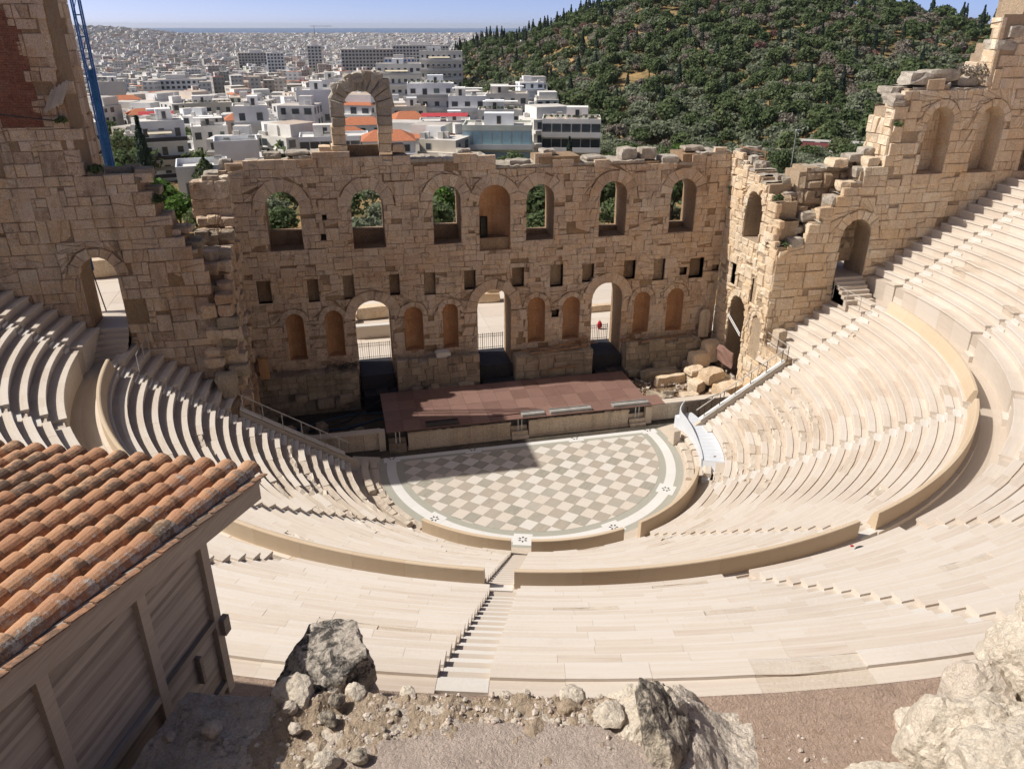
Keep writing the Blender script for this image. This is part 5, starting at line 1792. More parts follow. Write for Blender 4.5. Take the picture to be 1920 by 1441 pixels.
def barrel(R0, R1, L, seed):
    g = random.Random(seed)
    mb = MB()
    n, m_ = 9, 4
    rows = []
    for q in range(m_ + 1):
        t = q / m_
        R = lerp(R0, R1, t) * (1 + g.uniform(-.012, .012))
        rows.append([(L * (.5 - t), -R * cos(pi * i / n), R * .92 * sin(pi * i / n)) for i in range(n + 1)])
    inn = [(x, y * .86, z * .86) for x, y, z in rows[0]]
    for q in range(m_):
        for i in range(n):
            mb.face([rows[q][i], rows[q][i + 1], rows[q + 1][i + 1], rows[q + 1][i]])
    for i in range(n):
        mb.face([inn[i], inn[i + 1], rows[0][i + 1], rows[0][i]])
    inb = [(x - .16, y, z) for x, y, z in inn]
    for i in range(n):
        mb.face([inb[i], inb[i + 1], inn[i + 1], inn[i]])
    return mb


protos = {}
for lich in (0, 1):
    for v in range(3):
        o = barrel(.178 + .005 * v, .142, .56, 40 + v).build('roof_tile', M_clay_l if lich else M_clay, hut, True)
        protos[(lich, v)] = [o, False]
slope_a = math.atan(.188)
for col in range(14):
    l = .12 + .4 * col
    smin = -3.7 + (l - .15) * 1.19 - 1.7
    r = 0
    while True:
        s_lip = 1.9 - .4 * r + rng.uniform(-.015, .015)
        if s_lip < max(smin, -6.8): break
        key = (1 if col < 1 or (col < 3 and rng.random() < .55) else 0, rng.randrange(3))
        o, used = protos[key]
        if used:
            o = o.copy(); COL.objects.link(o); o.parent = hut
        protos[key][1] = True
        s = s_lip - .28
        o.location = (s, l + rng.uniform(-.012, .012), rz_(s) + .035 + .03)
        o.rotation_euler = (rng.uniform(-.04, .04), slope_a - .075 + rng.uniform(-.02, .02), rng.uniform(-.03, .03))
        r += 1
for col in range(14):
    l = .32 + .4 * col
    mb = MB()
    n = 5
    for a0 in range(22):
        s0, s1 = 1.86 - .4 * a0, 1.86 - .4 * (a0 + 1)
        if s1 < -6.9: break
        up_ = .02
        p0 = [(s0, l - .13 * cos(pi * i / n), rz_(s0) + .1 - .08 * sin(pi * i / n) + up_) for i in range(n + 1)]
        p1 = [(s1, l - .13 * cos(pi * i / n), rz_(s1) + .1 - .08 * sin(pi * i / n)) for i in range(n + 1)]
        for i in range(n): mb.face([p0[i + 1], p0[i], p1[i], p1[i + 1]])
    mb.build('pan_tile_course', M_clay_l, hut)
for i in range(20):
    s = 1.8 - .42 * i
    mb = MB(); mb.box((s - .2, -.185, rz_(s - .2) + .085), (.41, .1, .022), rnd=.5, tilt=Matrix.Rotation(slope_a + .05, 3, 'Y')); mb.build('verge_tile', M_clay, hut)


mb = MB(); mb.box((-3.4, 6.0, -1.75), (6.7, 11.9, 3.5), rnd=.4); mb.build('stone_base', M_plinth, hut)
LK = .707


def h2w(s, e, z=0.0, k=LK):
    """ledge frame (s along the slope to the stage, e to the right) -> world"""
    p = Vector((HX + .374 * s + .927 * e, HY + .927 * s - .374 * e, z))
    return CAM + (p - CAM) * k


# ------------------------------------------------------------------ ledge, boulders, loose stones
def edge_s(e): return -1.02 + .15 * e + .14 * fbm((e * 1.3, 3, 0), 3)


def soil_s(e): return interp([(0, -3.2), (1.5, -3.2), (2.0, -2.2), (3.2, -1.38), (4.0, -1.0), (5, -.78), (6, -.72), (6.9, -1.0), (8, -1.6)], e) + .07 * fbm((e * 3, 1, 7), 3)


led = thing('rock_ledge', 'broken stone ledge of the old outer wall in the foreground with gravelly soil on top', 'ledge')


def ledge_part(name, mat, fn, ne, ns, e0, e1, keep):
    vs, ids, q = [], {}, []
    for i in range(ne + 1):
        for j in range(ns + 1):
            e = lerp(e0, e1, i / ne)
            s = lerp(-5.4, 1.1, j / ns)
            z = fn(s, e)
            p = h2w(s, e, z)
            vs.append(tuple(p))
    for i in range(ne):
        for j in range(ns):
            if keep(lerp(-5.4, 1.1, (j + .5) / ns), lerp(e0, e1, (i + .5) / ne)):
                q.append((i * (ns + 1) + j, i * (ns + 1) + j + 1, (i + 1) * (ns + 1) + j + 1, (i + 1) * (ns + 1) + j))
    q = [tuple(reversed(f)) for f in q]
    return np_mesh(name, vs, q, mat, parent=led)


def z_rock(s, e):
    d = edge_s(e) - s
    z = 17.1 + .09 * fbm((s * 1.6, e * 1.6, 0), 5) + .03 * fbm((s * 7, e * 7, 2), 3)
    sh = max(sstep(1.2, 1.6, e) * sstep(2.7, 2.4, e), sstep(6.0, 6.4, e))
    z -= lerp(1.25, .75, sh) * sstep(.05, -.22, d) + .12 * sstep(.35, .0, d) + 3.2 * sstep(-.22 - .7 * sh, -.5 - .7 * sh, d)
    return z - .45 * sstep(7.2, 7.9, e)


def z_soil(s, e):
    d = edge_s(e) - s
    return 17.11 + .09 * fbm((s * 1.6, e * 1.6, 0), 5) + .06 * fbm((s * 5, e * 5, 9), 5) + .1 * sstep(.1, .5, d) * sstep(.0, -.7, soil_s(e) - s + .6) - .25 * sstep(.16, .0, d) - .2 * sstep(1.75, 1.2, e) - .5 * sstep(6.8, 7.5, e)


def z_slab(s, e):
    d = soil_s(e) - s
    return 17.14 + .05 * fbm((s * 1.1, e * 1.1, 4), 3) + .012 * fbm((s * 14, e * 14, 4), 3) - .3 * sstep(.1, -.05, d) + .05 * sstep(0, 1.2, d) - .5 * sstep(6.9, 7.6, e)


ledge_part('rock_shelf', M_rock_grey, z_rock, 150, 110, .07, 8.2, lambda s, e: True)
ledge_part('soil_cover', M_soil, z_soil, 150, 110, 1.25, 7.6, lambda s, e: s < edge_s(e) - .02 and s > -5)
ledge_part('mortar_slab', M_slab, z_slab, 130, 110, 1.8, 7.7, lambda s, e: s < soil_s(e) + .06)

import bmesh


def ico(sub):
    bm = bmesh.new()
    bmesh.ops.create_icosphere(bm, subdivisions=sub, radius=1.0)
    bm.verts.ensure_lookup_table()
    vs = [v.co.copy() for v in bm.verts]
    fs = [tuple(v.index for v in f.verts) for f in bm.faces]
    bm.free()
    return vs, fs


ICO = {k: ico(k) for k in (1, 2, 3, 4, 5)}


def rock_verts(seed, size, sub=4, planes=14, rough=.1, facet=.75, shear=(0, 0)):
    g = random.Random(seed)
    vs, fs = ICO[sub]
    pl_ = []
    for _ in range(planes):
        n = Vector((g.gauss(0, 1), g.gauss(0, 1), g.gauss(0, 1))).normalized()
        pl_.append((n, g.uniform(.62, .95)))
    out = []
    off = Vector((g.uniform(0, 50), g.uniform(0, 50), g.uniform(0, 50)))
    for v in vs:
        r = 1.15
        for n, dd in pl_:
            c = n.dot(v)
            if c > .05: r = min(r, dd / c)
        r = lerp(.85, r, facet)
        r *= 1 + rough * fbm(v * 1.6 + off, 5) + rough * .5 * fbm(v * 5 + off, 4) + rough * .22 * abs(fbm(v * 13 + off, 3))
        p = v * r
        out.append((p.x * size[0] + shear[0] * p.z, p.y * size[1] + shear[1] * p.z, p.z * size[2]))
    return out, fs


def rock(name, label, cat, s, e, z, size, seed, mat, group=None, sub=4, rot=0.0, k=LK, **kw):
    size = tuple(q * k for q in size)
    vs, fs = rock_verts(seed, size, sub, **kw)
    mb = MB()
    mb.add(vs, fs, .5)
    o = mb.build(name, mat, None, False)
    o.location = h2w(s, e, z, k)
    o.rotation_euler = (0, 0, HR - pi / 2 + rot)
    return tag(o, label, cat, group)


rock('boulder', 'big black lichened boulder slanting up to the right beside the shed', 'boulder', -.1, 1.8, 16.75, (.85, .6, .88), 5, M_rock_lich, sub=5, shear=(.3, 0), rough=.09, planes=9)
b2 = thing('boulder', 'tall split boulder with cream face and dark pitted right side', 'boulder', h2w(-.5, 6.7, 16.7), HR - pi / 2)
b2.scale = (LK, LK, LK)
for nm, off, size, seed, mat, sh in (('pale_face', (-.12, .05, -.02), (.62, .6, .86), 21, M_rock_cream, (-.05, .1)), ('dark_face', (.36, -.22, .06), (.52, .95, .95), 33, M_rock_dark, (-.32, .15))):
    vs, fs = rock_verts(seed, size, 5, rough=.12, shear=sh)
    mb = MB(); mb.add([(x + off[0], y + off[1], z + off[2]) for x, y, z in vs], fs); mb.build(nm, mat, b2)
OUT = [('pale rounded rock nearest the camera at the bottom of the right outcrop', -.55, 10.0, 16.25, (.75, .6, .45), 51, M_rock_cream), ('cream knobbly rock standing over the gravel at the left of the right outcrop', .25, 10.75, 16.5, (.5, .55, .75), 52, M_rock_cream),
       ('large cream rock in the middle of the right outcrop', .1, 11.5, 16.75, (.85, .85, .85), 53, M_rock_cream), ('smooth grey rock wedged in the right outcrop above the seats', .95, 11.45, 16.85, (.55, .6, .6), 54, M_rock_grey),
       ('big cream boulder filling the lower right corner', -.95, 11.4, 17.0, (1.05, .9, 1.0), 55, M_rock_cream), ('cream rock at the right edge above the others', 1.3, 12.4, 17.2, (.9, .8, 1.0), 56, M_rock_cream),
       ('topmost pale rock at the right edge of the picture', 1.55, 12.9, 17.9, (.8, .8, .9), 57, M_rock_cream), ('tan rock low in the right outcrop between cream ones', -.2, 12.2, 17.3, (.8, .7, .7), 58, M_rock_cream), ('small pale rock at the edge of the gravel by the outcrop', .75, 10.75, 16.2, (.35, .32, .3), 59, M_rock_cream)]
for lab, s, e, z, size, seed, mat in OUT:
    rock('outcrop_rock', lab, 'rock', s, e, z, size, seed, mat, 'rocks of the right outcrop', sub=5 if size[0] > .7 else 4, rough=.14, facet=.6, k=1.0)
LS = [('white angular stone on the front of the ledge left of the pale boulder', -2.0, 2.55, 17.2, .2, M_rock_cream), ('flat pale stone at the bottom edge of the ledge', -2.45, 2.2, 17.2, .24, M_rock_cream), ('dark lava-like stone on the soil of the ledge', -1.05, 2.35, 17.24, .13, M_rock_dark), ('grey pointed stone near the shadow edge of the ledge', -1.25, 1.75, 17.24, .17, M_rock_grey),
      ('round brown stone beside the grey pointed stone', -1.55, 1.95, 17.2, .13, M_rock_grey), ('pitted round stone casting a shadow on the soil', -1.35, 2.35, 17.24, .15, M_rock_dark), ('white cube-like stone on the far rim of the ledge', -.62, 3.25, 17.1, .13, M_rock_cream), ('pale stone on the far rim next to the big boulder', -.75, 2.5, 17.12, .2, M_rock_cream),
      ('rounded white stone on the rim below the long stairs', -.42, 4.65, 17.02, .17, M_rock_cream), ('pale blue-grey stone in the shade of the shed on the ledge', -1.75, .85, 17.2, .15, M_rock_cream), ('small stone at the left corner of the ledge by the shed wall', -1.9, .3, 17.15, .1, M_rock_cream), ('yellowish rock slab on the ledge left of the boulder', -.95, 1.7, 17.2, .34, M_rock_cream),
      ('dark tufted lump of soil at the right end of the ledge', -.55, 5.55, 17.1, .18, M_soil), ('pale wedge stone against the tall split boulder', -.65, 6.15, 17.2, .25, M_rock_cream), ('pale chipped stone on the rim between stairs and split boulder', -.3, 5.6, 17.08, .26, M_rock_cream), ('dark hollow stone at the front of the ledge', -1.85, 2.95, 17.2, .15, M_rock_dark)]
for i, (lab, s, e, z, r, mat) in enumerate(LS):
    rock('stone', lab, 'stone', s, e, z, (r, r * rng.uniform(.7, 1), r * rng.uniform(.55, .8)), 100 + i, mat, 'stones on the ledge', sub=3, rough=.16, rot=rng.uniform(-1, 1))
for i in range(26):
    e = rng.uniform(1.6, 6.6)
    s = rng.uniform(soil_s(e) - .1, edge_s(e) - .03) if rng.random() < .8 else rng.uniform(-2.4, -1)
    r = rng.uniform(.03, .075)
    rock('small_stone', 'small loose stone lying on the gravelly ledge', 'stone', s, e, max(z_soil(s, e), z_slab(s, e), z_rock(s, e)) + r * .25, (r, r * rng.uniform(.7, 1), r * .7), 200 + i, rng.choice([M_rock_cream, M_rock_grey, M_rock_dark, M_rock_cream]), 'small stones on the ledge', sub=2, rot=rng.uniform(-3, 3))
V1, F1 = ICO[1]
peb_v, peb_f, peb_r = [], [], []


def pebble(p, r):
    n = len(peb_v)
    a = rng.uniform(0, 6.3)
    sx, sy, sz = r * rng.uniform(.7, 1.3), r * rng.uniform(.6, 1.1), r * rng.uniform(.4, .8)
    for v in V1:
        x, y, z = v.x * sx * rng.uniform(.8, 1.15), v.y * sy * rng.uniform(.8, 1.15), v.z * sz
        peb_v.append((p.x + x * cos(a) - y * sin(a), p.y + x * sin(a) + y * cos(a), p.z + z))
    q = rng.random()
    for f in F1:
        peb_f.append(tuple(i + n for i in f)); peb_r.append(q)


for i in range(900):
    e = rng.uniform(1.5, 7.3)
    s = rng.uniform(soil_s(e) - .15, edge_s(e)) if rng.random() < .75 else rng.uniform(-3, edge_s(e))
    pebble(h2w(s, e, max(z_soil(s, e), z_slab(s, e), z_rock(s, e))), .008 + .03 * rng.random() ** 3)
for i in range(3600):
    a, r = rad(rng.uniform(-106, -84)), rng.uniform(35.6, 38.6)
    x, y = r * cos(a), r * sin(a)
    z = 16.12 + 0.10 * fbm((x * 0.5, y * 0.5, 1)) + 0.05 * fbm((x * 2, y * 2, 3))
    pebble(Vector((x, y, z)), .01 + .05 * rng.random() ** 4)
tag(np_mesh('pebbles', peb_v, peb_f, M_pebble, peb_r), 'loose pebbles and grit on the ledge and gravel', kind='stuff')
# ------------------------------------------------------------------ vegetation
def leaf_mat(name, cols, trans=.2):
    m = Mat(name, .75, .25)
    r = m.attr()
    o = m.objrand()
    n = m.noise(m.pos(), .35, 3.0)
    t = m.math('ADD', m.math('MULTIPLY', r, .45), m.math('ADD', m.math('MULTIPLY', o, .35), m.math('MULTIPLY', n, .3)), clamp=True)
    k = len(cols)
    c = m.ramp(t, [(.1 + .85 * i / (k - 1), q) for i, q in enumerate(cols)])
    m.base(c)
    tr = m.n('ShaderNodeBsdfTranslucent')
    m.t.links.new(c, tr.inputs['Color'])
    mx = m.n('ShaderNodeMixShader', {0: trans})
    m.t.links.new(m.b.outputs[0], mx.inputs[1])
    m.t.links.new(tr.outputs[0], mx.inputs[2])
    m.t.links.new(mx.outputs[0], m.t.nodes['Material Output'].inputs['Surface'])
    return m.m


L_OLIVE = leaf_mat('olive_leaf', [(.11, .13, .075), (.175, .205, .125), (.245, .275, .185), (.33, .35, .26)], .4)
L_PINE = leaf_mat('pine_needle', [(.06, .085, .035), (.095, .135, .055), (.135, .175, .075), (.185, .215, .1)], .4)
L_CYP = leaf_mat('cypress_leaf', [(.03, .052, .034), (.05, .078, .05), (.075, .11, .068)], .3)
L_DRY = leaf_mat('dry_grey_leaf', [(.15, .13, .105), (.22, .19, .155), (.29, .255, .21), (.27, .255, .19)], .4)
L_RED = leaf_mat('reddish_leaf', [(0.154, 0.083, 0.072), (0.220, 0.121, 0.105), (0.275, 0.165, 0.143)], .4)
L_BRIGHT = leaf_mat('bright_leaf', [(.035, .075, .015), (.07, .14, .022), (.11, .2, .035), (.16, .25, .05)], .35)
L_AUT = leaf_mat('orange_leaf', [(.22, .09, .03), (.3, .14, .05), (.2, .14, .05)])
M_bark = plain('bark', (.1, .075, .055), .9, .1, .3)


def crown_arrays(n, rx, rz, zc, leaf, seed, shape='round', fill=.55):
    g = np.random.default_rng(seed)
    if shape == 'column':
        t = g.random(n) ** .8
        prof = np.sin(np.clip(t * 1.06 + .05, 0, 1) * pi) ** .55 * (1 - .25 * t)
        a = g.random(n) * 2 * pi
        lum = 1 + .22 * np.sin(a * 3 + t * 17) * np.sin(t * 29 + a)
        rr = rx * prof * np.sqrt(fill + (1 - fill) * g.random(n)) * lum
        P = np.stack([rr * np.cos(a), rr * np.sin(a), zc - rz + 2 * rz * t], 1)
        Nn = np.stack([np.cos(a), np.sin(a), np.full(n, .4)], 1)
    else:
        nl = 9 if n < 400 else 15
        d = g.normal(size=(nl, 3)); d /= np.linalg.norm(d, axis=1)[:, None]
        d[:, 2] = np.abs(d[:, 2]) * .9 - .25
        lc = d * np.array([rx, rx, rz]) * (.35 + .35 * g.random((nl, 1)))
        lr = (.33 + .25 * g.random(nl))
        w = g.integers(0, nl, n)
        v = g.normal(size=(n, 3)); v /= np.linalg.norm(v, axis=1)[:, None]
        rad_ = (fill + (1 - fill) * g.random(n)) ** .5
        P = lc[w] + v * (lr[w] * rad_)[:, None] * np.array([rx, rx, rz * 1.05])
        P[:, 2] += zc
        Nn = v + np.array([0, 0, .35])
    Nn = Nn + g.normal(size=(n, 3)) * .75
    Nn /= np.linalg.norm(Nn, axis=1)[:, None]
    up_ = g.normal(size=(n, 3))
    u = np.cross(Nn, up_); u /= np.linalg.norm(u, axis=1)[:, None] + 1e-9
    w_ = np.cross(Nn, u)
    s = leaf * (.6 + .8 * g.random((n, 1)))
    asp = .55 + .35 * g.random((n, 1))
    V = np.stack([P - u * s - w_ * s * asp * .4, P + u * s * .2 - w_ * s * asp, P + u * s + w_ * s * asp * .3, P - u * s * .3 + w_ * s * asp], 1)
    return V.reshape(-1, 3), g.random(n)


def make_tree(name, spec, with_parts):
    """spec: leaves, rx, rz, zc, leaf, shape, material"""
    n, rx, rz, zc, leaf, shape, mat, seed = spec
    V, r = crown_arrays(n, rx, rz, zc, leaf, seed, shape)
    Q = np.arange(len(V)).reshape(-1, 4)
    g = random.Random(seed)
    tk = MB()
    top = zc - rz * .2
    tk.tube((0, 0, -.8), (g.uniform(-.1, .1), g.uniform(-.1, .1), top * .55), .17 if shape != 'column' else .13, 6)
    for i in range(4 if shape != 'column' else 0):
        a = g.uniform(0, 6.28)
        b = Vector((cos(a) * rx * .55, sin(a) * rx * .55, zc + g.uniform(-.2, .5) * rz))
        tk.tube((0, 0, top * .5), b, .08, 5)
        tk.tube(b * .55 + Vector((0, 0, top * .22)), b + Vector((g.uniform(-.6, .6), g.uniform(-.6, .6), .5)), .045, 4)
    if with_parts:
        root = bpy.data.objects.new(name, None); COL.objects.link(root)
        np_mesh('crown', V, Q, mat, r, parent=root)
        tk.build('trunk', M_bark, root)
        return root
    tv = np.array(tk.v); tf = [f for f in tk.f if len(f) == 4]
    V2 = np.concatenate([V, tv]); Q2 = np.concatenate([Q, np.array(tf) + len(V)])
    return np_mesh(name, V2, Q2, [mat, M_bark], np.concatenate([r, np.full(len(tf), .5)]), np.concatenate([np.zeros(len(Q), int), np.ones(len(tf), int)]))


tr_rng = random.Random(77)


class Forest:
    def __init__(self):
        self.pro = {}

    def put(self, key, name, spec_fn, nvar, x, y, z, sc, label, cat, group, parts):
        v = tr_rng.randrange(nvar)
        k = (key, v)
        if k not in self.pro:
            o = make_tree(name, spec_fn(v), parts)
            self.pro[k] = o
        else:
            o = copy_tree(self.pro[k]) if parts else self.pro[k].copy()
            if not parts: COL.objects.link(o)
        o.name = name
        o.location = (x, y, z)
        o.rotation_euler = (0, 0, tr_rng.uniform(0, 6.28))
        o.scale = (sc, sc, sc * tr_rng.uniform(.9, 1.12))
        tag(o, label, cat, group)
        return o


FO = Forest()


def world_to_px(x, y, z):
    d = Vector((x, y, z)) - CAM
    zc = d.dot(fw)
    if zc <= 1: return None
    return 960 + 1454.4 * d.dot(rt) / zc, 720.5 - 1454.4 * d.dot(up) / zc


# grove of olives and pines just beyond the walls: each with crown and trunk
spots = []
tries = 0
while len(spots) < 240 and tries < 9000:
    tries += 1
    x, y = tr_rng.uniform(-45, 150), tr_rng.uniform(36, 205)
    D = math.hypot(x - CAM.x, y - CAM.y)
    az = math.degrees(math.atan2(x - CAM.x, y - CAM.y))
    if D > 255 or az < -18 or az > 46: continue
    if az < 9.0 and y > (88 if az > -9 else 52): continue
    if az < 18.5 and D > 172: continue
    p = world_to_px(x, y, terrain_z(x, y) + 4)
    if p is None or p[0] < -60 or p[0] > 1985: continue
    if any((x - a) ** 2 + (y - b) ** 2 < (4.6 if y < 70 else 5.6) ** 2 for a, b, *_ in spots): continue
    spots.append((x, y, D, az))
spots.sort(key=lambda t: t[2])
GROVE = {'olive': ('olive_tree', lambda v: (1500 if True else 0, 2.9, 2.0, 3.3, .2, 'round', L_OLIVE, 300 + v), 'grey-green olive tree in the grove just behind the stage wall', 'olive tree'),
         'pine': ('pine_tree', lambda v: (1500, 2.7, 2.5, 4.4, .22, 'round', L_PINE, 320 + v), 'dark green bushy tree in the grove just behind the stage wall', 'tree'),
         'bright': ('broadleaf_tree', lambda v: (1500, 2.6, 2.3, 4.0, .23, 'round', L_BRIGHT, 340 + v), 'bright green leafy tree standing below the citadel walls', 'tree')}
zones0 = lambda az, D: ('seen through the wall windows at left' if az < 8 and D < 110 else 'beyond the middle of the stage wall' if az < 22 else 'beyond the right end of the stage wall' if az < 33 else 'beyond the right wing wall')
def zones(az, D):
    px_ = 960 + 1454.4 * 1.1 * math.tan(rad(az - 12.9))
    land = [n for n, lim in (('seen through the first wall window', 600), ('seen through the second wall window', 740), ('behind the third wall window', 890), ('behind the niche window', 980), ('behind the middle windows', 1080), ('behind the sixth window', 1200), ('behind the last window', 1330), ('behind the corner of the stage wall', 1430), ('behind the stepped ruin', 1560), ('left of the right pier', 1660), ('behind the right wing wall', 9999)) if px_ < lim][0]
    return land + (', nearest row' if D < 115 else ', middle rows' if D < 160 else ', far rows')


for x, y, D, az in spots:
    r = tr_rng.random()
    kd = 'olive' if r < .7 else 'pine' if r < .93 else 'bright'
    nm, fn, lab, cat = GROVE[kd]
    z = terrain_z(x, y) - .1
    lab2 = {'olive': 'grey-green olive tree in the grove ', 'pine': 'dark green bushy tree in the grove ', 'bright': 'fresh green tree in the grove '}[kd] + zones(az, D)
    sc = tr_rng.uniform(.85, 1.3) * (1.12 if kd == 'pine' else 1) * (.85 if y < 60 and az > 20 else 1)
    FO.put('g' + kd, nm, fn, 5, x, y, z, sc, lab2, cat, ('olive trees ' if kd == 'olive' else 'dark trees ' if kd == 'pine' else 'fresh green trees ') + zones(az, D), True)
# trees at the left, below the tower
LEFT = [(-40.3, 78.5, 1.6, 'bright', 'big bright green leafy tree right of the blue scaffold mast'), (-35.2, 72.5, 1.42, 'bright', 'second bright green tree in front of the dark cypress'), (-48.2, 102, 1.6, 'bright', 'bright green tree behind the scaffold mast'), (-31.4, 67.5, 1.12, 'bright', 'small bright green tree above the broken left wall'),
        (-56, 152, 1.5, 'pine', 'dark street tree in the gap between the left houses'), (-62, 176, 1.6, 'pine', 'dark street tree further down the left street'), (-74, 230, 1.7, 'pine', 'dark tree at the far end of the left street'), (-24.8, 56, .95, 'olive', 'dusty olive tree between the left wall and the stage wall'), (-28.5, 64, .8, 'pine', 'dark tree above the broken left wing by the blue house'),
        (-30, 190, 1.3, 'pine', 'round green tree between white houses left of the arch'), (-16, 150, .9, 'pine', 'green shrub tree on a terrace left of the arch'), (14, 150, 1.2, 'olive', 'green tree below the tan houses right of the arch'), (-51, 128, 1.5, 'pine', 'dark street tree at the mouth of the left street'), (-85, 262, 1.8, 'pine', 'dark tree among the far left houses'), (-45, 93, 1.2, 'pine', 'dark green tree between the bright trees and the mast')]
for x, y, sc, kd, lab in LEFT:
    nm, fn, _, cat = GROVE[kd]
    FO.put('g' + kd, nm, fn, 5, x, y, terrain_z(x, y) - .3, sc, lab, cat, None, True)
CYP = lambda v: (900, .95, 4.6, 4.9, .26, 'column', L_CYP, 360 + v)
for x, y, sc, lab in ((-45.1, 118.5, 1.5, 'tall dark cypress standing alone among the houses at left'), (41, 128, .95, 'small dark cypress in front of the glass fronted terrace building')):
    FO.put('gcyp', 'cypress_tree', CYP, 2, x, y, terrain_z(x, y) - .2, sc, lab, 'cypress', None, True)
o = FO.put('gpyr', 'conifer_tree', lambda v: (800, 1.9, 3.4, 4.2, .24, 'column', L_PINE, 380), 1, -30.6, 90.6, terrain_z(-30.6, 90.6) - .2, 1.25, 'green conical conifer in front of the pale houses at left', 'conifer', None, True)
for x, y, lab in ((7.5, 152, 'orange bush right of the lone arch'), (11.5, 150, 'second orange bush right of the lone arch'), (24, 133, 'orange bush under the pale green house')):
    FO.put('gaut', 'orange_bush', lambda v: (500, 1.6, 1.5, 1.5, .2, 'round', L_AUT, 390), 1, x, y, terrain_z(x, y) + 1.2, 1.0, lab, 'bush', None, True)

# wooded hill
KIND = {'olive': (L_OLIVE, 'round', 3.3, 2.5, 3.0), 'pine': (L_PINE, 'round', 3.1, 3.0, 4.2), 'dry': (L_DRY, 'round', 3.1, 2.4, 3.2), 'red': (L_RED, 'round', 2.9, 2.4, 3.0), 'cyp': (L_CYP, 'column', 1.25, 5.6, 5.6)}
HN = {'olive': ('olive_tree', 'olive tree', 'grey-green round tree '), 'pine': ('pine_tree', 'pine', 'dark green pine '), 'dry': ('dry_tree', 'tree', 'brownish half-bare tree '), 'red': ('reddish_tree', 'tree', 'reddish brown tree '), 'cyp': ('cypress_tree', 'cypress', 'dark pointed cypress ')}
hill = []
cell = {}
tries = 0
while tries < 30000:
    tries += 1
    az = tr_rng.uniform(7.0, 50)
    Db = interp([(8, 455), (11, 410), (14, 335), (19, 262), (54, 262)], az)
    Dr = interp([(8, 720), (12, 660), (19, 560), (54, 540)], az)
    D = math.sqrt(tr_rng.uniform(Db ** 2, (Dr + 45) ** 2))
    x, y = CAM.x + D * sin(rad(az)), CAM.y + D * cos(rad(az))
    z = terrain_z(x, y)
    p = world_to_px(x, y, z + 5)
    if p is None or p[0] > 1960 or p[1] < -40: continue
    cl_ = fbm((x * .022, y * .022, 3), 3)
    clear = fbm((x * .03 + 9, y * .03, 7), 3)
    if clear > .42 and D > 330: continue
    if clear > .2 and az > 36 and D > 440: continue
    cx_, cy_ = int(x // 5), int(y // 5)
    dm = 4.3 if D < 420 else 4.8
    if any((x - a) ** 2 + (y - b) ** 2 < dm ** 2 for i in (-1, 0, 1) for j in (-1, 0, 1) for a, b in cell.get((cx_ + i, cy_ + j), ())): continue
    cell.setdefault((cx_, cy_), []).append((x, y))
    t = (D - Db) / (Dr - Db)
    r = tr_rng.random()
    if t > .86 and az < 22: kd = 'cyp' if r < .34 else 'pine' if r < .75 else 'olive'
    elif t > .5: kd = 'pine' if r < .36 + .25 * cl_ else 'cyp' if r < .40 else 'dry' if r < .68 else 'red' if r < .695 else 'olive'
    elif t > .2: kd = 'pine' if r < .3 + .3 * cl_ else 'cyp' if r < .32 else 'dry' if r < .45 else 'red' if r < .462 else 'olive'
    else: kd = 'pine' if r < .28 else 'dry' if r < .33 else 'olive'
    sc = tr_rng.uniform(.75, 1.35) * (1.1 if kd == 'pine' else 1) * (.85 if kd == 'cyp' and t < .86 else 1)
    hill.append((D / sc, x, y, z, sc, kd, az, t))
hill.sort()
cnt = {}
LIMIT = {'olive': 110, 'pine': 240, 'dry': 110, 'red': 60, 'cyp': 130}
rest = []
for k_, x, y, z, sc, kd, az, t in hill:
    px_ = world_to_px(x, y, z + 4)[0]
    land = [n for n, lim in (('near the leftmost cypress group', 930), ('above the pale green house', 1010), ('above the glass fronted building', 1110), ('above the sixth wall window', 1200), ('above the last wall window', 1320), ('above the corner of the stage wall', 1420), ('above the stepped ruin', 1540), ('left of the wing wall pier', 1650), ('above the wing wall coping', 1760), ('beside the right tower', 9999)) if px_ < lim][0]
    zone = ('at the hill foot ' if t < .22 else 'on the lower slope ' if t < .5 else 'on the upper slope ' if t < .84 else 'along the hill skyline ') + land
    size_ = 'small ' if sc < .95 else 'large ' if sc > 1.2 else ''
    cnt[kd] = cnt.get(kd, 0) + 1
    if cnt[kd] > LIMIT[kd]:
        rest.append((x, y, z, sc, kd)); continue
    mat_, shp, rx, rz, zc = KIND[kd]
    nm, cat, lab = HN[kd]
    FO.put('h' + kd, nm, lambda v: (640, rx, rz, zc, .42 if shp == 'round' else .36, shp, mat_, 500 + v * 7 + len(kd)), 4, x, y, z - .3, sc, size_ + lab + zone, cat, size_ + HN[kd][0].replace('_', ' ') + 's ' + zone, False)
RV, RQ, RR, RM = [], [], [], []
mats_rest = [L_OLIVE, L_PINE, L_DRY, L_RED, L_CYP]
kidx = {'olive': 0, 'pine': 1, 'dry': 2, 'red': 3, 'cyp': 4}
base_cr = {kd: [crown_arrays(210, KIND[kd][2], KIND[kd][3], KIND[kd][4], .62 if kd != 'cyp' else .5, 700 + v, KIND[kd][1]) for v in range(6)] for kd in KIND}
nv = 0
for x, y, z, sc, kd in rest:
    V, r = base_cr[kd][tr_rng.randrange(6)]
    a = tr_rng.uniform(0, 6.28)
    Rm = np.array([[cos(a), -sin(a), 0], [sin(a), cos(a), 0], [0, 0, 1]])
    W = V @ Rm.T * sc + np.array([x, y, z - .3])
    RV.append(W); RQ.append(np.arange(len(W)).reshape(-1, 4) + nv); nv += len(W)
    RR.append(np.clip(r * .6 + tr_rng.uniform(-.1, .45), 0, 1)); RM.append(np.full(len(r), kidx[kd]))
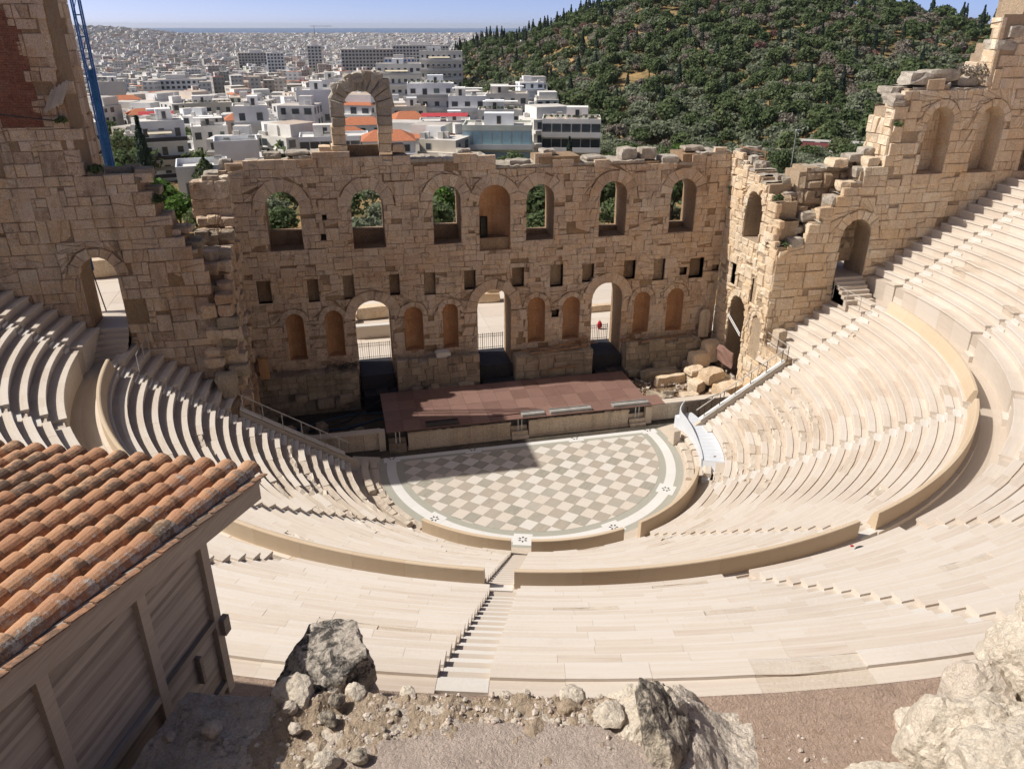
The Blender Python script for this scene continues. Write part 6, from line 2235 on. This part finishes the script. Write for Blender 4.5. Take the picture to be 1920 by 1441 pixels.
if RV:
    tag(np_mesh('hill_wood', np.concatenate(RV), np.concatenate(RQ), mats_rest, np.concatenate(RR), np.concatenate(RM)), 'mixed wood covering the farther slopes of the hill', kind='stuff')
# undergrowth along the foot of the hill and between the grove trees
RV, RQ, RR, RM = [], [], [], []
nv = 0
for i in range(1500):
    az, D = tr_rng.uniform(4, 44), tr_rng.uniform(95, 300)
    if az < 19 and D > 175: continue
    x, y = CAM.x + D * sin(rad(az)), CAM.y + D * cos(rad(az))
    if y < 36: continue
    V, r = base_cr['olive'][tr_rng.randrange(6)]
    V, r = V[:320], r[:80]
    sc = tr_rng.uniform(.25, .5)
    W = V * sc + np.array([x, y, terrain_z(x, y) - .4])
    RV.append(W); RQ.append(np.arange(len(W)).reshape(-1, 4) + nv); nv += len(W)
    RR.append(r); RM.append(np.full(len(r), tr_rng.choice([0, 0, 1])))
tag(np_mesh('undergrowth', np.concatenate(RV), np.concatenate(RQ), [L_OLIVE, L_PINE], np.concatenate(RR), np.concatenate(RM)), 'low scrub between the trees', kind='stuff')
# weeds on the ruins
for x, y, z, s_, lab in ((18.4, 3.2, 12.2, .35, 'small green weed on the stepped ruin'), (25.0, 2.8, 19.9, .3, 'green weed on the pier of the right wing wall'), (29.8, 3.4, 22.7, .8, 'dry brown bush on top of the right wing wall'), (31.0, 3.6, 22.8, .7, 'second dry bush on the right wing wall top'), (17.9, 4.0, 15.2, .4, 'green weed at the corner of the broken wing'), (-20.5, 3.2, 16.9, .45, 'green weed under the ledge of the left wall'), (-24.4, 2.9, 21.2, .3, 'dark weed below the tower boards'), (-23.5, 3.4, 18.5, .5, 'dark weed on the left wall top')):
    V, r = crown_arrays(160, s_, s_ * .7, s_ * .5, .09, int(x * 7 + 400))
    V = V + np.array([x, y, z])
    o = np_mesh('weed', V, np.arange(len(V)).reshape(-1, 4), L_DRY if 'dry' in lab else L_PINE, r)
    tag(o, lab, 'weed')

# ------------------------------------------------------------------ city
WALLS = [(0.799, 0.788, 0.767), (0.756, 0.734, 0.680), (0.713, 0.670, 0.594), (0.626, 0.572, 0.486), (0.756, 0.778, 0.799), (0.648, 0.648, 0.626), (0.691, 0.594, 0.508), (0.562, 0.540, 0.497), (0.648, 0.680, 0.594), (0.670, 0.540, 0.454), (0.821, 0.810, 0.799), (0.454, 0.432, 0.400)]
ROOFS = [(0.562, 0.529, 0.486), (0.626, 0.594, 0.551), (0.475, 0.432, 0.389), (0.670, 0.648, 0.616), (0.497, 0.410, 0.335), (0.432, 0.173, 0.097)]


def city_mat(name, cols, windows):
    m = Mat(name, .8, .25)
    r = m.attr()
    p = m.pos()
    k = len(cols)
    c = m.ramp(r, [(i / k, q) for i, q in enumerate(cols)], 'CONSTANT')
    n = m.noise(p, .25, 4.0, .6)
    sp = m.n('ShaderNodeMapRange', {'Value': n, 'From Min': .3, 'From Max': .7, 'To Min': .85, 'To Max': 1.06}).outputs[0]
    c = m.mix(1.0, c, m.n('ShaderNodeCombineColor', {'Red': sp, 'Green': sp, 'Blue': sp}).outputs[0], 'MULTIPLY')
    if windows:
        x, y, z = m.n('ShaderNodeSeparateXYZ', {0: p}).outputs
        nz = m.math('ABSOLUTE', m.n('ShaderNodeSeparateXYZ', {0: m.n('ShaderNodeNewGeometry').outputs['Normal']}).outputs[2])
        wz = m.math('FRACT', m.math('MULTIPLY', z, 1 / 3.1))
        wz = m.math('MULTIPLY', m.math('GREATER_THAN', wz, .3), m.math('LESS_THAN', wz, .78))
        wx = m.math('GREATER_THAN', m.math('FRACT', m.math('ADD', m.math('MULTIPLY', x, .31), m.math('MULTIPLY', y, .23))), .5)
        f = m.math('MULTIPLY', m.math('MULTIPLY', wz, wx), m.math('LESS_THAN', nz, .5))
        c = m.mix(m.math('MULTIPLY', f, .65), c, (.12, .13, .15))
    m.base(c)
    return m.m


M_city = city_mat('city_plaster', WALLS, False)
M_cityw = city_mat('far_city_plaster', WALLS, True)
M_roof = city_mat('city_roof', ROOFS, False)
M_glass = plain('window_glass', (.045, .055, .065), .15, .6, .3, .5)
M_shut = plain('green_grey_shutter', (.13, .17, .16), .6)
M_awn_r = plain('red_awning', (.42, .05, .06), .8)
M_awn_d = plain('dark_red_awning', (.13, .035, .035), .8)
M_awn_c = plain('cream_awning', (.62, .55, .42), .8)
M_terr = plain('terracotta_roof', (.42, .16, .085), .85, .2, .2)
M_bglass = plain('pale_blue_glass', (.32, .47, .55), .15, .6, .1)
cg = random.Random(5)


def wr(i): return (i + .5) / len(WALLS)


def roofr(i): return (i + .5) / len(ROOFS)


def box_faces(mb, x0, x1, y0, y1, z0, z1, rnd=.5, mi=0, rtop=None, mtop=None):
    v = [(x0, y0, z0), (x1, y0, z0), (x1, y1, z0), (x0, y1, z0), (x0, y0, z1), (x1, y0, z1), (x1, y1, z1), (x0, y1, z1)]
    mb.add(v, [(0, 1, 5, 4), (1, 2, 6, 5), (2, 3, 7, 6), (3, 0, 4, 7)], rnd, mi)
    mb.add([v[4], v[5], v[6], v[7]], [(0, 1, 2, 3)], rnd if rtop is None else rtop, mi if mtop is None else mtop)


def facade_cells(w, d, h, fl):
    """window centres on the front (-y) and both sides"""
    out = []
    for side, L in (('f', w), ('l', d), ('r', d)):
        n = max(1, int(L / 3.1))
        for k in range(fl):
            for i in range(n):
                out.append((side, -L / 2 + L * (i + .5) / n, h * (k + .55) / fl))
    return out


def side_pt(side, t, w, d, off):
    return {'f': (t, -d / 2 - off), 'l': (-w / 2 - off, t), 'r': (w / 2 + off, t)}[side]


def window_mesh(mb, side, t, z, w, d, ww, wh, mi_f=0, mi_g=1, rf=.5):
    def q(a, b, c_, e, off):
        return [(*side_pt(side, t + u, w, d, off), z + v) for u, v in ((a, c_), (b, c_), (b, e), (a, e))]
    f = q(-ww / 2 - .1, ww / 2 + .1, -wh / 2 - .1, wh / 2 + .1, .05)
    g = q(-ww / 2, ww / 2, -wh / 2, wh / 2, .07)
    if side == 'l': f, g = f[::-1], g[::-1]
    mb.face(f, rf, mi_f); mb.face(g, .5, mi_g)


def near_building(label, x, y, z0, ztop, w, d, face_az, wi, ri=0, fl=3, style=(), group=None):
    """house of flats with its own windows, balconies, parapet and roof clutter"""
    t = thing('apartment_building', label, 'building', (x, y, z0), -rad(face_az), group)
    h = ztop - z0
    mb = MB(); box_faces(mb, -w / 2, w / 2, -d / 2, d / 2, -6, h, wr(wi), 0)
    mb.build('wall', M_city, t)
    mb = MB()
    if 'tiles' in style:
        e = .4
        a = [(-w / 2 - e, -d / 2 - e, h), (w / 2 + e, -d / 2 - e, h), (w / 2 + e, d / 2 + e, h), (-w / 2 - e, d / 2 + e, h), (-w / 4, 0, h + 1.7), (w / 4, 0, h + 1.7)]
        mb.add(a, [(0, 1, 5, 4), (1, 2, 5), (2, 3, 4, 5), (3, 0, 4), (3, 2, 1, 0)])
        mb.build('tile_roof', M_terr, t)
    else:
        mb.add([(-w / 2 + .15, -d / 2 + .15, h + .02), (w / 2 - .15, -d / 2 + .15, h + .02), (w / 2 - .15, d / 2 - .15, h + .02), (-w / 2 + .15, d / 2 - .15, h + .02)], [(0, 1, 2, 3)], roofr(ri))
        rf = mb.build('roof', M_roof, t)
        mb = MB()
        for a in ((-w / 2, w / 2, -d / 2, -d / 2 + .2), (-w / 2, w / 2, d / 2 - .2, d / 2), (-w / 2, -w / 2 + .2, -d / 2 + .2, d / 2 - .2), (w / 2 - .2, w / 2, -d / 2 + .2, d / 2 - .2)):
            box_faces(mb, *a, h - .01, h + (.9 if 'highpar' in style else .5), wr(wi))
        mb.build('roof_parapet', M_city, rf)
        if 'flat' not in style:
            a = cg.uniform(.25, .45)
            px, py = cg.uniform(-.2, .2) * w, cg.uniform(0, .25) * d
            mb = MB(); box_faces(mb, px - w * a / 2, px + w * a / 2, py - d * .2, py + d * .2, h, h + 2.6, wr(cg.choice([0, 1, 4, 10])), 0)
            mb.build('stair_house', M_city, rf)
            mb = MB(); window_mesh(mb, 'f', px, h + 1.2, 0, -(py - d * .2) * 2, .9, 1.7, 1, 0); mb.build('roof_door', [M_glass, M_city], rf)
        for k in range(cg.randrange(2, 5)):
            px, py = cg.uniform(-.42, .42) * w, cg.uniform(-.4, .35) * d
            mb = MB()
            if cg.random() < .5:
                mb.tube((px - .6, py, h + 1.2), (px + .6, py, h + 1.2), .28, 7); mb.add([(px - .8, py - .3, h + .9), (px + .8, py - .3, h + .9), (px + .8, py - 1.3, h + .1), (px - .8, py - 1.3, h + .1)], [(3, 2, 1, 0)])
                mb.build('water_heater', M_grey_metal, rf)
            elif cg.random() < .6:
                mb.tube((px, py, h), (px, py, h + cg.uniform(1.5, 3)), .05, 4); mb.tube((px - .5, py, h + 1.6), (px + .5, py, h + 1.6), .03, 4); mb.build('aerial', M_grey_metal, rf)
            else:
                box_faces(mb, px - .9, px + .9, py - .6, py + .6, h, h + .9, wr(7)); mb.build('roof_unit', M_city, rf)
        if 'pots' in style:
            for k in range(10):
                V, r = crown_arrays(40, .5, .45, .5, .16, 900 + k)
                px = -w / 2 + w * (k + .5) / 10
                V = V + np.array([px, -d / 2 + .8, h + .5])
                np_mesh('potted_plant', V, np.arange(len(V)).reshape(-1, 4), L_PINE, r, parent=rf)
    if 'blank' in style: cells = [('f', -w * .22, h * .3), ('f', -w * .22, h * .7), ('f', w * .25, h * .5)]
    else: cells = facade_cells(w, d, h, fl)
    for side, tt, z in cells:
        if side != 'f' and cg.random() < .35: continue
        if 'glass' in style and side == 'f': continue
        mb = MB()
        tall = cg.random() < .5
        window_mesh(mb, side, tt, z - (.25 if tall else 0), w, d, cg.uniform(1.0, 1.7), 1.9 if tall else 1.3, 0, 1, wr(cg.choice([0, 7, 11])))
        mb.build('window', [M_city, M_glass if cg.random() < .75 else M_shut], t)
    if 'glass' in style:
        for k in range(fl):
            z = h * (k + .52) / fl
            nb = max(3, int(w / 2.2))
            for i in range(nb):
                mb = MB(); window_mesh(mb, 'f', -w / 2 + w * (i + .5) / nb, z, w, d, w / nb - .25, h / fl * .62, 0, 1, wr(11)); mb.build('window', [M_city, M_bglass if 'blue' in style else M_glass], t)
    if 'balc' in style or 'glass' in style:
        for k in range(fl):
            z = h * k / fl + .1
            mb = MB(); box_faces(mb, -w / 2 - .1, w / 2 + .1, -d / 2 - 1.5, -d / 2, z - .12, z + .08, wr(wi)); mb.add([(-w / 2 - .1, -d / 2 - 1.5, z - .12), (w / 2 + .1, -d / 2 - 1.5, z - .12), (w / 2 + .1, -d / 2, z - .12), (-w / 2 - .1, -d / 2, z - .12)], [(3, 2, 1, 0)], wr(wi)); b = mb.build('balcony', M_city, t)
            mb = MB(); box_faces(mb, -w / 2 - .1, w / 2 + .1, -d / 2 - 1.5, -d / 2 - 1.42, z + .08, z + 1.0, wr(cg.choice([wi, 7, 0]))); mb.build('railing', M_dark if 'dark' in style else M_city, b)
            if cg.random() < .4 and 'noawn' not in style:
                mb = MB(); mb.add([(-w * .3, -d / 2, z + 2.6), (w * .2, -d / 2, z + 2.6), (w * .2, -d / 2 - 1.7, z + 1.9), (-w * .3, -d / 2 - 1.7, z + 1.9)], [(3, 2, 1, 0)]); mb.build('awning', M_awn_c, b)
    if 'redawn' in style:
        mb = MB(); mb.add([(-w * .45, -d / 2 + 1, h + 2.4), (w * .45, -d / 2 + 1, h + 2.4), (w * .45, -d / 2 - 1.2, h + 1.7), (-w * .45, -d / 2 - 1.2, h + 1.7)], [(3, 2, 1, 0)]); mb.build('awning', M_awn_r, t)
    if 'pergola' in style:
        mb = MB(); box_faces(mb, -w * .4, w * .4, -d * .3, d * .1, h + 2.3, h + 2.45, wr(0)); mb.build('canopy', M_city, t)
        for sx_ in (-1, 1):
            mb = MB(); mb.tube((sx_ * w * .38, -d * .28, h), (sx_ * w * .38, -d * .28, h + 2.3), .07, 4); mb.build('canopy_post', M_city, t)
    return t


NB = [('pale apartment building with two storeys of dark glass fronts at the foot of the hill', 44.8, 139.5, -4, 6.0, 13.4, 10, 17, 1, 4, 3, ('glass', 'noawn', 'pots')),
      ('pale green house with broad blue windows left of the glass fronted building', 27, 138.5, -4, 5.2, 15.5, 10, 14, 8, 1, 2, ('glass', 'blue', 'noawn')),
      ('long white block with window bands and a planted roof behind the lone arch', 22, 218, -6, 9.0, 14.5, 11, 7, 10, 3, 4, ('balc', 'pots', 'noawn')),
      ('tall blank white gable house left of the lone arch', -13.5, 212, -6, 8.0, 11.2, 10, -1, 10, 3, 3, ('blank',)),
      ('low blue-white flat house just over the left end of the stage wall', -29, 125, -6, 4.6, 8.2, 8, -6, 4, 3, 2, ('blank', 'highpar', 'flat')),
      ('white terrace house with a glazed roof storey left of the arch', -9.6, 146, -8, 2.8, 15.5, 9, 0, 4, 3, 3, ('glass', 'noawn', 'dark')),
      ('white corner house with dark recessed balconies at left', -50.5, 168, -12, 4.8, 10.5, 12, -12, 10, 1, 4, ('balc', 'dark')),
      ('low bluish house with a roof terrace behind the broken left wall', -31.5, 95, -6, 4.7, 8.0, 9, -8, 4, 3, 2, ('highpar', 'flat')),
      ('white cube house with a cream awning at left', -43.5, 199, -12, -.1, 9.5, 9, -9, 10, 3, 3, ('pergola',)),
      ('tan stepped apartment house by the trees at the left end of the hill', 46, 214, -8, 6.0, 13, 11, 12, 2, 2, 4, ('balc', 'pergola')),
      ('white house with a red roof awning right of the lone arch', 19.8, 173, -8, 2.6, 13.4, 9, 9, 0, 3, 3, ('redawn',)),
      ('narrow tan apartment house right of the lone arch', 14, 209, -10, 3.2, 10.5, 10, 6, 3, 4, 4, ('balc',)),
      ('white flat roofed house left of the tall blank gable', -31, 190, -12, 5.8, 9.0, 10, -5, 0, 1, 4, ('balc',)),
      ('wide yellowish apartment block with a planted roof at left', -54.5, 288, -18, -1.2, 17, 11, -9, 3, 2, 4, ('balc', 'pots')),
      ('plain grey apartment slab further off at left', -119, 428, -26, -1.5, 12.5, 12, -14, 7, 2, 5, ('blank',)),
      ('cream apartment block with stacked balconies behind the arch', 27, 380, -22, 8.0, 22, 13, 6, 1, 1, 6, ('balc',)),
      ('pale apartment tower with green terraces near the cypresses', 62, 475, -26, 11.0, 26, 14, 8, 1, 2, 7, ('balc', 'pots')),
      ('white villa with dark windows beyond the blank gable', -7.3, 260, -12, 8.0, 9.5, 10, -1, 0, 3, 5, ('balc',)),
      ('pink walled house with a tiled roof left of the arch', -38, 232, -12, -1.5, 9, 9, -7, 9, 0, 3, ('tiles',)),
      ('small white house with red tiles in the arch opening', -1.5, 186, -9, 1.2, 12, 9, 2, 0, 0, 3, ('tiles',)),
      ('pale house with a red awning at left above the bright trees', -58, 205, -14, 1.6, 10, 10, -12, 1, 1, 4, ('redawn', 'balc')),
      ('cream house with a roof garden right of the glass terrace', 36, 178, -8, 4.6, 12, 9, 12, 1, 2, 3, ('pergola', 'pots')),
      ('low pale house in front of the trees left of the glass fronts', 31.5, 158, -8, 2.6, 9, 8, 13, 5, 2, 2, ('pots',)),
      ('white stepped house with a pergola above the stage wall', 30, 196, -8, 6.8, 11, 9, 10, 10, 3, 4, ('balc', 'pergola')),
      ('grey concrete house in the left street', -76, 190, -16, 2.5, 11, 13, -18, 5, 1, 5, ('balc', 'dark')),
      ('beige street house with many balconies beside the scaffold mast', -70, 150, -14, 3.0, 10, 12, -20, 6, 1, 5, ('balc',)),
      ]
placed = []
for lab, x, y, z0, zt, w, d, az, wi, ri, fl, st in NB:
    near_building(lab, x, y, z0, zt, w, d, az, wi, ri, fl, st)
    placed.append((x, y, max(w, d) * .62))

# the rest of the nearer town: each house one thing with a body, roof hut and its windows
nb = 0
DIRS = [('left part of the town', -60, -6.0), ('middle of the town', -6.0, 2.0), ('town right of the lone arch', 2.0, 20)]
cand = []
D = 165.0
while D < 640:
    step_ = 11.0 + D * .008
    a = -27.0
    while a < 12.5:
        a += math.degrees((11.0 + D * .008) / D) * cg.uniform(.95, 1.3)
        cand.append((D + cg.uniform(-3, 3), a))
    D += step_
for D, a in cand:
    if nb >= 268: break
    if -15.5 < a < -12.8 and D < 330: continue
    if a > 8.5 and D > 380: continue
    if a < -6.5 and D < 240: continue
    x, y = CAM.x + D * sin(rad(a)), CAM.y + D * cos(rad(a))
    w, d = cg.uniform(6.8, 10.5) + D * .006, cg.uniform(7, 10) + D * .006
    if any((x - px) ** 2 + (y - py) ** 2 < (r + max(w, d) * .5) ** 2 for px, py, r in placed): continue
    z = terrain_z(x, y)
    fl = cg.choice([2, 3, 3, 4, 4, 5])
    if D < 215: fl = min(fl, 3)
    h = fl * 3.1 + cg.uniform(0, .8)
    if y < 118 or (D < 170 and a > -4): continue
    nb += 1
    zone = [n for n, lo, hi in DIRS if lo <= a < hi][0]
    dist = 'near' if D < 300 else 'mid distance' if D < 520 else 'far'
    wi = cg.choice([0, 0, 1, 1, 2, 2, 3, 3, 4, 5, 6, 6, 7, 8, 9, 10, 10, 10])
    tone = ['white', 'off-white', 'cream', 'tan', 'bluish white', 'grey', 'brownish', 'dull grey', 'greenish', 'pinkish', 'bright white', 'dark'][wi]
    t = thing('house', '%s %d-storey flat roofed house in the %s, %s' % (tone, fl, zone, dist), 'house', (x, y, z), -rad(a + cg.uniform(-24, 24) + (35 if cg.random() < .25 else 0)), '%s houses, %s, %s' % (tone, zone, dist))
    mb = MB(); box_faces(mb, -w / 2, w / 2, -d / 2, d / 2, -4, h, wr(wi), 0, roofr(cg.randrange(5)), 1)
    if cg.random() < .55 and fl > 2:
        s_ = .72
        box_faces(mb, -w / 2 * s_, w / 2 * .9, -d / 2 * .6, d / 2 * .95, h, h + 2.8, wr(wi), 0, roofr(cg.randrange(5)), 1)
    mb.build('wall', [M_city, M_roof], t)
    if cg.random() < .13:
        mb = MB()
        e = .3
        q = [(-w / 2 - e, -d / 2 - e, h + .05), (w / 2 + e, -d / 2 - e, h + .05), (w / 2 + e, d / 2 + e, h + .05), (-w / 2 - e, d / 2 + e, h + .05), (-w / 4, 0, h + 1.8), (w / 4, 0, h + 1.8)]
        mb.add(q, [(0, 1, 5, 4), (1, 2, 5), (2, 3, 4, 5), (3, 0, 4), (3, 2, 1, 0)]); mb.build('tile_roof', M_terr, t)
    else:
        px, py = cg.uniform(-.25, .25) * w, cg.uniform(-.2, .25) * d
        mb = MB(); box_faces(mb, px - 1.8, px + 1.8, py - 1.6, py + 1.6, h, h + 2.4, wr(cg.choice([0, 1, 4, 10])), 0, roofr(1), 1); mb.build('stair_house', [M_city, M_roof], t)
        mb = MB()
        for k in range(5):
            px, py = cg.uniform(-.45, .45) * w, cg.uniform(-.45, .45) * d
            box_faces(mb, px - .6, px + .6, py - .4, py + .4, h, h + cg.uniform(.7, 1.5), wr(cg.choice([7, 11, 5, 0])))
        tag(mb.build('roof_clutter', M_city, t), kind='stuff')
    mb = MB()
    for side, tt, zz in facade_cells(w, d, h, fl):
        if cg.random() < .15: continue
        window_mesh(mb, side, tt, zz, w, d, cg.uniform(1.1, 2.0), cg.uniform(1.2, 1.9), 0, 1, wr(7))
    tag(mb.build('windows', [M_city, M_glass], t), kind='stuff')
    if cg.random() < .6:
        mb = MB()
        for k in range(1, fl):
            zz = h * k / fl
            box_faces(mb, -w / 2, w / 2, -d / 2 - 1.2, -d / 2, zz - .1, zz + .75, wr(wi), 0)
        tag(mb.build('balconies', M_city, t), kind='stuff')
    placed.append((x, y, max(w, d) * .5))

# far town as one mass
g = np.random.default_rng(3)
BV, BQ, BR, BM = [], [], [], []
D = 640.0
boxes = []
while D < 9200:
    cellw = max(17.0, D * .0072)
    a = -29.0
    da = math.degrees(cellw / D)
    while a < 15:
        a += da * cg.uniform(.8, 1.2)
        if D < 780 and nb and any(False for _ in ()): pass
        if a > 9.2 and D < 900: continue
        if cg.random() < .1: continue
        boxes.append((D + cg.uniform(-.4, .4) * cellw, a, cellw))
    D += cellw * 1.02
far_min = max(math.hypot(px - CAM.x, py - CAM.y) for px, py, r in placed) + 6
n = 0
for D, a, cw_ in boxes:
    if D < far_min: continue
    x, y = CAM.x + D * sin(rad(a)), CAM.y + D * cos(rad(a))
    z = ground_z(x, y)
    w, d = cw_ * cg.uniform(.45, .85), cw_ * cg.uniform(.45, .85)
    h = cg.choice([7, 10, 13, 13, 16, 16, 19, 19, 22]) * (1.25 if cg.random() < .07 else 1) + (8 if 850 < D < 1100 and -1 < a < 8 and cg.random() < .3 else 0)
    th = -rad(a + cg.uniform(-30, 30))
    ca, sa = cos(th), sin(th)
    lo, hi = z - 5, z + h
    c4 = [(-w / 2, -d / 2), (w / 2, -d / 2), (w / 2, d / 2), (-w / 2, d / 2)]
    v = [(x + p * ca - q * sa, y + p * sa + q * ca, zz) for zz in (lo, hi) for p, q in c4]
    BV += v
    BQ += [(n, n + 1, n + 5, n + 4), (n + 1, n + 2, n + 6, n + 5), (n + 3, n, n + 4, n + 7), (n + 4, n + 5, n + 6, n + 7)]
    wi = cg.choice([0, 0, 1, 1, 2, 3, 4, 5, 6, 7, 8, 9, 10, 10, 11])
    BR += [wr(wi)] * 3 + [roofr(5 if cg.random() < .12 else cg.randrange(5))]
    BM += [0, 0, 0, 1]
    n += 8
    if cg.random() < .5:
        s_ = cg.uniform(.25, .5)
        v = [(x + p * s_ * ca - q * s_ * sa, y + p * s_ * sa + q * s_ * ca, zz) for zz in (hi, hi + 3) for p, q in c4]
        BV += v
        BQ += [(n, n + 1, n + 5, n + 4), (n + 1, n + 2, n + 6, n + 5), (n + 3, n, n + 4, n + 7), (n + 4, n + 5, n + 6, n + 7)]
        BR += [wr(cg.choice([0, 1, 4, 10]))] * 3 + [roofr(1)]; BM += [0, 0, 0, 1]
        n += 8
tag(np_mesh('distant_town', BV, BQ, [M_cityw, M_roof], BR, BM), 'mass of pale blocks of the distant town reaching to the sea', kind='stuff')
# green patches in the far town
RV, RQ, RR = [], [], []
nv = 0
for i in range(1900):
    a, D = cg.uniform(-27, 9.5), cg.choice([cg.uniform(200, 700), cg.uniform(300, 1500), cg.uniform(900, 3500)])
    x, y = CAM.x + D * sin(rad(a)), CAM.y + D * cos(rad(a))
    if any((x - px) ** 2 + (y - py) ** 2 < (r * .62) ** 2 for px, py, r in placed): continue
    V, r = base_cr['pine'][cg.randrange(6)]
    V, r = V[:360], r[:90]
    W = V * cg.uniform(.7, 1.3) * (1 + D / 2500) + np.array([x, y, ground_z(x, y)])
    RV.append(W); RQ.append(np.arange(len(W)).reshape(-1, 4) + nv); nv += len(W); RR.append(r)
tag(np_mesh('street_greenery', np.concatenate(RV), np.concatenate(RQ), L_PINE, np.concatenate(RR)), 'street trees and gardens scattered through the town', kind='stuff')
BIG = [('long grey office block with a grid of dark windows beyond the arch', 38, 862, -42, 3.0, 54, 20, 3, 7, 8), ('second grey office block with a flat dark roof right of the first', 100, 905, -42, 5.5, 62, 20, 6, 5, 8), ('tall grey apartment tower left of the office blocks', -17, 958, -44, 4.5, 16, 20, -1, 5, 12), ('pale blue tower block left of the grey tower', -60, 930, -44, -2, 18, 18, -4, 4, 10), ('long blue-grey hall with a low roof in the left part of the town', -120, 640, -32, -12, 42, 18, -10, 4, 3), ('blue glass faced building between the office blocks', 66, 800, -40, -4, 30, 14, 5, 4, 4), ('broad grey apartment slab in the far middle town', -90, 1080, -46, -6, 46, 20, -6, 7, 8)]
for lab, x, y, z0, zt, w, d, az, wi, fl in BIG:
    t = thing('office_block', lab, 'office block', (x, y, z0), -rad(az))
    h = zt - z0
    mb = MB(); box_faces(mb, -w / 2, w / 2, -d / 2, d / 2, 0, h, wr(wi), 0, roofr(2), 1); mb.build('wall', [M_city, M_roof], t)
    mb = MB()
    nn = int(w / 3.6)
    for k in range(fl):
        for i in range(nn):
            window_mesh(mb, 'f', -w / 2 + w * (i + .5) / nn, h - 2.2 - k * 3.4, w, d, 2.2, 1.9, 0, 1, wr(wi))
    tag(mb.build('windows', [M_city, M_glass if 'blue glass' not in lab else M_blue], t), kind='stuff')
    mb = MB(); box_faces(mb, -w * .2, w * .15, -d * .2, d * .3, h, h + 3.2, wr(0), 0, roofr(1), 1); mb.build('plant_room', [M_city, M_roof], t)
cr_ = thing('tower_crane', 'thin tower crane on the skyline of the far town', 'crane', (CAM.x + 3000 * sin(rad(-3.6 + 12.89 - 9.5)), CAM.y + 3000 * cos(rad(-.21)), -60))
mb = MB(); mb.tube((0, 0, 0), (0, 0, 84), 1.2, 4); mb.build('mast', M_grey_metal, cr_)
mb = MB(); mb.tube((-14, 0, 82), (60, 0, 82), .9, 4); mb.build('jib', M_grey_metal, cr_)
# cafe terrace among the trees at right
cafe = thing('cafe_terrace', 'low cafe building with dark red awnings under the trees at right', 'cafe', (CAM.x + 262 * sin(rad(34.6)), CAM.y + 262 * cos(rad(34.6)), -8.5), -rad(34.6))
mb = MB(); box_faces(mb, -12, 14, 0, 6, -3, 2.3, wr(11), 0); mb.build('wall', M_city, cafe)
mb = MB(); mb.add([(-9, -4, 1.2), (9, -4, 1.2), (9, 0, 2.1), (-9, 0, 2.1)], [(0, 1, 2, 3)]); mb.build('awning', M_awn_d, cafe)
mb = MB(); box_faces(mb, 10, 17, -3, 5, 2.9, 3.3, wr(1)); mb.build('roof', M_city, cafe)
mb = MB(); box_faces(mb, -20, 18, -7, -6.6, -3, .6, wr(3)); mb.build('terrace_wall', M_city, cafe)
for i in range(5):
    mb = MB(); window_mesh(mb, 'f', -12 + i * 5, 1.4, 0, 0, 3.4, 1.9, 0, 1, wr(11)); mb.build('window', [M_city, M_glass], cafe)
for i in range(3):
    t = thing('parasol', ['grey parasol on the cafe terrace nearest the wing wall', 'grey parasol in the middle of the cafe terrace', 'grey parasol at the left of the cafe terrace'][i], 'parasol', (0, 0, 0), 0, 'parasols of the cafe')
    t.location = cafe.location + Matrix.Rotation(-rad(34.6), 3, 'Z') @ Vector((14 - i * 6.5, -10, -1.2))
    mb = MB()
    for k in range(8):
        a0, a1 = pi / 4 * k, pi / 4 * (k + 1)
        mb.face([(2.4 * cos(a0), 2.4 * sin(a0), 2.3), (2.4 * cos(a1), 2.4 * sin(a1), 2.3), (0, 0, 3.1)])
    mb.build('canopy', M_grey_metal, t)
    mb = MB(); mb.tube((0, 0, 0), (0, 0, 3), .05, 5); mb.build('pole', M_rail, t)
lamp = thing('street_lamp', 'slender street lamp among the olive trees beyond the right wing', 'street lamp', (CAM.x + 150 * sin(rad(32.2)), CAM.y + 150 * cos(rad(32.2)), -1))
mb = MB(); mb.tube((0, 0, 0), (0, 0, 10.3), .09, 6); mb.build('pole', M_grey_metal, lamp)
mb = MB(); mb.box((.35, 0, 10.3), (.9, .25, .15)); mb.build('lamp_head', M_railw, lamp)

# ------------------------------------------------------------------ haze
HAZE = 3.2e-5
mb = MB()
mb.box((0, 15900, -11), (64000, 32400, 142))
hz = mb.build('haze', Mat('haze_air').m)
hm = hz.data.materials[0]
ht = hm.node_tree
ht.nodes.clear()
ho = ht.nodes.new('ShaderNodeOutputMaterial')
hv = ht.nodes.new('ShaderNodeVolumePrincipled')
hv.inputs['Color'].default_value = (.80, .88, 1.0, 1)
hv.inputs['Density'].default_value = HAZE
hv.inputs['Anisotropy'].default_value = 0.2
ht.links.new(hv.outputs[0], ho.inputs['Volume'])
tag(hz, 'thin blue air haze over the distant town', kind='stuff')
